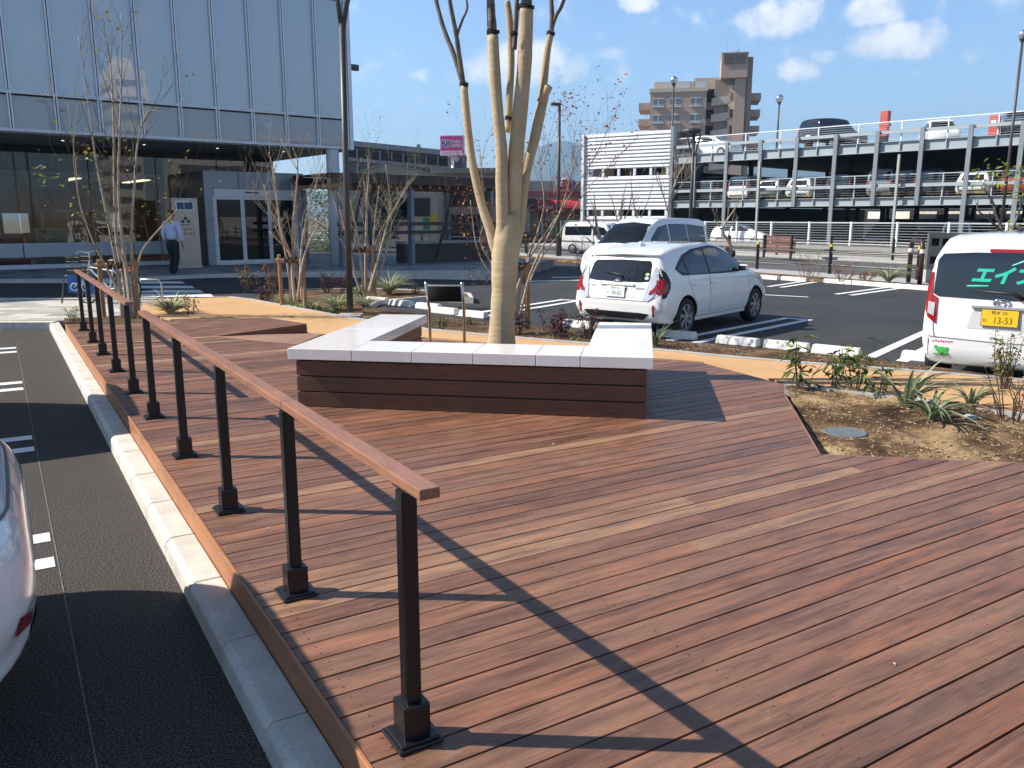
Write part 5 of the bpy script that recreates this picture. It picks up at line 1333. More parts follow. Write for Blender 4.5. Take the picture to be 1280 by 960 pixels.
for k in range(9):
    zc=az_(129.5)-k*2.95*1.0
    for u in (822.5,843.5,869):
        x=axx(u); wv=MB().box2((x-.95,-.06,zc-.55),(x+.95,.02,zc+.75)).build('window',WIN,ap); mb=MB(); mb.box2((x-1.1,-.5,zc-.75),(x+1.1,0,zc-.62)); mb.box2((x-.04,-.09,zc-.55),(x+.04,-.05,zc+.75)); mb.box2((x-1.05,-.45,zc-.4),(x+1.05,-.42,zc-.36)); mb.box2((x-1.05,-.1,zc+.75),(x+1.05,.0,zc+.83)); mb.build('sill',WHITEP,wv)
    MB().box2((xa-2.2,1,zc-1.0),(xa-.02,9,zc+.25)).build('balcony',apm,ap)
    MB().box2((xb_+.02,2.2,zc-1.1),(xb_+2.6,12,zc+.2)).build('balcony',apm,ap)
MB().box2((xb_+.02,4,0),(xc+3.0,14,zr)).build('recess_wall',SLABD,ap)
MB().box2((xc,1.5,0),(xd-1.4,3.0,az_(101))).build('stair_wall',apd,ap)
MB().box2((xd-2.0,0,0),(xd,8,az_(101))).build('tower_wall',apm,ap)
for k in range(9):
    zc=az_(123)-k*2.95
    mb=MB(); mb.add([(xc-.5,.9,zc-1.6),(xc+3.0,.9,zc-1.2),(xd-3.0,.9,zc+.7),(xd-1.9,.9,zc+.7),(xd-1.9,.9,zc+2.1),(xd-3.2,.9,zc+2.1),(xc+3.0,.9,zc+.3),(xc-.5,.9,zc-.2),
             (xc-.5,1.3,zc-1.6),(xc+3.0,1.3,zc-1.2),(xd-3.0,1.3,zc+.7),(xd-1.9,1.3,zc+.7),(xd-1.9,1.3,zc+2.1),(xd-3.2,1.3,zc+2.1),(xc+3.0,1.3,zc+.3),(xc-.5,1.3,zc-.2)],
             [(0,1,6,7),(1,2,5,6),(2,3,4,5),(7,6,14,15),(6,5,13,14),(5,4,12,13),(1,0,8,9),(2,1,9,10),(3,2,10,11)])
    mb.build('stair_parapet',apl,ap)
    MB().box2((xd+.02,2,zc-.6),(xd+3.0,9,zc+.7)).build('balcony',apm,ap)
tx0,tx1=axx(898.5),axx(931)
MB().box2((tx0,-.6,az_(101)),(tx1,7,az_(70.5))).build('tower_wall',apm,ap)
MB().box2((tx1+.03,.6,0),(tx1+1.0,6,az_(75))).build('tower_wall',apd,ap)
MB().box2((tx0-.1,-.7,az_(71)),(tx1+.1,7.1,az_(70))).build('tower_rim',apl,ap)
# rooftop lettering: weathered metal characters, only their strokes can be made out
cw=(tx1-tx0)
mb=MB(); rng=random.Random(6)
for row,(zc,n,h) in enumerate(((az_(74.6),10,1.0),(az_(80.2),8,1.15))):
    for i in range(n):
        w_=cw*.86/n; x=tx0+cw*.07+i*w_; 
        for k in range(3 if row else 2): mb.bar((x+.05*w_,-.70,zc-h*.42+h*.42*k),(x+w_*.78,-.70,zc-h*.42+h*.42*k+rng.uniform(-.1,.1)),.13,.16,up=(0,1,0))
        mb.bar((x+w_*rng.choice((.1,.4,.7)),-.7,zc-h*.5),(x+w_*rng.choice((.1,.4,.7)),-.7,zc+h*.5),.13,.17,up=(0,1,0))
mb.build('rooftop_lettering',M('grey metal letters',(.10,.085,.085),.5),ap)
MB().tube([(tx0+1.0,2,az_(71)),(tx0+1.0,2,az_(40))],[.06,.03],6).build('antenna',GALV,ap)
mb=MB(); mb.tube([(tx0+cw*.55,0,az_(70)),(tx0+cw*.6,0,az_(68.3)),(tx0+cw*.68,0,az_(66.5))],[.1,.08,.04],6); mb.build('lightning_rod',SLABD,ap)

# ------------------------------------------------------------------ ice cream shop with red awning
sh0=aty(655,310,65); sh1=aty(734,310,66); sd=sh1-sh0; sd.z=0; SL=sd.length
shop=thing('shop','pale shop with red awning and round topped sign across the road','shop',(sh0.x,sh0.y,0),atan2(sd.y,sd.x))
def sz(v,Y=65.5): return aty(695,v,Y).z
CREAM=M('cream wall',(.62,.57,.48),.7,0,.04,1); AWN=M('red awning canvas',(.50,.045,.07),.7,0,.05,2); PINKB=M('pink band',(.55,.18,.20),.6)
MB().box2((.1,.4,0),(SL+1.0,9,sz(226))).build('wall',CREAM,shop); MB().box2((.05,.34,sz(246)),(SL+1,.39,sz(239))).build('pink_band',PINKB,shop)
MB().box2((.6,.33,.0),(SL-2.2,.39,sz(266))).build('window',M('shop window',(.20,.19,.19),.1),shop)
for i,x in enumerate((1.1,2.2,3.2)): MB().box2((x,.29,.0),(x+.09,.33,sz(266))).build('window_frame',WHITEP,shop)
mb=MB(); n=8; aw=[]
for i in range(n+1):
    a=pi/2*i/n; aw.append((-1.5*sin(a)+.3,sz(263)+(sz(249.5)-sz(263))*cos(a)))
vs=[];
for (y,z) in aw: vs += [(0,y,z),(SL,y,z)]
mb.add(vs,[(2*i,2*i+1,2*i+3,2*i+2) for i in range(n)]); mb.add([(0,.3,sz(263))]+[(0,y,z) for y,z in aw],[tuple(range(n+2))]); mb.add([(SL,.3,sz(263))]+[(SL,y,z) for y,z in aw],[tuple(reversed(range(n+2)))])
mb.build('awning',AWN,shop,smooth=False)
mb=MB()
for x0 in (SL*.16,SL*.72):
    for i in range(9): mb.box2((x0+i*.13,-1.215,sz(263)+.14),(x0+i*.13+.08,-1.205,sz(263)+.14+(.14 if i%2 else .2)))
mb.build('awning_lettering',PLATEW,shop)
# round sign 31
sg_=SL*.66; zc=sz(231); mb=MB(); mb.ball((sg_,.1,zc),.62,20,0,(1,.25,.92)); so_=mb.build('roof_sign',PLATEW,shop,smooth=True)
text('31',1.0,M('sign pink',(.60,.03,.10),.5),shop,frameM((sg_,-.10,zc),(1,0,0),(0,-1,0)),.02,name='sign_lettering',off=.02)
for s in (-1,1): mb=MB(); mb.tube([(sg_+s*(.50),-.05,zc-.4),(sg_+s*.62,-.05,zc),(sg_+s*.5,-.05,zc+.4)],[.06]*3,6); mb.build('sign_edge',M('sign blue',(.03,.06,.45),.5),shop)
for x,m_,h_,lb in ((SL*.42,M('banner green',(.10,.42,.05),.7),2.3,'green promotional banner flag before the red awning shop'),(SL*.70,M('banner mint',(.10,.40,.25),.7),1.9,'mint promotional banner flag near the red shop stand')):
    pos=Vector((sh0.x,sh0.y,0))+sd.normalized()*x+Vector((0,-1.9,0)); b_=thing('banner_flag',lb,'banner',tuple(pos),shop.rotation_euler.z)
    MB().cyl((0,0,0),(0,0,h_),.025,.02,8).build('pole',WHITEP,b_)
    mb=MB(); mb.box2((.03,-.012,.35),(.5,.012,h_-.05)); mb.build('cloth',m_,b_); MB().box2((.03,-.016,h_-.42),(.5,.016,h_-.2)).build('yellow_stripe',AMBER,b_)
st_=thing('display_stand','red display stand with round white posters outside the shop','display stand',tuple(Vector((sh0.x,sh0.y,0))+sd.normalized()*(SL*.83)+Vector((0,-1.4,0))),shop.rotation_euler.z)
MB().box2((-.4,-.1,0),(.5,.1,2.1)).build('panel',AWN,st_); mb=MB()
for i in range(3):
    for j in range(3): mb.box2((-.32+.28*i,-.106,1.1+.3*j),(-.12+.28*i,-.101,1.25+.3*j))
mb.build('posters',PLATEW,st_)
MB().box2((.75,-.1,.35),(1.75,.1,1.15)).build('notice_board',M('slate notice',(.12,.19,.20),.5),st_)

# ------------------------------------------------------------------ pink roadside sign on a pole
ps=aty(566,205,62); PS=thing('pole_sign','pink and white ice cream pole sign above the pergola roof','sign',(ps.x,ps.y,0),radians(-12))
MAG=M('magenta sign face',(.36,.022,.19),.4,0,.03); PK=M('pale pink sign side',(.75,.42,.58),.5)
zb=aty(560,194.5,62).z; zt2=aty(560,169.5,62).z; wS=1.62
MB().box2((-.85,-.28,zb),(.82,.28,zt2)).build('sign_box',PK,PS)
MB().box2((-.82,-.30,zb+.33),(.80,-.283,zt2-.06)).build('sign_face',MAG,PS); MB().box2((-.82,-.30,zb+.02),(.80,-.283,zb+.32)).build('sign_face',M('pale sign strip',(.62,.48,.58),.5),PS)
text('BR',.62,M('sign navy',(.02,.02,.16),.5),PS,frameM((-.42,-.303,zb+.80),(1,0,0),(0,-1,0)),.004,off=.02)
text('BR',.62,PLATEW,PS,frameM((-.42,-.3005,zb+.80),(1,0,0),(0,-1,0)),.001,off=.05)
text('baskin\nrobbins',.28,PLATEW,PS,frameM((.36,-.3005,zb+.80),(1,0,0),(0,-1,0)),.001,off=.022)
text('baskin\nrobbins',.28,M('sign navy text',(.05,.02,.16),.5),PS,frameM((.36,-.303,zb+.80),(1,0,0),(0,-1,0)),.004)
mb=MB(); rng=random.Random(9)
for i in range(11):
    x=-.72+i*.135; mb.box2((x,-.305,zb+.08),(x+.03,-.3005,zb+.26)); mb.box2((x,-.305,zb+.08+.15*(i%2)),(x+.09,-.3005,zb+.11+.15*(i%2)))
mb.build('strip_lettering',M('strip purple',(.20,.06,.16),.5),PS)
MB().cyl((0,0,0),(0,0,zb),.11,.11,14).build('pole',WHITEP,PS,smooth=True)

# ------------------------------------------------------------------ buildings behind the pergola
def bx_uv(u0,u1,v0,Y,dep,mb=None):
    a=aty(u0,280,Y); b=aty(u1,280,Y); z=aty((u0+u1)/2,v0,Y).z
    (mb or MB()).box2((a.x,Y,0),(b.x,Y+dep,z)); return a.x,b.x,z
DKB=M('charcoal concrete',(.085,.09,.105),.7,0,.15,.4); TANB=M('tan rendered wall',(.34,.29,.235),.8,0,.06,.5); ROOFG=M('grey brown roof',(.22,.20,.18),.6,0,.06,.5)
o1=thing('car_park_building','long charcoal car park building behind the pink sign','building',(aty(500,280,78).x,78,0))
a=aty(436,280,78).x; b=aty(563,280,78).x; zL=aty(440,176,78).z; zR=aty(563,189,78).z
mb=MB(); mb.add([(a,78,0),(b,78,0),(b,78,zR-.4),(a,78,zL-.4),(a,92,0),(b,92,0),(b,92,zR-.4),(a,92,zL-.4)],[(0,1,2,3),(5,4,7,6),(1,5,6,2),(4,0,3,7),(3,2,6,7)]); mb.build('wall',DKB,o1,world=True)
mb=MB(); mb.bar((a,77.7,zL-.2),(b,77.7,zR-.2),.7,.45); mb.build('roof_edge',M('roof edge grey',(.20,.21,.23),.6),o1,world=True)
mb=MB()
for r_ in range(3):
    mb.bar((a,77.85,zL-1.6-1.5*r_),(b,77.85,zR-1.5-1.4*r_),.1,.28)
mb.build('floor_band',M('band grey',(.20,.205,.22),.6),o1,world=True)
for i in range(9):
    x=a+(b-a)*(i+.5)/9; zz=zL+(zR-zL)*(i+.5)/9; MB().box2((x-.5,77.9,zz-1.35),(x+.5,77.98,zz-.75)).build('opening',SLABD,o1,world=True)
    MB().box2((x-.6,77.75,0),(x-.45,77.9,zz-.5)).build('post',M('post grey',(.16,.165,.18),.6),o1,world=True)
MB().box2((aty(566,280,77).x,77,0),(aty(579,280,77).x,84,aty(572,188,77).z)).build('stair_tower',DKB,o1,world=True); MB().box2((aty(561,280,76.6).x,76.6,0),(aty(566.5,280,76.6).x,80,aty(572,191,77).z)).build('stair_tower',M('lit stair wall',(.30,.29,.28),.7),o1,world=True)  # second block is paler, the light on it put into the colour
mb=MB(); mb.bar(aty(557,190,76),aty(573,200,76),.5,.45); mb.build('stair_flight',M('stair grey',(.42,.43,.43),.6),o1,world=True)
MB().box2((aty(520,280,77).x,79,zR),(aty(523.5,280,77).x,80,aty(521,179,78).z)).build('chimney',CONC,o1,world=True)
o2=thing('house','tan house with low gable roof behind the pergola','house',(aty(500,280,52).x,52,0))
a=aty(438,280,52).x; b=aty(546,280,52).x; m_=aty(486,280,52).x; ze=aty(440,222,52).z; zg=aty(486,203,52).z; zr2=aty(546,221,52).z
mb=MB(); mb.add([(a,52,0),(b,52,0),(b,52,zr2),(m_,52,zg),(a,52,ze),(a,62,0),(b,62,0),(b,62,zr2),(m_,62,zg),(a,62,ze)],[(0,1,2,3,4),(9,8,7,6,5),(1,6,7,2),(5,0,4,9)]); mb.build('wall',TANB,o2,world=True)
mb=MB()
for p_,q_ in (((a-.1,ze),(m_,zg)),((m_,zg),(b+.1,zr2))):
    mb.add([(p_[0],51.9,p_[1]),(q_[0],51.9,q_[1]),(q_[0],62.5,q_[1]),(p_[0],62.5,p_[1]),(p_[0],51.9,p_[1]+.08),(q_[0],51.9,q_[1]+.08),(q_[0],62.5,q_[1]+.08),(p_[0],62.5,p_[1]+.08)],[(0,1,5,4),(4,5,6,7),(3,2,1,0),(2,3,7,6),(0,4,7,3),(1,2,6,5)])
mb.build('roof',TANB,o2,world=True)
for u,v in ((497,262),(519,258)): 
    c_=aty(u,v,51.9); MB().box2((c_.x-.9,51.9,c_.z-.6),(c_.x+.9,51.99,c_.z+.5)).build('window',SLABD,o2,world=True)
o3=thing('shop_building','low tan shop building with dark windows and red goods right of the house','building',(aty(580,280,58).x,58,0))
a=aty(543,280,58).x; b=aty(650,280,58).x; zt3=aty(590,217,58).z
MB().box2((a,58,0),(b,68,zt3)).build('wall',TANB,o3,world=True); MB().box2((a-.2,57.6,zt3),(b+.2,68,zt3+.35)).build('roof',ROOFG,o3,world=True)
MB().box2((aty(548,280,58).x,57.9,aty(560,258,58).z),(aty(640,280,58).x,57.98,aty(560,238,58).z)).build('window',SLABD,o3,world=True)
MB().box2((aty(551,280,58).x,57.86,aty(560,252,58).z),(aty(566,280,58).x,57.9,aty(560,246,58).z)).build('red_goods',CARR,o3,world=True)
MB().box2((aty(548,280,58).x,57.9,.0),(aty(600,280,58).x,57.98,aty(560,268,58).z)).build('window',SLABD,o3,world=True)
o4=thing('house','dark roofed low house between the big tree and the red awning shop','house',(aty(625,280,63).x,63,0))
a=aty(596,280,63).x; b=aty(662,280,63).x
MB().box2((a,63,0),(b,72,aty(620,258,63).z)).build('wall',CREAM,o4,world=True)
mb=MB(); zz=aty(620,258,63).z; zt4=aty(620,240,63).z; mb.add([(a-.5,62.4,zz),(b+.5,62.4,zz),(b+.5,67.5,zt4),(a-.5,67.5,zt4),(a-.5,72.5,zz),(b+.5,72.5,zz)],[(0,1,2,3),(3,2,5,4),(0,3,4),(1,5,2)]); mb.build('roof',M('dark tile roof',(.06,.06,.07),.6),o4,world=True)
for i,(u,) in enumerate(((604,),(618,),(634,))): c_=aty(u,275,62.9); MB().box2((c_.x-.5,62.9,.7),(c_.x+.5,62.98,1.7)).build('window',SLABD,o4,world=True)
# dark evergreen by the house
et=thing('evergreen_tree','small dark evergreen standing against the tan house behind the pergola','tree',(aty(478,300,46).x,46,0))
MB().cyl((0,0,0),(0,0,1.2),.14,.1,8).build('trunk',BARK,et)
rng=random.Random(77); mb=MB()
for i in range(2600):
    a=rng.uniform(0,2*pi); z=rng.uniform(.7,4.2); r=.95*sqrt(rng.random())*min(1,(4.4-z)/1.4)*(1+.3*mnoise.noise((cos(a)*2,sin(a)*2,z*1.6)))
    mb.leaf(Vector((r*cos(a),r*sin(a),z)),Vector((cos(a),sin(a),rng.uniform(-.4,.8))),Vector((0,0,1)),.22,.12,0,rng.uniform(.02,1))
mb.build('crown',leafmat('dark evergreen leaves',[(0,(.015,.03,.012)),(.6,(.03,.06,.02)),(1,(.06,.10,.03))],.1),et)
et2=thing('yellow_green_bush','yellow green bush behind the pergola rails','plant',(aty(412,300,40).x,40,0))
mb=MB()
for i in range(1500):
    a=rng.uniform(0,2*pi); z=rng.uniform(.2,3.4); r=1.3*sqrt(rng.random())
    mb.leaf(Vector((r*cos(a),r*sin(a),z)),Vector((cos(a),sin(a),rng.uniform(-.4,.8))),Vector((0,0,1)),.22,.12,0,rng.uniform(.02,1))
mb.build('crown',LEAFG,et2); MB().cyl((0,0,0),(0,0,1.5),.08,.05,8).build('trunk',BARK,et2)
bh_=thing('banner_flag','yellow and green banner flags under the pergola','banner',tuple(aty(537,285,40).xy)+(.1,))
MB().cyl((0,0,0),(0,0,1.95),.02,.015,8).build('pole',DARKM,bh_); MB().box2((.03,-.01,1.35),(.3,.01,1.9)).build('cloth',AMBER,bh_); MB().box2((-.3,-.01,1.2),(-.03,.01,1.75)).build('cloth',M('flag green',(.03,.30,.08),.7),bh_)

# ------------------------------------------------------------------ hills in the haze
HILLG=M('wooded hillside',(.045,.065,.03),.9,0,.5,.012,detail=8)
mb=MB(); nu,nv=220,26; vs=[]
def ridge(az_d):
    """skyline height as elevation in degrees against azimuth in degrees"""
    pts=[(-60,2.0),(-30,2.2),(-14,2.0),(-6,2.3),(-3,2.9),(-1,3.7),(1,4.75),(2.6,5.35),(3.6,5.5),(4.6,5.2),(6.2,4.75),(8,4.6),(12,4.2),(20,3.6),(30,3.0),(45,2.6),(70,2.2)]
    for (a0,h0),(a1,h1) in zip(pts,pts[1:]):
        if a0<=az_d<=a1:
            f=(az_d-a0)/(a1-a0); f=f*f*(3-2*f); return h0+(h1-h0)*f
    return 2.0
D0,D1=2300,3900
for j in range(nv+1):
    for i in range(nu+1):
        a=-60+130*i/nu; f=j/nv; dd_=D0+(D1-D0)*min(1.0,f*1.25); top=D1*math.tan(radians(ridge(a)*.94))
        s=min(1.0,f*1.25); h=top*(s**1.25)+s*18*mnoise.noise((a*.22,f*5,0))+s*6*mnoise.noise((a*1.1,f*16,2))
        if f>.8: h*=1-(f-.8)*2.2; dd_+= (f-.8)*1500
        vs.append((sin(radians(a))*dd_,cos(radians(a))*dd_,h-3 if j else -8))
mb.add(vs,[(j*(nu+1)+i,j*(nu+1)+i+1,(j+1)*(nu+1)+i+1,(j+1)*(nu+1)+i) for j in range(nv) for i in range(nu)])
struct(mb.build('hills',HILLG,smooth=True))
# the air itself
hz=bpy.data.materials.new('thin haze'); hz.use_nodes=True; tt=hz.node_tree; tt.nodes.remove(tt.nodes['Principled BSDF'])
pv=tt.nodes.new('ShaderNodeVolumePrincipled'); pv.inputs['Color'].default_value=(.46,.71,1,1); pv.inputs['Density'].default_value=.00030; pv.inputs['Anisotropy'].default_value=.2
tt.links.new(pv.outputs[0],tt.nodes['Material Output'].inputs['Volume'])
HB=4400; tag(MB().box2((-HB,-HB,-12),(HB,HB,430)).build('haze',hz),'pale blue haze filling the air over the town','haze',kind='stuff')
# buildings behind the photographer, seen only mirrored in the curtain wall
tw=thing('apartment_tower','pale apartment tower behind the viewpoint, mirrored in the upper glass panes','building',(112,-74,0),radians(40))
TWW=M('pale tower render',(.62,.60,.56),.7,0,.05,.3)
MB().box2((-3,-5,0),(3,5,29)).build('wall',TWW,tw)
for k in range(9):
    MB().box2((-3.6,-4.6,1.6+3*k),(-3.02,4.6,2.6+3*k)).build('balcony',M('tower balcony',(.45,.43,.40),.7),tw)
    MB().box2((-2.4,5.01,1.6+3*k),(2.4,5.06,2.9+3*k)).build('window_band',WIN,tw)
MB().box2((-1.5,-1.5,29),(1.5,1.5,31.2)).build('roof_room',TWW,tw)
lw=thing('long_building','long white low building behind the viewpoint, mirrored in the lower glass panes','building',(52,-2,0),radians(48))
MB().box2((-14,-5,0),(14,5,9)).build('wall',TWW,lw)
for k in range(2): MB().box2((-13.5,5.01,2+3.4*k),(13.5,5.06,3.6+3.4*k)).build('window_band',WIN,lw); MB().box2((-13.5,-5.06,2+3.4*k),(13.5,-5.01,3.6+3.4*k)).build('window_band',WIN,lw)
MB().box2((-14.3,-5.3,9),(14.3,5.3,9.5)).build('roof',CONC,lw)
# ------------------------------------------------------------------ cars
def pchip(xs, ys, x):
    n=len(xs)
    if x<=xs[0]: return ys[0]
    if x>=xs[-1]: return ys[-1]
    k=max(i for i in range(n-1) if xs[i]<=x)
    h=[xs[i+1]-xs[i] for i in range(n-1)]; d=[(ys[i+1]-ys[i])/h[i] for i in range(n-1)]
    def m(i):
        if i==0: return d[0]
        if i==n-1: return d[-1]
        return 0 if d[i-1]*d[i]<=0 else 2*d[i-1]*d[i]/(d[i-1]+d[i])
    t=(x-xs[k])/h[k]; m0=m(k)*h[k]; m1=m(k+1)*h[k]
    return (2*t**3-3*t**2+1)*ys[k]+(t**3-2*t**2+t)*m0+(-2*t**3+3*t**2)*ys[k+1]+(t**3-t**2)*m1
def car_body(st, nx=70, sub=4):
    """st rows: x, hb, ws, hm, wm, hbelt, wb, hr, wr, ht  -> loft mesh data (x forward)"""
    xs=[r[0] for r in st]; X=[]
    for i in range(len(xs)-1):
        k=max(2,int(nx*(xs[i+1]-xs[i])/(xs[-1]-xs[0]))+2)
        X += [xs[i]+(xs[i+1]-xs[i])*j/k for j in range(k)]
    X.append(xs[-1]); rows=[]
    for x in X:
        hb,ws,hm,wm,hl,wb,hr,wr,ht=[pchip(xs,[r[c] for r in st],x) for c in range(1,10)]
        P=[(0,hb),(ws-.10,hb),(ws,hb+.09),(wm,hm),(wb,hl),(wr,hr),(wr-.13,hr+(ht-hr)*.72),(wr*.45,ht-(ht-hr)*.06),(0,ht)]
        P=[(-P[1][0]*.3,P[0][1])]+P+[(-P[-2][0],P[-2][1])]; pts=[]
        for i in range(1,len(P)-2):
            for j in range(sub):
                t=j/sub; f=lambda a,b,c,d: .5*((2*b)+(c-a)*t+(2*a-5*b+4*c-d)*t*t+(3*b-a-3*c+d)*t**3)
                pts.append((max(0,f(P[i-1][0],P[i][0],P[i+1][0],P[i+2][0])),f(P[i-1][1],P[i][1],P[i+1][1],P[i+2][1])))
        pts.append((0,ht)); rows.append([Vector((x,-y,z)) for y,z in pts]+[Vector((x,y,z)) for y,z in reversed(pts[1:-1])])
    n=len(rows[0]); mb=MB(); mb.add([p for r in rows for p in r],[(i*n+j,i*n+(j+1)%n,(i+1)*n+(j+1)%n,(i+1)*n+j) for i in range(len(rows)-1) for j in range(n)])
    mb.f += [tuple(reversed(range(n))),tuple(range((len(rows)-1)*n,len(rows)*n))]; mb.m += [0,0]; mb.r += [0,0]
    return mb
def bvh_of(mb):
    return BVHTree.FromPolygons([tuple(v) for v in mb.v],mb.f)
AXES={'R':(lambda a,b:Vector((a,-4,b)),Vector((0,1,0))),'L':(lambda a,b:Vector((a,4,b)),Vector((0,-1,0))),'B':(lambda a,b:Vector((-5,a,b)),Vector((1,0,0))),'F':(lambda a,b:Vector((5,a,b)),Vector((-1,0,0))),'T':(lambda a,b:Vector((a,b,4)),Vector((0,0,-1)))}
def decal(bvh, poly, axis, off=.005, step=.05, mb=None, mi=0, thick=0.0):
    bm=bmesh.new(); vs=[bm.verts.new((p[0],p[1],0)) for p in poly]; bm.faces.new(vs)
    for ax in (0,1):
        lo=min(p[ax] for p in poly); hi=max(p[ax] for p in poly); c=lo+step
        while c<hi:
            no=(1,0,0) if ax==0 else (0,1,0); co_=(c,0,0) if ax==0 else (0,c,0)
            bmesh.ops.bisect_plane(bm,geom=bm.verts[:]+bm.edges[:]+bm.faces[:],plane_co=co_,plane_no=no,dist=1e-5); c+=step
    org,dr=AXES[axis]; out=[]; ok={}
    for v in bm.verts:
        o=org(v.co.x,v.co.y); h,nrm_,_,_=bvh.ray_cast(o,dr)
        if h is None: ok[v.index]=None; out.append(Vector((0,0,0))); continue
        if nrm_.dot(dr)>0: nrm_=-nrm_
        out.append(h+(nrm_*.6-dr*.4)*off)
    bm.verts.index_update(); idx={v:i for i,v in enumerate(bm.verts)}
    bad={i for v,i in idx.items() if out[i].length<1e-6}
    flip = axis in ('L','B','T')
    mb=mb or MB(); fs=[]
    for f in bm.faces:
        ii=[idx[v] for v in f.verts]
        if any(i in bad for i in ii): continue
        fs.append(tuple(ii))
    # orient outwards
    g=[]
    for f in fs:
        a,b,c=out[f[0]],out[f[1]],out[f[2]]; nn=(b-a).cross(c-a)
        g.append(tuple(reversed(f)) if nn.dot(dr)>0 else f)
    mb.add(out,g,mi); bm.free(); return mb
def mirror(poly): return [(-a,b) for a,b in poly]
def wheel(parent, c, side, Rw=.30, wd=.18, rim=M('silver wheel cover',(.42,.43,.45),.3,.7,.03), spokes=7, twist=.35):
    """c: centre of the outer face; side=+1 left, -1 right"""
    MR=Matrix.Rotation(radians(-90*side),3,'X'); mb=MB()
    mb.lathe([(Rw*.66,0.0),(Rw*.70,.012),(Rw*.86,.016),(Rw*.97,-.004),(Rw,-.035),(Rw,-wd+.03),(Rw*.95,-wd),(Rw*.5,-wd)],(0,0,0),32,0,MR)
    w_=mb.build('wheel',TYRE,parent,smooth=True,loc=c)
    mb=MB(); mb.lathe([(.001,-.03),(Rw*.66,-.03)],(0,0,0),28,1,MR); mb.lathe([(Rw*.60,-.028),(Rw*.64,.006),(Rw*.69,.004),(Rw*.70,-.02)],(0,0,0),32,0,MR)
    mb.lathe([(.001,.012),(Rw*.15,.008),(Rw*.2,-.02)],(0,0,0),16,0,MR)
    for i in range(spokes):
        a=2*pi*i/spokes; b=a+twist; q=[]
        for r,an,hw in ((Rw*.14,a,Rw*.07),(Rw*.40,(a+b)/2,Rw*.085),(Rw*.63,b,Rw*.11)):
            for s in (-1,1): q.append(MR@Vector((r*cos(an)-s*hw*sin(an),r*sin(an)+s*hw*cos(an),.004)))
        q+= [p-MR@Vector((0,0,.025)) for p in q]
        mb.add(q,[(0,2,3,1),(2,4,5,3),(0,6,8,2),(2,8,10,4),(1,3,9,7),(3,5,11,9),(4,10,11,5)],0)
    mb.build('rim',[rim,BLACKP],w_,smooth=False); return w_
def cut_arches(body, xs, Rw, half, zc):
    cutters=[]
    def clean(me):
        bm=bmesh.new(); bm.from_mesh(me); bmesh.ops.remove_doubles(bm,verts=bm.verts[:],dist=1e-4); bmesh.ops.dissolve_degenerate(bm,edges=bm.edges[:],dist=1e-5)
        bmesh.ops.recalc_face_normals(bm,faces=bm.faces[:]); bm.to_mesh(me); bm.free()
    clean(body.data)
    for x in xs:
        for s in (-1,1):
            mb=MB(); mb.cyl((x,s*(half+.3),zc),(x,s*(half-.27),zc),Rw*1.17,Rw*1.17,40); c=mb.build('cut',BLACKP,body.parent); clean(c.data); cutters.append(c)
    bpy.context.view_layer.update()
    for c in cutters:
        m=body.modifiers.new('b','BOOLEAN'); m.operation='DIFFERENCE'; m.object=c; m.solver='EXACT'; m.use_self=True
        try: m.material_mode='TRANSFER'
        except Exception: pass
    dg=bpy.context.evaluated_depsgraph_get(); me=bpy.data.meshes.new_from_object(body.evaluated_get(dg)); old=body.data
    body.modifiers.clear(); body.data=me
    for c in cutters: bpy.data.objects.remove(c,do_unlink=True)
    bpy.data.meshes.remove(old)
    for p in me.polygons: p.use_smooth=True
    try: me.set_sharp_from_angle(angle=radians(38))
    except Exception: pass
def line_decal(bvh, pts, axis, w, mb, off=.003, mi=0):
    for (a,b) in zip(pts,pts[1:]):
        d=Vector((b[0]-a[0],b[1]-a[1])); L=d.length
        if L<1e-5: continue
        d/=L; n=Vector((-d.y,d.x))*w/2
        decal(bvh,[(a[0]-n.x,a[1]-n.y),(b[0]-n.x,b[1]-n.y),(b[0]+n.x,b[1]+n.y),(a[0]+n.x,a[1]+n.y)],axis,off,.06,mb,mi)
def build_car(label, st, loc, rz, paint, wx, Rw, half, group=None, name='car', arches=True, rim=None, spokes=7, nx=70):
    t=thing(name,label,'car',loc,rz,group); mb=car_body(st,nx); bv=bvh_of(mb)
    b=mb.build('body',[paint],t,smooth=True)
    if arches: cut_arches(b,wx,Rw,half,Rw)
    for x in wx:
        for s in (-1,1): wheel(t,(x,s*(half-.015),Rw),s,Rw,.18,*( [rim] if rim else []),spokes=spokes)
    return t,bv,b
def part_decal(t,bv,name,mat,items,off=.005,step=.05,parent=None,smooth=True):
    mb=MB()
    for axis,poly in items: decal(bv,poly,axis,off,step,mb)
    return mb.build(name,mat,parent or t,smooth=smooth)
def seams(t,bv,items,w=.009,mat=None):
    for axis,pts in items:
        mb=MB(); line_decal(bv,pts,axis,w,mb)
        if mb.f: mb.build('panel_gap',mat or GREYP,t)
def rpoly(cx,cy,rx,ry,n=20,p=2.6):
    return [(cx+rx*abs(cos(a))**(2/p)*(1 if cos(a)>0 else -1),cy+ry*abs(sin(a))**(2/p)*(1 if sin(a)>0 else -1)) for a in [2*pi*i/n for i in range(n)]]
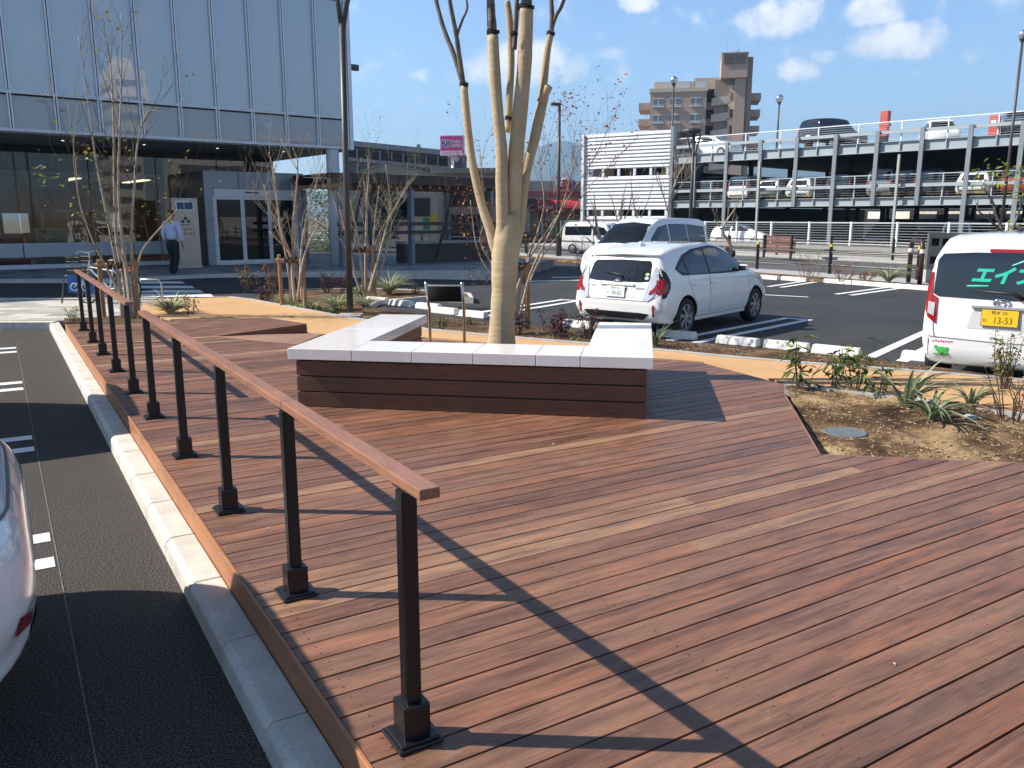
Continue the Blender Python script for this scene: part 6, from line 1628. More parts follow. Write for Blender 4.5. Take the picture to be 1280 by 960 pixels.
def plate(t,y,z,x,lines,face,ink,tilt=.0,w=.33,h=.165):
    M_=frameM((x,y,z),(0,-1,0),(-1,0,.0+tilt)); M3=M_.to_3x3()
    mb=MB(); mb.box((x,y,z),(w+.012,h+.012,.008),mat=M3); mb2=MB(); 
    p=mb.build('number_plate',GREYP,t); mb2.box(Vector((x,y,z))+M3@Vector((0,0,.004)),(w,h,.006),mat=M3); mb2.build('plate_face',face,p)
    for s,size,dx,dy,xs in lines:
        o=text(s,size,ink,p,M_@Matrix.Translation((dx,dy,.0075)),.0006,xs=xs,off=.0)
    return p

# ---- pearl white hatchback
A_ST=[(-2.02,.40,.60,.48,.66,.56,.64,.62,.56,.66),
 (-1.99,.32,.70,.47,.76,.62,.745,.72,.66,.76),
 (-1.94,.27,.745,.47,.815,.74,.775,.86,.655,.90),
 (-1.86,.245,.775,.47,.838,.86,.785,1.06,.64,1.10),
 (-1.77,.23,.79,.47,.845,.92,.785,1.21,.625,1.26),
 (-1.66,.215,.795,.47,.848,.94,.785,1.27,.615,1.325),
 (-1.3,.20,.80,.48,.848,.945,.79,1.335,.605,1.39),
 (-.7,.19,.80,.48,.842,.935,.795,1.375,.60,1.435),
 (-.1,.19,.80,.48,.842,.925,.80,1.375,.595,1.44),
 (.45,.19,.80,.48,.846,.915,.805,1.29,.585,1.37),
 (.95,.19,.80,.48,.848,.905,.80,1.08,.60,1.15),
 (1.30,.20,.795,.48,.845,.87,.77,.93,.64,.985),
 (1.68,.215,.77,.48,.825,.76,.735,.82,.62,.865),
 (1.92,.24,.69,.46,.75,.64,.68,.70,.56,.735),
 (2.02,.28,.55,.45,.60,.55,.55,.60,.44,.635)]
hd=Vector((.643,.766,0)); heading=atan2(hd.y,hd.x); RWA=.30
# contact points of the right wheels in the photograph fix the position
ra=ata(861,418); fa=ata(938,402.5)
rt=Vector((hd.y,-hd.x,0)); ctr=(ra+fa)/2
ctr=ata(900,410.5)-rt*.77
SCA=.955
aq,bv,bo=build_car('pearl white hatchback with plate 38-82 parked behind the bench',A_ST,(ctr.x,ctr.y,zA(ctr.x)+.006),heading,CARW,(-1.25,1.30),RWA,.845,'cars parked in the lot')
aq.scale=(SCA,)*3
RWIN=[(-.52,.945),(-.52,1.325),(-.22,1.36),(.10,1.335),(.45,1.245),(.78,1.095),(1.00,.965),(.72,.945)]
part_decal(aq,bv,'front_door_window',CGLASSC,[('R',[(-.44,.955),(-.44,1.325),(-.15,1.345),(.12,1.32),(.45,1.225),(.66,1.13),(.80,1.03),(.70,.965)])],.007,.06)
part_decal(aq,bv,'front_door_window',CGLASSC,[('L',[(-.44,.955),(-.44,1.325),(-.15,1.345),(.12,1.32),(.45,1.225),(.66,1.13),(.80,1.03),(.70,.965)])],.007,.06)
for ax in 'RL':
    part_decal(aq,bv,'rear_door_window',CGLASS,[(ax,[(-.50,.955),(-.50,1.325),(-.85,1.30),(-1.13,1.225),(-1.20,1.18),(-1.12,.965)])],.007,.06)
    part_decal(aq,bv,'quarter_window',CGLASS,[(ax,[(-1.17,.985),(-1.25,1.165),(-1.40,1.10),(-1.46,1.06),(-1.36,1.0)])],.007,.06)
    part_decal(aq,bv,'window_surround',BLACKP,[(ax,[(1.00,.93),(-.0,.925),(-1.36,.955),(-1.52,1.06),(-1.40,1.14),(-1.18,1.26),(-.85,1.34),(-.45,1.37),(-.15,1.385),(.15,1.355),(.50,1.255),(.86,1.085)])],.0035,.06)
part_decal(aq,bv,'rear_window',CGLASS,[('B',[(-.56,.885),(-.40,.865),(0,.86),(.40,.865),(.56,.885),(.535,1.13),(.50,1.185),(0,1.20),(-.50,1.185),(-.535,1.13)])],.006,.05)
part_decal(aq,bv,'windscreen',CGLASSC,[('T',[(1.12,-.52),(1.20,0),(1.12,.52),(.62,.50),(.52,.3),(.50,0),(.52,-.3),(.62,-.50)])],.006,.06)
# lamps, bumper reflectors
for s,ax in ((-1,'R'),(1,'L')):
    f=lambda p: [(s*a,b) for a,b in p]
    tl=part_decal(aq,bv,'tail_lamp',CLEARL,[('B',f([(.50,.60),(.575,.585),(.66,.655),(.715,.76),(.70,.92),(.66,1.05),(.605,1.11),(.575,.98),(.535,.80)]))],.012,.04)
    part_decal(aq,bv,'lamp_edge',BLACKP,[(ax,[(-1.96,.63),(-1.90,.64),(-1.76,.78),(-1.735,.87),(-1.77,.97),(-1.84,1.09),(-1.87,1.10)])],.007,.04,tl)
    part_decal(aq,bv,'red_lens',REDL,[('B',f([(.59,.685),(.66,.70),(.72,.765),(.72,.88),(.672,.92),(.68,.85),(.652,.785),(.595,.735)]))],.017,.03,tl)
    part_decal(aq,bv,'red_lens',REDL,[(ax,[(-1.985,.69),(-1.92,.70),(-1.85,.75),(-1.82,.83),(-1.85,.90),(-1.93,.93),(-1.985,.90)])],.013,.03,tl)
    part_decal(aq,bv,'reflector',REDL,[('B',f([(.655,.35),(.69,.36),(.69,.54),(.66,.53)]))],.012,.03)
    part_decal(aq,bv,'headlamp',CLEARL,[(ax,[(1.55,.72),(1.88,.60),(1.97,.56),(1.95,.63),(1.80,.74),(1.60,.82)])],.008,.04)
    mb=MB(); mb.box((.62,s*.885,.995),(.10,.17,.105)); mb.box((.68,s*.82,.965),(.05,.10,.04)); mb.build('door_mirror',[CARW],aq,bevel=.035,seg=4)
    MB().box((.572,s*.885,.99),(.012,.13,.08)).build('mirror_glass',BLACKP,aq)
    for x in (-.36,-.98): mb=MB(); h,n_,_,_=bv.ray_cast(Vector((x,s*4,.80)),Vector((0,-s,0))); mb.box((x,h.y+s*.016,.80),(.19,.022,.032)); mb.build('door_handle',CARW,aq,bevel=.008)
seams(aq,bv,[(ax,p) for ax in 'RL' for p in ([(-.47,.93),(-.47,.32)],[(-1.20,.95),(-1.12,.75),(-.95,.50),(-.90,.32)],[(.95,.93),(1.0,.75),(.98,.34)],[(-.92,.285),(.98,.285)])]+[('B',[(-.585,.60),(-.60,.74),(-.59,.87)]),('B',[(.585,.60),(.60,.74),(.59,.87)]),('B',[(-.585,.60),(-.5,.585),(.5,.585),(.585,.60)]),('B',[(-.6,.58),(-.77,.70)]),('B',[(.6,.58),(.77,.70)])])
part_decal(aq,bv,'lower_bumper',BLACKP,[('B',[(-.60,.395),(-.50,.30),(.50,.30),(.60,.395),(.45,.405),(-.45,.405)])],.006,.05)
part_decal(aq,bv,'plate_recess',M('recess shade paint',(.66,.66,.65),.3,coat=.5),[('B',[(-.36,.64),(.36,.64),(.30,.81),(-.30,.81)])],.004,.05)  # shade of the recess put into a greyer body colour
hx=bv.ray_cast(Vector((-5,0,.73)),Vector((1,0,0)))[0].x
mb=MB(); mb.box((hx+.02,0,.825),(.05,.62,.045)); mb.build('tailgate_garnish',CARW,aq,bevel=.012)
plate(aq,0,.715,hx-.022,[('38-82',.092,.022,-.026,.9),('熊本 501',.042,0,.05,1.0),('わ',.045,-.135,-.026,1.0)],PLATEW,GREENINK,.12)
h=bv.ray_cast(Vector((-5,0,.85)),Vector((1,0,0)))[0]
mb=MB()
for rx,ry in ((.062,.042),(.024,.042),(.05,.018)): mb.tube([(h.x-.012-.0*ry,rx*cos(a),.86+ry*sin(a)) for a in [2*pi*i/20 for i in range(21)]],[.006]*21,6)
mb.build('emblem',CHROME,aq,smooth=True)
text('HYBRID',.036,CHROME,aq,frameM((bv.ray_cast(Vector((-5,.46,.79)),Vector((1,0,0)))[0].x-.008,.46,.79),(0,-1,0),(-1,0,.2)),.002)
text('AQUA',.055,CHROME,aq,frameM((bv.ray_cast(Vector((-5,-.42,.775)),Vector((1,0,0)))[0].x-.008,-.42,.775),(0,-1,0),(-1,0,.2)),.002)
h=bv.ray_cast(Vector((-5,0,.95)),Vector((1,0,0)))[0]
h2_=bv.ray_cast(Vector((-5,.30,1.02)),Vector((1,0,0)))[0]
wp=MB().tube([(h.x-.03,-.10,.90),(h.x-.035,-.04,.97),(h2_.x-.03,.30,1.01)],[.018,.014,.007],8).build('rear_wiper',BLACKP,aq,smooth=True)
for z,m_ in ((.985,M('green eco sticker',(.30,.55,.22),.5)),(.93,M('blue eco sticker',(.45,.65,.78),.5))):
    part_decal(aq,bv,'sticker',m_,[('B',[(-.50+.035*cos(a),z+.022*sin(a)) for a in [2*pi*i/16 for i in range(16)]])],.009,.05)
mb=MB(); mb.add([(-1.35,0,1.36),(-1.16,-.035,1.385),(-1.16,.035,1.385),(-1.30,0,1.47),(-1.38,0,1.46)],[(0,1,3,4),(0,4,3,2),(1,2,3)]); mb.build('shark_fin_antenna',CARW,aq)
mb=MB(); mb.add([(-1.62,-.60,1.30),(-1.80,-.585,1.275),(-1.86,0,1.30),(-1.80,.585,1.275),(-1.62,.60,1.30),(-1.60,0,1.352),(-1.79,-.585,1.25),(-1.84,0,1.275),(-1.79,.585,1.25)],[(0,1,2,5),(5,2,3,4),(1,6,7,2),(2,7,8,3),(0,6,1),(4,3,8)]); mb.build('roof_spoiler',CARW,aq,smooth=True)
mb=MB(); mb.box((0,0,.235),(3.6,1.3,.05)); mb.build('underbody',BLACKP,aq)
MB().box((-1.25,0,.27),(.16,1.2,.10)).build('rear_axle',BLACKP,aq)
mb=MB(); mb.box((0,0,.75),(.01,.01,.01)); 
for x in (.25,-.75):
    for y in (-.36,.36):
        mb=MB(); mb.box((x,y,.78),(.12,.46,.56)); mb.box((x,y,1.14),(.09,.24,.16)); mb.build('seat_back',GREYP,aq,bevel=.04)
# ---- boxy white microvan on the right
def kst(L,Wd,H,hood=True,zb=.21):
    h=Wd/2; return [(-L/2,.42,h-.12,.55,h-.06,.70,h-.08,.80,h-.12,.86),(-L/2+.02,.34,h-.07,.5,h-.022,.80,h-.03,1.02,h-.07,1.10),(-L/2+.05,.28,h-.045,.5,h-.006,.88,h-.012,1.30,h-.06,1.38),(-L/2+.10,.24,h-.04,.5,h,.93,h-.006,H-.23,h-.085,H-.13),(-L/2+.20,zb,h-.035,.5,h,.95,h-.006,H-.13,h-.125,H-.045),
     (-L/2+.5,zb-.02,h-.03,.5,h,.95,h-.006,H-.105,h-.135,H-.012),(-.3,zb-.02,h-.03,.5,h,.95,h-.006,H-.10,h-.14,H),(.35,zb-.02,h-.03,.5,h,.95,h-.008,H-.12,h-.14,H-.02),(.78,zb-.02,h-.03,.5,h,.95,h-.01,H-.22,h-.15,H-.12),(1.18,zb,h-.03,.5,h,.96,h-.03,1.12,h-.10,1.20),(1.34,zb,h-.035,.5,h-.005,.93,h-.05,1.0,h-.10,1.055),(1.56,.23,h-.05,.5,h-.02,.82,h-.09,.88,h-.15,.93),(L/2-.03,.26,h-.10,.46,h-.08,.66,h-.13,.74,h-.22,.78),(L/2,.32,h-.20,.44,h-.18,.56,h-.24,.60,h-.32,.63)]
KST=kst(3.395,1.475,1.64)
# position from the number plate
pk=aty(1252,381,8.49); hk=atan2(.77,.64); fk_=Vector((cos(hk),sin(hk),0)); ck=pk+fk_*1.705; zk=.08
kv,bk,_=build_car('boxy white microvan with yellow plate 13-53 and turquoise window lettering',KST,(ck.x,ck.y,zk),hk,CARW,(-1.20,1.22),.275,.735,'cars parked in the lot')
part_decal(kv,bk,'rear_window',CGLASS,[('B',[(-.655,.985),(-.60,.955),(0,.945),(.60,.955),(.655,.985),(.645,1.34),(.60,1.405),(.3,1.425),(-.3,1.425),(-.60,1.405),(-.645,1.34)])],.006,.06)
for s,ax in ((-1,'R'),(1,'L')):
    f=lambda p: [(s*a,b) for a,b in p]
    tl=part_decal(kv,bk,'tail_lamp',REDL,[('B',f([(.60,.66),(.69,.73),(.715,.80),(.715,1.0),(.70,1.42),(.672,1.36),(.665,.98),(.60,.94)]))],.010,.05)
    part_decal(kv,bk,'side_lens',REDL,[(ax,[(-1.70,.70),(-1.60,.76),(-1.60,1.36),(-1.65,1.40),(-1.70,1.2)])],.010,.05,tl)
    part_decal(kv,bk,'clear_lens',CLEARL,[('B',f([(.625,.745),(.69,.775),(.69,.90),(.625,.885)]))],.016,.04,tl)
    part_decal(kv,bk,'side_window',CGLASS,[(ax,[(-1.35,.98),(-1.38,1.40),(-.30,1.46),(-.30,.98)]),(ax,[(-.24,.98),(-.24,1.46),(.55,1.42),(.98,1.16),(1.02,.98)])],.006,.07)
    part_decal(kv,bk,'headlamp',CLEARL,[('F',f([(.42,.60),(.62,.66),(.62,.84),(.46,.80)]))],.01,.05)
    mb=MB(); mb.box((.72,s*.83,1.05),(.11,.20,.16)); mb.build('door_mirror',CARW,kv,bevel=.03)
part_decal(kv,bk,'windscreen',CGLASSC,[('F',[(-.60,1.16),(.60,1.16),(.50,1.47),(-.50,1.47)])],.006,.07)
part_decal(kv,bk,'brake_light',REDL,[('B',[(-.17,1.428),(.17,1.428),(.17,1.462),(-.17,1.462)])],.012,.05)
seams(kv,bk,[('B',[(-.655,.955),(-.62,.60),(-.60,.52),(0,.505),(.60,.52),(.62,.60),(.655,.955)]),('B',[(.58,.515),(.70,.53)]),('B',[(-.58,.515),(-.70,.53)]),('B',[(.66,.25),(.66,.50)])]+[(ax,p) for ax in 'RL' for p in ([(-.27,.96),(-.27,.30)],[(.95,.95),(.95,.32)],[(-1.30,.95),(-1.1,.6),(-.95,.3)])])
part_decal(kv,bk,'plate_recess',M('recess shade tint',(.64,.64,.63),.3,coat=.5),[('B',[(-.30,.64),(.30,.64),(.25,.86),(-.25,.86)])],.003,.05)  # greyer patch stands in for shade in the plate recess
hx=bk.ray_cast(Vector((-5,0,.77)),Vector((1,0,0)))[0].x
MB().box((hx-.005,0,.868),(.05,.54,.03)).build('plate_garnish',M('garnish shade',(.30,.30,.30),.4),kv,bevel=.006)
plate(kv,.0,.765,hx-.018,[('13-53',.092,.03,-.028,.85),('熊本 581',.042,0,.05,1.0),('ね',.042,-.135,-.03,1.0)],PLATEY,INK,.03)
hz_=bk.ray_cast(Vector((-5,-.0,.925)),Vector((1,0,0)))[0]
mb=MB(); mb.tube([(hz_.x-.012,.075*cos(a),.915+.042*sin(a)) for a in [2*pi*i/24 for i in range(25)]],[.008]*25,6)
mb.tube([(hz_.x-.012,.035,.89),(hz_.x-.012,.035,.94),(hz_.x-.012,-.02,.935),(hz_.x-.012,-.035,.915),(hz_.x-.012,-.02,.895),(hz_.x-.012,.035,.89)],[.007]*6,6); mb.build('emblem',CHROME,kv,smooth=True)
hw=bk.ray_cast(Vector((-5,-.10,1.16)),Vector((1,0,0)))[0]
gx=hw.x-.012
hw0=bk.ray_cast(Vector((-5,0,1.0)),Vector((1,0,0)))[0]; hw1=bk.ray_cast(Vector((-5,0,1.35)),Vector((1,0,0)))[0]; tl_=(hw1.x-hw0.x)/.35
text('エイブル',.19,TURQ,kv,frameM((gx,-.07,1.185),(0,-1,0),(-1,0,tl_)),.001,shear=.28,off=.008,name='window_lettering')
mb=MB(); mb.tube([(gx-.002,.34,1.075),(gx-.004,.25,1.08),(gx-.004,.14,1.085)],[.012,.014,.010],6); mb.build('window_lettering',TURQ,kv)
mb=MB(); mb.tube([(gx+.02,-.05,1.30),(gx+.025,-.15,1.345),(gx+.03,-.27,1.365),(gx+.03,-.38,1.35)],[.008,.014,.015,.006],6); mb.build('window_lettering',TURQ,kv)
MB().tube([(hw0.x-.03,-.18,.965),(hw0.x-.04,-.10,1.02),(hw0.x-.03,.30,1.035)],[.024,.018,.008],8).build('rear_wiper',BLACKP,kv,smooth=True)
MB().box((-1.1,0,1.655),(.09,.05,.04)).build('antenna_foot',BLACKP,kv,bevel=.01)
# small white sticker with a green turtle shape and a line of pink marks
def bz_(y,z): return bk.ray_cast(Vector((-5,y,z)),Vector((1,0,0)))[0].x
sx_=.52; mb=MB(); xx=bz_(sx_,.40)-.004
mb.ball((xx,sx_,.385),.055,16,0,(.06,1,.62)); mb.ball((xx,sx_+.055,.41),.022,10,0,(.08,1,1)); 
for dy,dz in ((-.045,-.03),(.02,-.042),(-.055,.018)): mb.ball((xx,sx_+dy,.385+dz),.018,8,0,(.08,1,1))
mb.build('green_sticker',M('sticker green',(.06,.38,.08),.5),kv)
mb=MB()
for i in range(8): mb.box((bz_(sx_,.475)-.004,sx_+.09-.026*i,.475+(.006 if i%2 else 0)),(.002,.014,.018))
mb.build('sticker_lettering',M('sticker pink',(.65,.05,.25),.5),kv)
mb=MB()
for i in range(9): mb.box((bz_(sx_,.335)-.004,sx_+.07-.017*i,.333),(.002,.010,.012))
mb.build('sticker_lettering',INK,kv)
MB().box((0,0,.24),(2.9,1.2,.06)).build('underbody',BLACKP,kv)

# ---- white car at the left edge: rear three quarter, its shadow reaches the deck
B_ST=[(-2.28,.46,.50,.54,.56,.62,.54,.66,.46,.69),(-2.24,.36,.62,.53,.70,.68,.69,.74,.60,.77),(-2.16,.29,.72,.53,.80,.75,.78,.80,.68,.83),(-2.05,.25,.80,.53,.865,.82,.83,.90,.72,.95),(-1.97,.23,.83,.53,.88,.90,.845,1.22,.72,1.30),(-1.85,.22,.84,.53,.885,.95,.845,1.42,.69,1.50),(-1.6,.21,.845,.53,.89,.95,.845,1.50,.66,1.585),(-1.0,.20,.845,.53,.89,.96,.845,1.53,.65,1.62),(-.3,.19,.845,.53,.888,.95,.845,1.53,.64,1.62),(.4,.19,.845,.53,.888,.94,.845,1.44,.62,1.52),(1.0,.19,.845,.53,.89,.93,.83,1.12,.62,1.20),(1.4,.20,.84,.53,.885,.90,.80,.97,.66,1.02),(1.9,.22,.81,.52,.85,.80,.76,.86,.64,.90),(2.18,.26,.70,.48,.74,.68,.68,.74,.56,.77),(2.26,.32,.56,.46,.60,.58,.55,.63,.45,.66)]
hA=TH+pi   # nose away from the kerb
LC=dp(.0-2.28,3.42,.2)
lc,bl_,_=build_car('white car whose rear bumper enters the frame at the left edge',B_ST,tuple(LC),hA,CARW,(-1.32,1.38),.33,.885,'cars parked left of the deck')
for s,ax in ((-1,'R'),(1,'L')):
    f=lambda p: [(s*a,b) for a,b in p]
    part_decal(lc,bl_,'tail_lamp',REDL,[('B',f([(.70,.98),(.80,1.0),(.78,1.40),(.72,1.38)]))],.008,.05)
    part_decal(lc,bl_,'reflector',REDL,[('B',f([(.58,.44),(.72,.46),(.72,.52),(.58,.49)]))],.008,.04)
    part_decal(lc,bl_,'side_window',CGLASS,[(ax,[(-1.70,1.0),(-1.65,1.36),(-.9,1.44),(-.30,1.45),(-.30,1.0)]),(ax,[(-.22,1.0),(-.22,1.44),(.35,1.38),(.88,1.12),(.95,1.0)])],.006,.07)
part_decal(lc,bl_,'rear_window',CGLASS,[('B',[(-.62,1.02),(.62,1.02),(.58,1.44),(-.58,1.44)])],.006,.06)
part_decal(lc,bl_,'windscreen',CGLASSC,[('T',[(1.15,-.6),(1.22,0),(1.15,.6),(.55,.52),(.5,0),(.55,-.52)])],.006,.07)
part_decal(lc,bl_,'lower_bumper',BLACKP,[('B',[(-.58,.42),(-.50,.36),(.50,.36),(.58,.42)])],.006,.05)
seams(lc,bl_,[('B',[(-.70,.80),(-.4,.78),(.4,.78),(.70,.80)])],.008)
plate(lc,0,.56,-2.277,[('24-06',.09,.02,-.026,.9)],PLATEW,GREENINK,.0)
MB().box((0,0,.25),(3.9,1.4,.06)).build('underbody',BLACKP,lc)
lc.scale=(1,1,.955)

# ---- white minivan nose to nose with the hatchback
V_ST=[(-2.32,.42,.66,.55,.72,.80,.70,.95,.66,1.05),(-2.28,.32,.76,.55,.81,.92,.80,1.4,.72,1.5),(-2.15,.26,.80,.55,.845,1.0,.84,1.66,.68,1.76),(-1.8,.22,.81,.55,.848,1.02,.84,1.72,.66,1.82),(-.6,.20,.81,.55,.848,1.02,.84,1.75,.66,1.85),(.3,.20,.81,.55,.848,1.01,.84,1.73,.66,1.83),(.85,.20,.81,.55,.848,1.01,.835,1.56,.66,1.66),(1.45,.20,.81,.55,.848,1.02,.80,1.16,.70,1.24),(1.75,.21,.80,.55,.845,.98,.77,1.05,.68,1.10),(2.1,.24,.76,.52,.80,.84,.73,.90,.62,.95),(2.28,.28,.66,.48,.70,.68,.64,.73,.54,.77),(2.33,.33,.54,.46,.58,.58,.54,.62,.44,.66)]
hv=heading+pi; nose=aty(741,318,21.8); vc=Vector((nose.x,nose.y,0))-Vector((cos(hv),sin(hv),0))*2.2+Vector((.25,0,0))
mv,bm_,_=build_car('white minivan facing the camera behind the pearl hatchback',V_ST,(vc.x,vc.y,.1),hv,CARW,(-1.45,1.38),.32,.845,'cars parked in the lot')
part_decal(mv,bm_,'windscreen',CGLASS,[('F',[(-.70,1.12),(0,1.16),(.70,1.12),(.60,1.66),(0,1.72),(-.60,1.66)])],.006,.07)
for s,ax in ((-1,'R'),(1,'L')):
    f=lambda p: [(s*a,b) for a,b in p]
    part_decal(mv,bm_,'side_window',CGLASS,[(ax,[(-2.0,1.08),(-2.05,1.58),(-1.0,1.66),(-1.0,1.08)]),(ax,[(-.95,1.08),(-.95,1.66),(.05,1.67),(.05,1.08)]),(ax,[(.12,1.08),(.12,1.66),(.60,1.58),(1.05,1.26),(1.12,1.08)])],.006,.08)
    part_decal(mv,bm_,'headlamp',CLEARL,[('F',f([(.40,.68),(.66,.74),(.74,.90),(.60,.88),(.40,.80)]))],.012,.05)
    mb=MB(); mb.box((1.05,s*.94,1.12),(.14,.20,.17)); mb.build('door_mirror',CARW,mv,bevel=.03)
part_decal(mv,bm_,'grille',CHROME,[('F',[(-.38,.66),(.38,.66),(.36,.84),(-.36,.84)])],.008,.05)
mb=MB()
for k in range(3): decal(bm_,[(-.34,.685+.05*k),(.34,.685+.05*k),(.34,.705+.05*k),(-.34,.705+.05*k)],'F',.014,.05,mb)
mb.build('grille_bars',BLACKP,mv)
part_decal(mv,bm_,'tail_lamp',REDL,[('B',[(.62,.9),(.74,.9),(.70,1.5),(.62,1.5)])],.008,.06); part_decal(mv,bm_,'tail_lamp',REDL,[('B',[(-.62,.9),(-.74,.9),(-.70,1.5),(-.62,1.5)])],.008,.06)
seams(mv,bm_,[(ax,p) for ax in 'RL' for p in ([(.08,1.05),(.08,.3)],[(1.1,1.05),(1.1,.3)],[(-.97,1.05),(-.97,.3)])])
MB().box((0,0,.25),(4.1,1.3,.06)).build('underbody',BLACKP,mv)
mv.scale=(.97,.97,.955)
_k=dup(mv,tuple(dp(-.5-2.33,8.25,.2)),TH+pi,'white minivan parked just outside the left edge, casting the upper shadow on the asphalt',1.0)
# ---- white delivery van on the road
dv_=aty(746,313,43); DV2=thing('van','white delivery van driving past on the main road','van',(dv_.x,dv_.y,.06),radians(-28)); 
mb=car_body(kst(3.9,1.6,1.85),50,3); bvv=bvh_of(mb); mb.build('body',CARW,DV2,smooth=True)
for ax in 'RL':
    part_decal(DV2,bvv,'side_window',CGLASS,[(ax,[(-1.75,1.08),(-1.75,1.58),(-.05,1.60),(-.05,1.08)]),(ax,[(.05,1.08),(.05,1.60),(.70,1.52),(1.0,1.2),(1.0,1.08)])],.008,.1)
    part_decal(DV2,bvv,'tail_lamp',REDL,[(ax,[(-1.94,.75),(-1.84,.75),(-1.84,1.05),(-1.94,1.05)])],.01,.1)
part_decal(DV2,bvv,'rear_window',CGLASS,[('B',[(-.6,1.05),(.6,1.05),(.58,1.55),(-.58,1.55)])],.008,.1); part_decal(DV2,bvv,'windscreen',CGLASS,[('F',[(-.62,1.16),(.62,1.16),(.52,1.6),(-.52,1.6)])],.008,.1)
for x in (-1.25,1.3):
    for s in (-1,1): wheel(DV2,(x,s*.80,.29),s,.29,spokes=6)
DV2.scale=(.86,.86,.86)

# ---- cars on and under the parking deck
def simple_car(label,kind,paint,loc,rz):
    if kind=='jeep': st=[(-2.32,.50,.70,.58,.76,.70,.76,.90,.72,1.0),(-2.28,.40,.80,.58,.86,.95,.86,1.15,.80,1.24),(-2.2,.36,.84,.58,.90,1.05,.88,1.5,.76,1.62),(-2.0,.34,.85,.58,.91,1.08,.89,1.66,.72,1.78),(-.6,.32,.85,.58,.91,1.08,.89,1.74,.70,1.86),(.3,.32,.85,.58,.91,1.07,.89,1.70,.70,1.82),(.7,.32,.85,.58,.91,1.07,.88,1.45,.70,1.58),(1.1,.32,.85,.58,.91,1.06,.86,1.13,.76,1.19),(1.8,.34,.85,.58,.90,1.0,.84,1.08,.74,1.12),(2.2,.38,.80,.58,.84,.9,.80,.98,.70,1.02),(2.32,.45,.70,.55,.74,.72,.72,.80,.62,.86)]; half=.90; sc=.96; wins=[(-2.0,1.16),(-1.9,1.60),(-.4,1.68),(-.4,1.16)],[(-.3,1.16),(-.3,1.68),(.4,1.62),(.85,1.30),(.9,1.16)]; rear=[(-.70,1.14),(.70,1.14),(.64,1.58),(-.64,1.58)]; wind=[(-.68,1.24),(.68,1.24),(.60,1.68),(-.60,1.68)]; lamp_=[(.74,.92),(.86,.95),(.84,1.35),(.76,1.36)]
    elif kind=='suv': st=V_ST; L=2.3; half=.85; sc=.94; wins=[(-2.0,1.08),(-2.0,1.56),(-.3,1.64),(-.3,1.08)],[(-.2,1.08),(-.2,1.64),(.55,1.56),(1.05,1.22),(1.1,1.08)]; rear=[(-.66,1.08),(.66,1.08),(.60,1.6),(-.60,1.6)]; wind=[(-.66,1.14),(.66,1.14),(.56,1.66),(-.56,1.66)]; lamp_=[(.62,.85),(.76,.88),(.76,1.1),(.66,1.12)]
    elif kind=='hatch': st=A_ST; half=.845; sc=1; wins=[(-1.2,.97),(-1.1,1.22),(-.5,1.32),(-.5,.97)],[(-.42,.97),(-.42,1.32),(.1,1.30),(.7,1.1),(.8,.98)]; rear=[(-.55,.88),(.55,.88),(.5,1.18),(-.5,1.18)]; wind=[(-.6,1.02),(.6,1.02),(.5,1.3),(-.5,1.3)]; lamp_=[(.54,.64),(.66,.7),(.68,.85),(.58,.95)]
    else: st=KST; half=.735; sc=1; wins=[(-1.35,.98),(-1.38,1.40),(-.30,1.46),(-.30,.98)],[(-.24,.98),(-.24,1.46),(.55,1.42),(.98,1.16),(1.02,.98)]; rear=[(-.62,.97),(.62,.97),(.58,1.42),(-.58,1.42)]; wind=[(-.60,1.16),(.60,1.16),(.50,1.47),(-.50,1.47)]; lamp_=[(.60,.70),(.70,.74),(.70,1.2),(.66,1.3)]
    t=thing('car',label,'car',loc,rz,'cars on the parking deck'); mb=car_body(st,34,3); b=bvh_of(mb); mb.build('body',paint,t,smooth=True)
    for ax in 'RL': part_decal(t,b,'side_window',CGLASS,[(ax,wins[0]),(ax,wins[1])],.008,.12)
    part_decal(t,b,'rear_window',CGLASS,[('B',rear)],.008,.12); part_decal(t,b,'windscreen',CGLASS,[('F',wind)],.008,.12)
    for s in (-1,1): part_decal(t,b,'tail_lamp',REDL,[('B',[(s*a,c) for a,c in lamp_])],.012,.1)
    part_decal(t,b,'number_plate',PLATEW,[('B',[(-.17,.66),(.17,.66),(.17,.80),(-.17,.80)])],.014,.1)
    part_decal(t,b,'bumper_trim',BLACKP,[('B',[(-.6,.34),(.6,.34),(.6,.42),(-.6,.42)])],.012,.1)
    for x in (-1.28,1.3):
        for s in (-1,1):
            mb=MB(); MR=Matrix.Rotation(radians(-90*s),3,'X'); mb.lathe([(.001,.01),(.19,.01),(.20,.02)],(0,0,0),16,1,MR); mb.lathe([(.20,.02),(.29,.0),(.30,-.03),(.30,-.17)],(0,0,0),20,0,MR); mb.build('wheel',[TYRE,GALV],t,smooth=True,loc=(x,s*(half+.005),.30))
    t.scale=(sc,)*3
    return t
back=GAZ+pi/2      # nose into the deck, tail to the road
def put(kind,paint,label,u,zf,y,rz=None,var=0):
    # x on the facade line from the photograph column u
    r=ray(u,200); n=Vector((-GD.y,GD.x,0)); tt_=(G0).dot(n)/Vector((r.x,r.y,0)).dot(n); x=(Vector((r.x*tt_,r.y*tt_,0))-G0).dot(GD)
    dv=Vector((r.x,r.y,0)).normalized(); P=Vector((r.x*tt_,r.y*tt_,0))+dv*(y/max(.2,dv.dot(n)))
    return simple_car(label,kind,paint,(P.x,P.y,zf),back if rz is None else rz)
put('jeep',CARK,'black estate with roof rails parked on the deck roof, tail to the road',1040,5.9,2.9,back-.25)
put('hatch',CARW,'white car parked side on behind the roof railing near the louvred block',888,5.9,3.2,GAZ)
put('jeep',CARW,'white four wheel drive facing the road on the deck roof right of the red cabinet',1171,5.9,7.5,back+pi+.5)
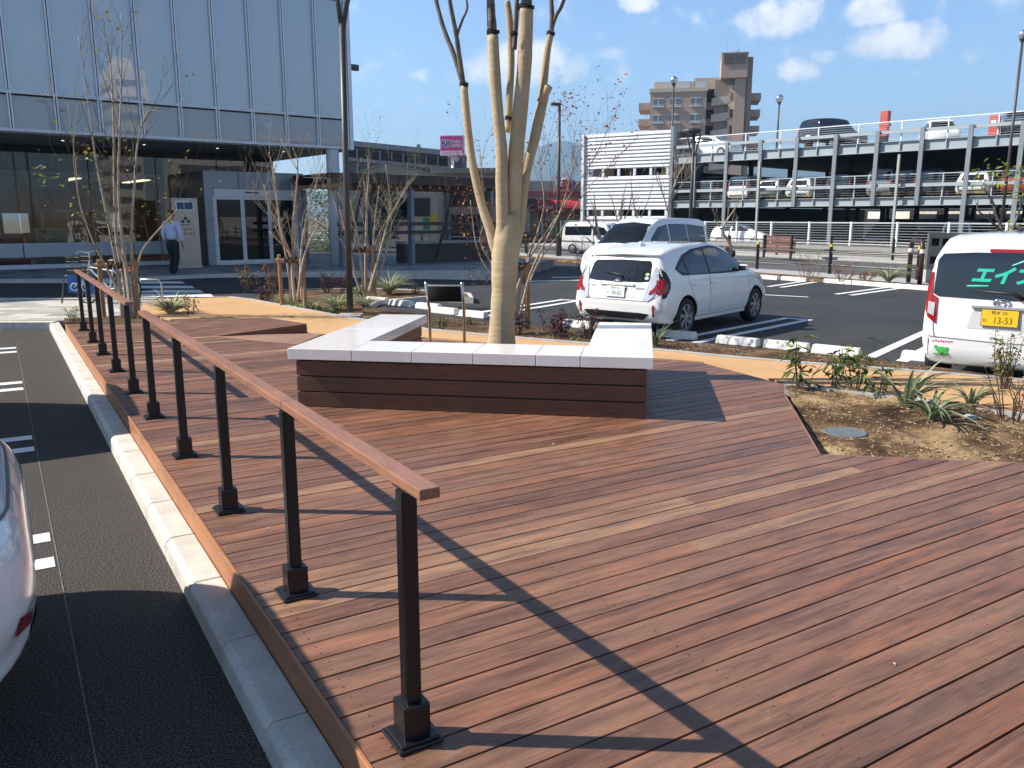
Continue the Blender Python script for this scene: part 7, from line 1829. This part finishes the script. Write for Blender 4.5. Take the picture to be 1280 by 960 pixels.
put('hatch',CARG,'grey car on the deck roof at the far right edge',1266,5.9,3.2,back+pi+.4)
put('kei',CARW,'white boxy car on the middle floor left of the drain pipe',941,2.88,2.6)
put('hatch',CARS,'silver car on the middle floor second from the drain pipe',981,2.88,2.6)
put('hatch',CARW,'white hatchback on the middle floor between two columns',1019,2.88,2.6)
put('kei',CARK,'black boxy car with yellow plate on the middle floor',1066,2.88,2.6)
put('suv',CARS,'pale silver van on the middle floor beside the red cabinet',1122,2.88,2.9)
put('suv',CARK,'black van on the middle floor right of the silver van',1150,2.88,2.9)
put('kei',CARG,'charcoal boxy car on the middle floor by the fourth column from the right',1180,2.88,2.7)
put('hatch',CARW,'white car on the middle floor near the right end behind lime leaves',1234,2.88,2.6)
put('kei',CARR,'red car on the middle floor at the frame edge',1286,2.88,2.6)
put('kei',CARK,'dark car on the middle floor left of the white boxy one',905,2.88,2.8)
put('suv',CARG,'dark van with bright windscreen on the ground floor of the deck',1122,.05,4.0,back+pi)
put('hatch',CARW,'white car on the ground floor by the mesh fence, half hidden',934,.05,1.5,GAZ)
put('suv',CARS,'silver car under the deck behind the microvan roof',1222,.05,3.2,back)
put('hatch',CARK,'black car in the shade under the deck near the louvred block',868,.05,7,GAZ)

# ---- concrete wheel stops
def wstop(label,u,v,ang,L=.58):
    p=ata(u,v); mb=MB(); h=L/2
    mb.add([(-h,-.085,0),(h,-.085,0),(h,.085,0),(-h,.085,0),(-h+.012,-.055,.115),(h-.012,-.055,.115),(h-.012,.055,.115),(-h+.012,.055,.115)],[(3,2,1,0),(4,5,6,7),(0,1,5,4),(1,2,6,5),(2,3,7,6),(3,0,4,7)])
    o=mb.build('wheel_stop',WSTOP,bevel=.012,loc=(p.x,p.y,zA(p.x)+.001),rz=ang); tag(o,label,'wheel stop','concrete wheel stops along the bays')
an=atan2(-.785,.62); an=heading-pi/2
for lb,u,v in (('concrete wheel stop nearest the hatchback tyre, right of the painted stripes',922,431),('concrete wheel stop in the middle of three before the empty bay',983,437),('concrete wheel stop last of three beside the white stripes',1045,443.5),
               ('wheel stop under the right rear tyre of the hatchback',846,422.5),('wheel stop under the left rear tyre of the hatchback',765,414),('wheel stop right of the purple shrub beneath the hatchback corner',720,409),
               ('wheel stop left of the wrapped tree trunk beside the sign',592,396.5),('wheel stop between sign legs and the trunk',556,392),('wheel stop third from the lamp post in the left bay',536,386.5),('wheel stop second from the lamp post in the left bay',502,382.5),('wheel stop nearest the lamp post in the left bay',472,378.5),
               ('wheel stop under the rear of the white microvan',1160,452)):
    wstop(lb,u,v,an,.62)
an2=atan2(DV.y,DV.x)
for lb,u,v in (('far wheel stop nearest the minivan',958,349),('far wheel stop second from the minivan',993,351.3),('far wheel stop left of the russet grass',1048,354.6),('far wheel stop under the russet grass',1078,356.8),('far wheel stop left of the pale fountain grass',1100,358.5),('far wheel stop right of the pale fountain grass',1124,360.3),('far wheel stop nearest the microvan',1158,363)):
    wstop(lb,u,v,an2,.9)
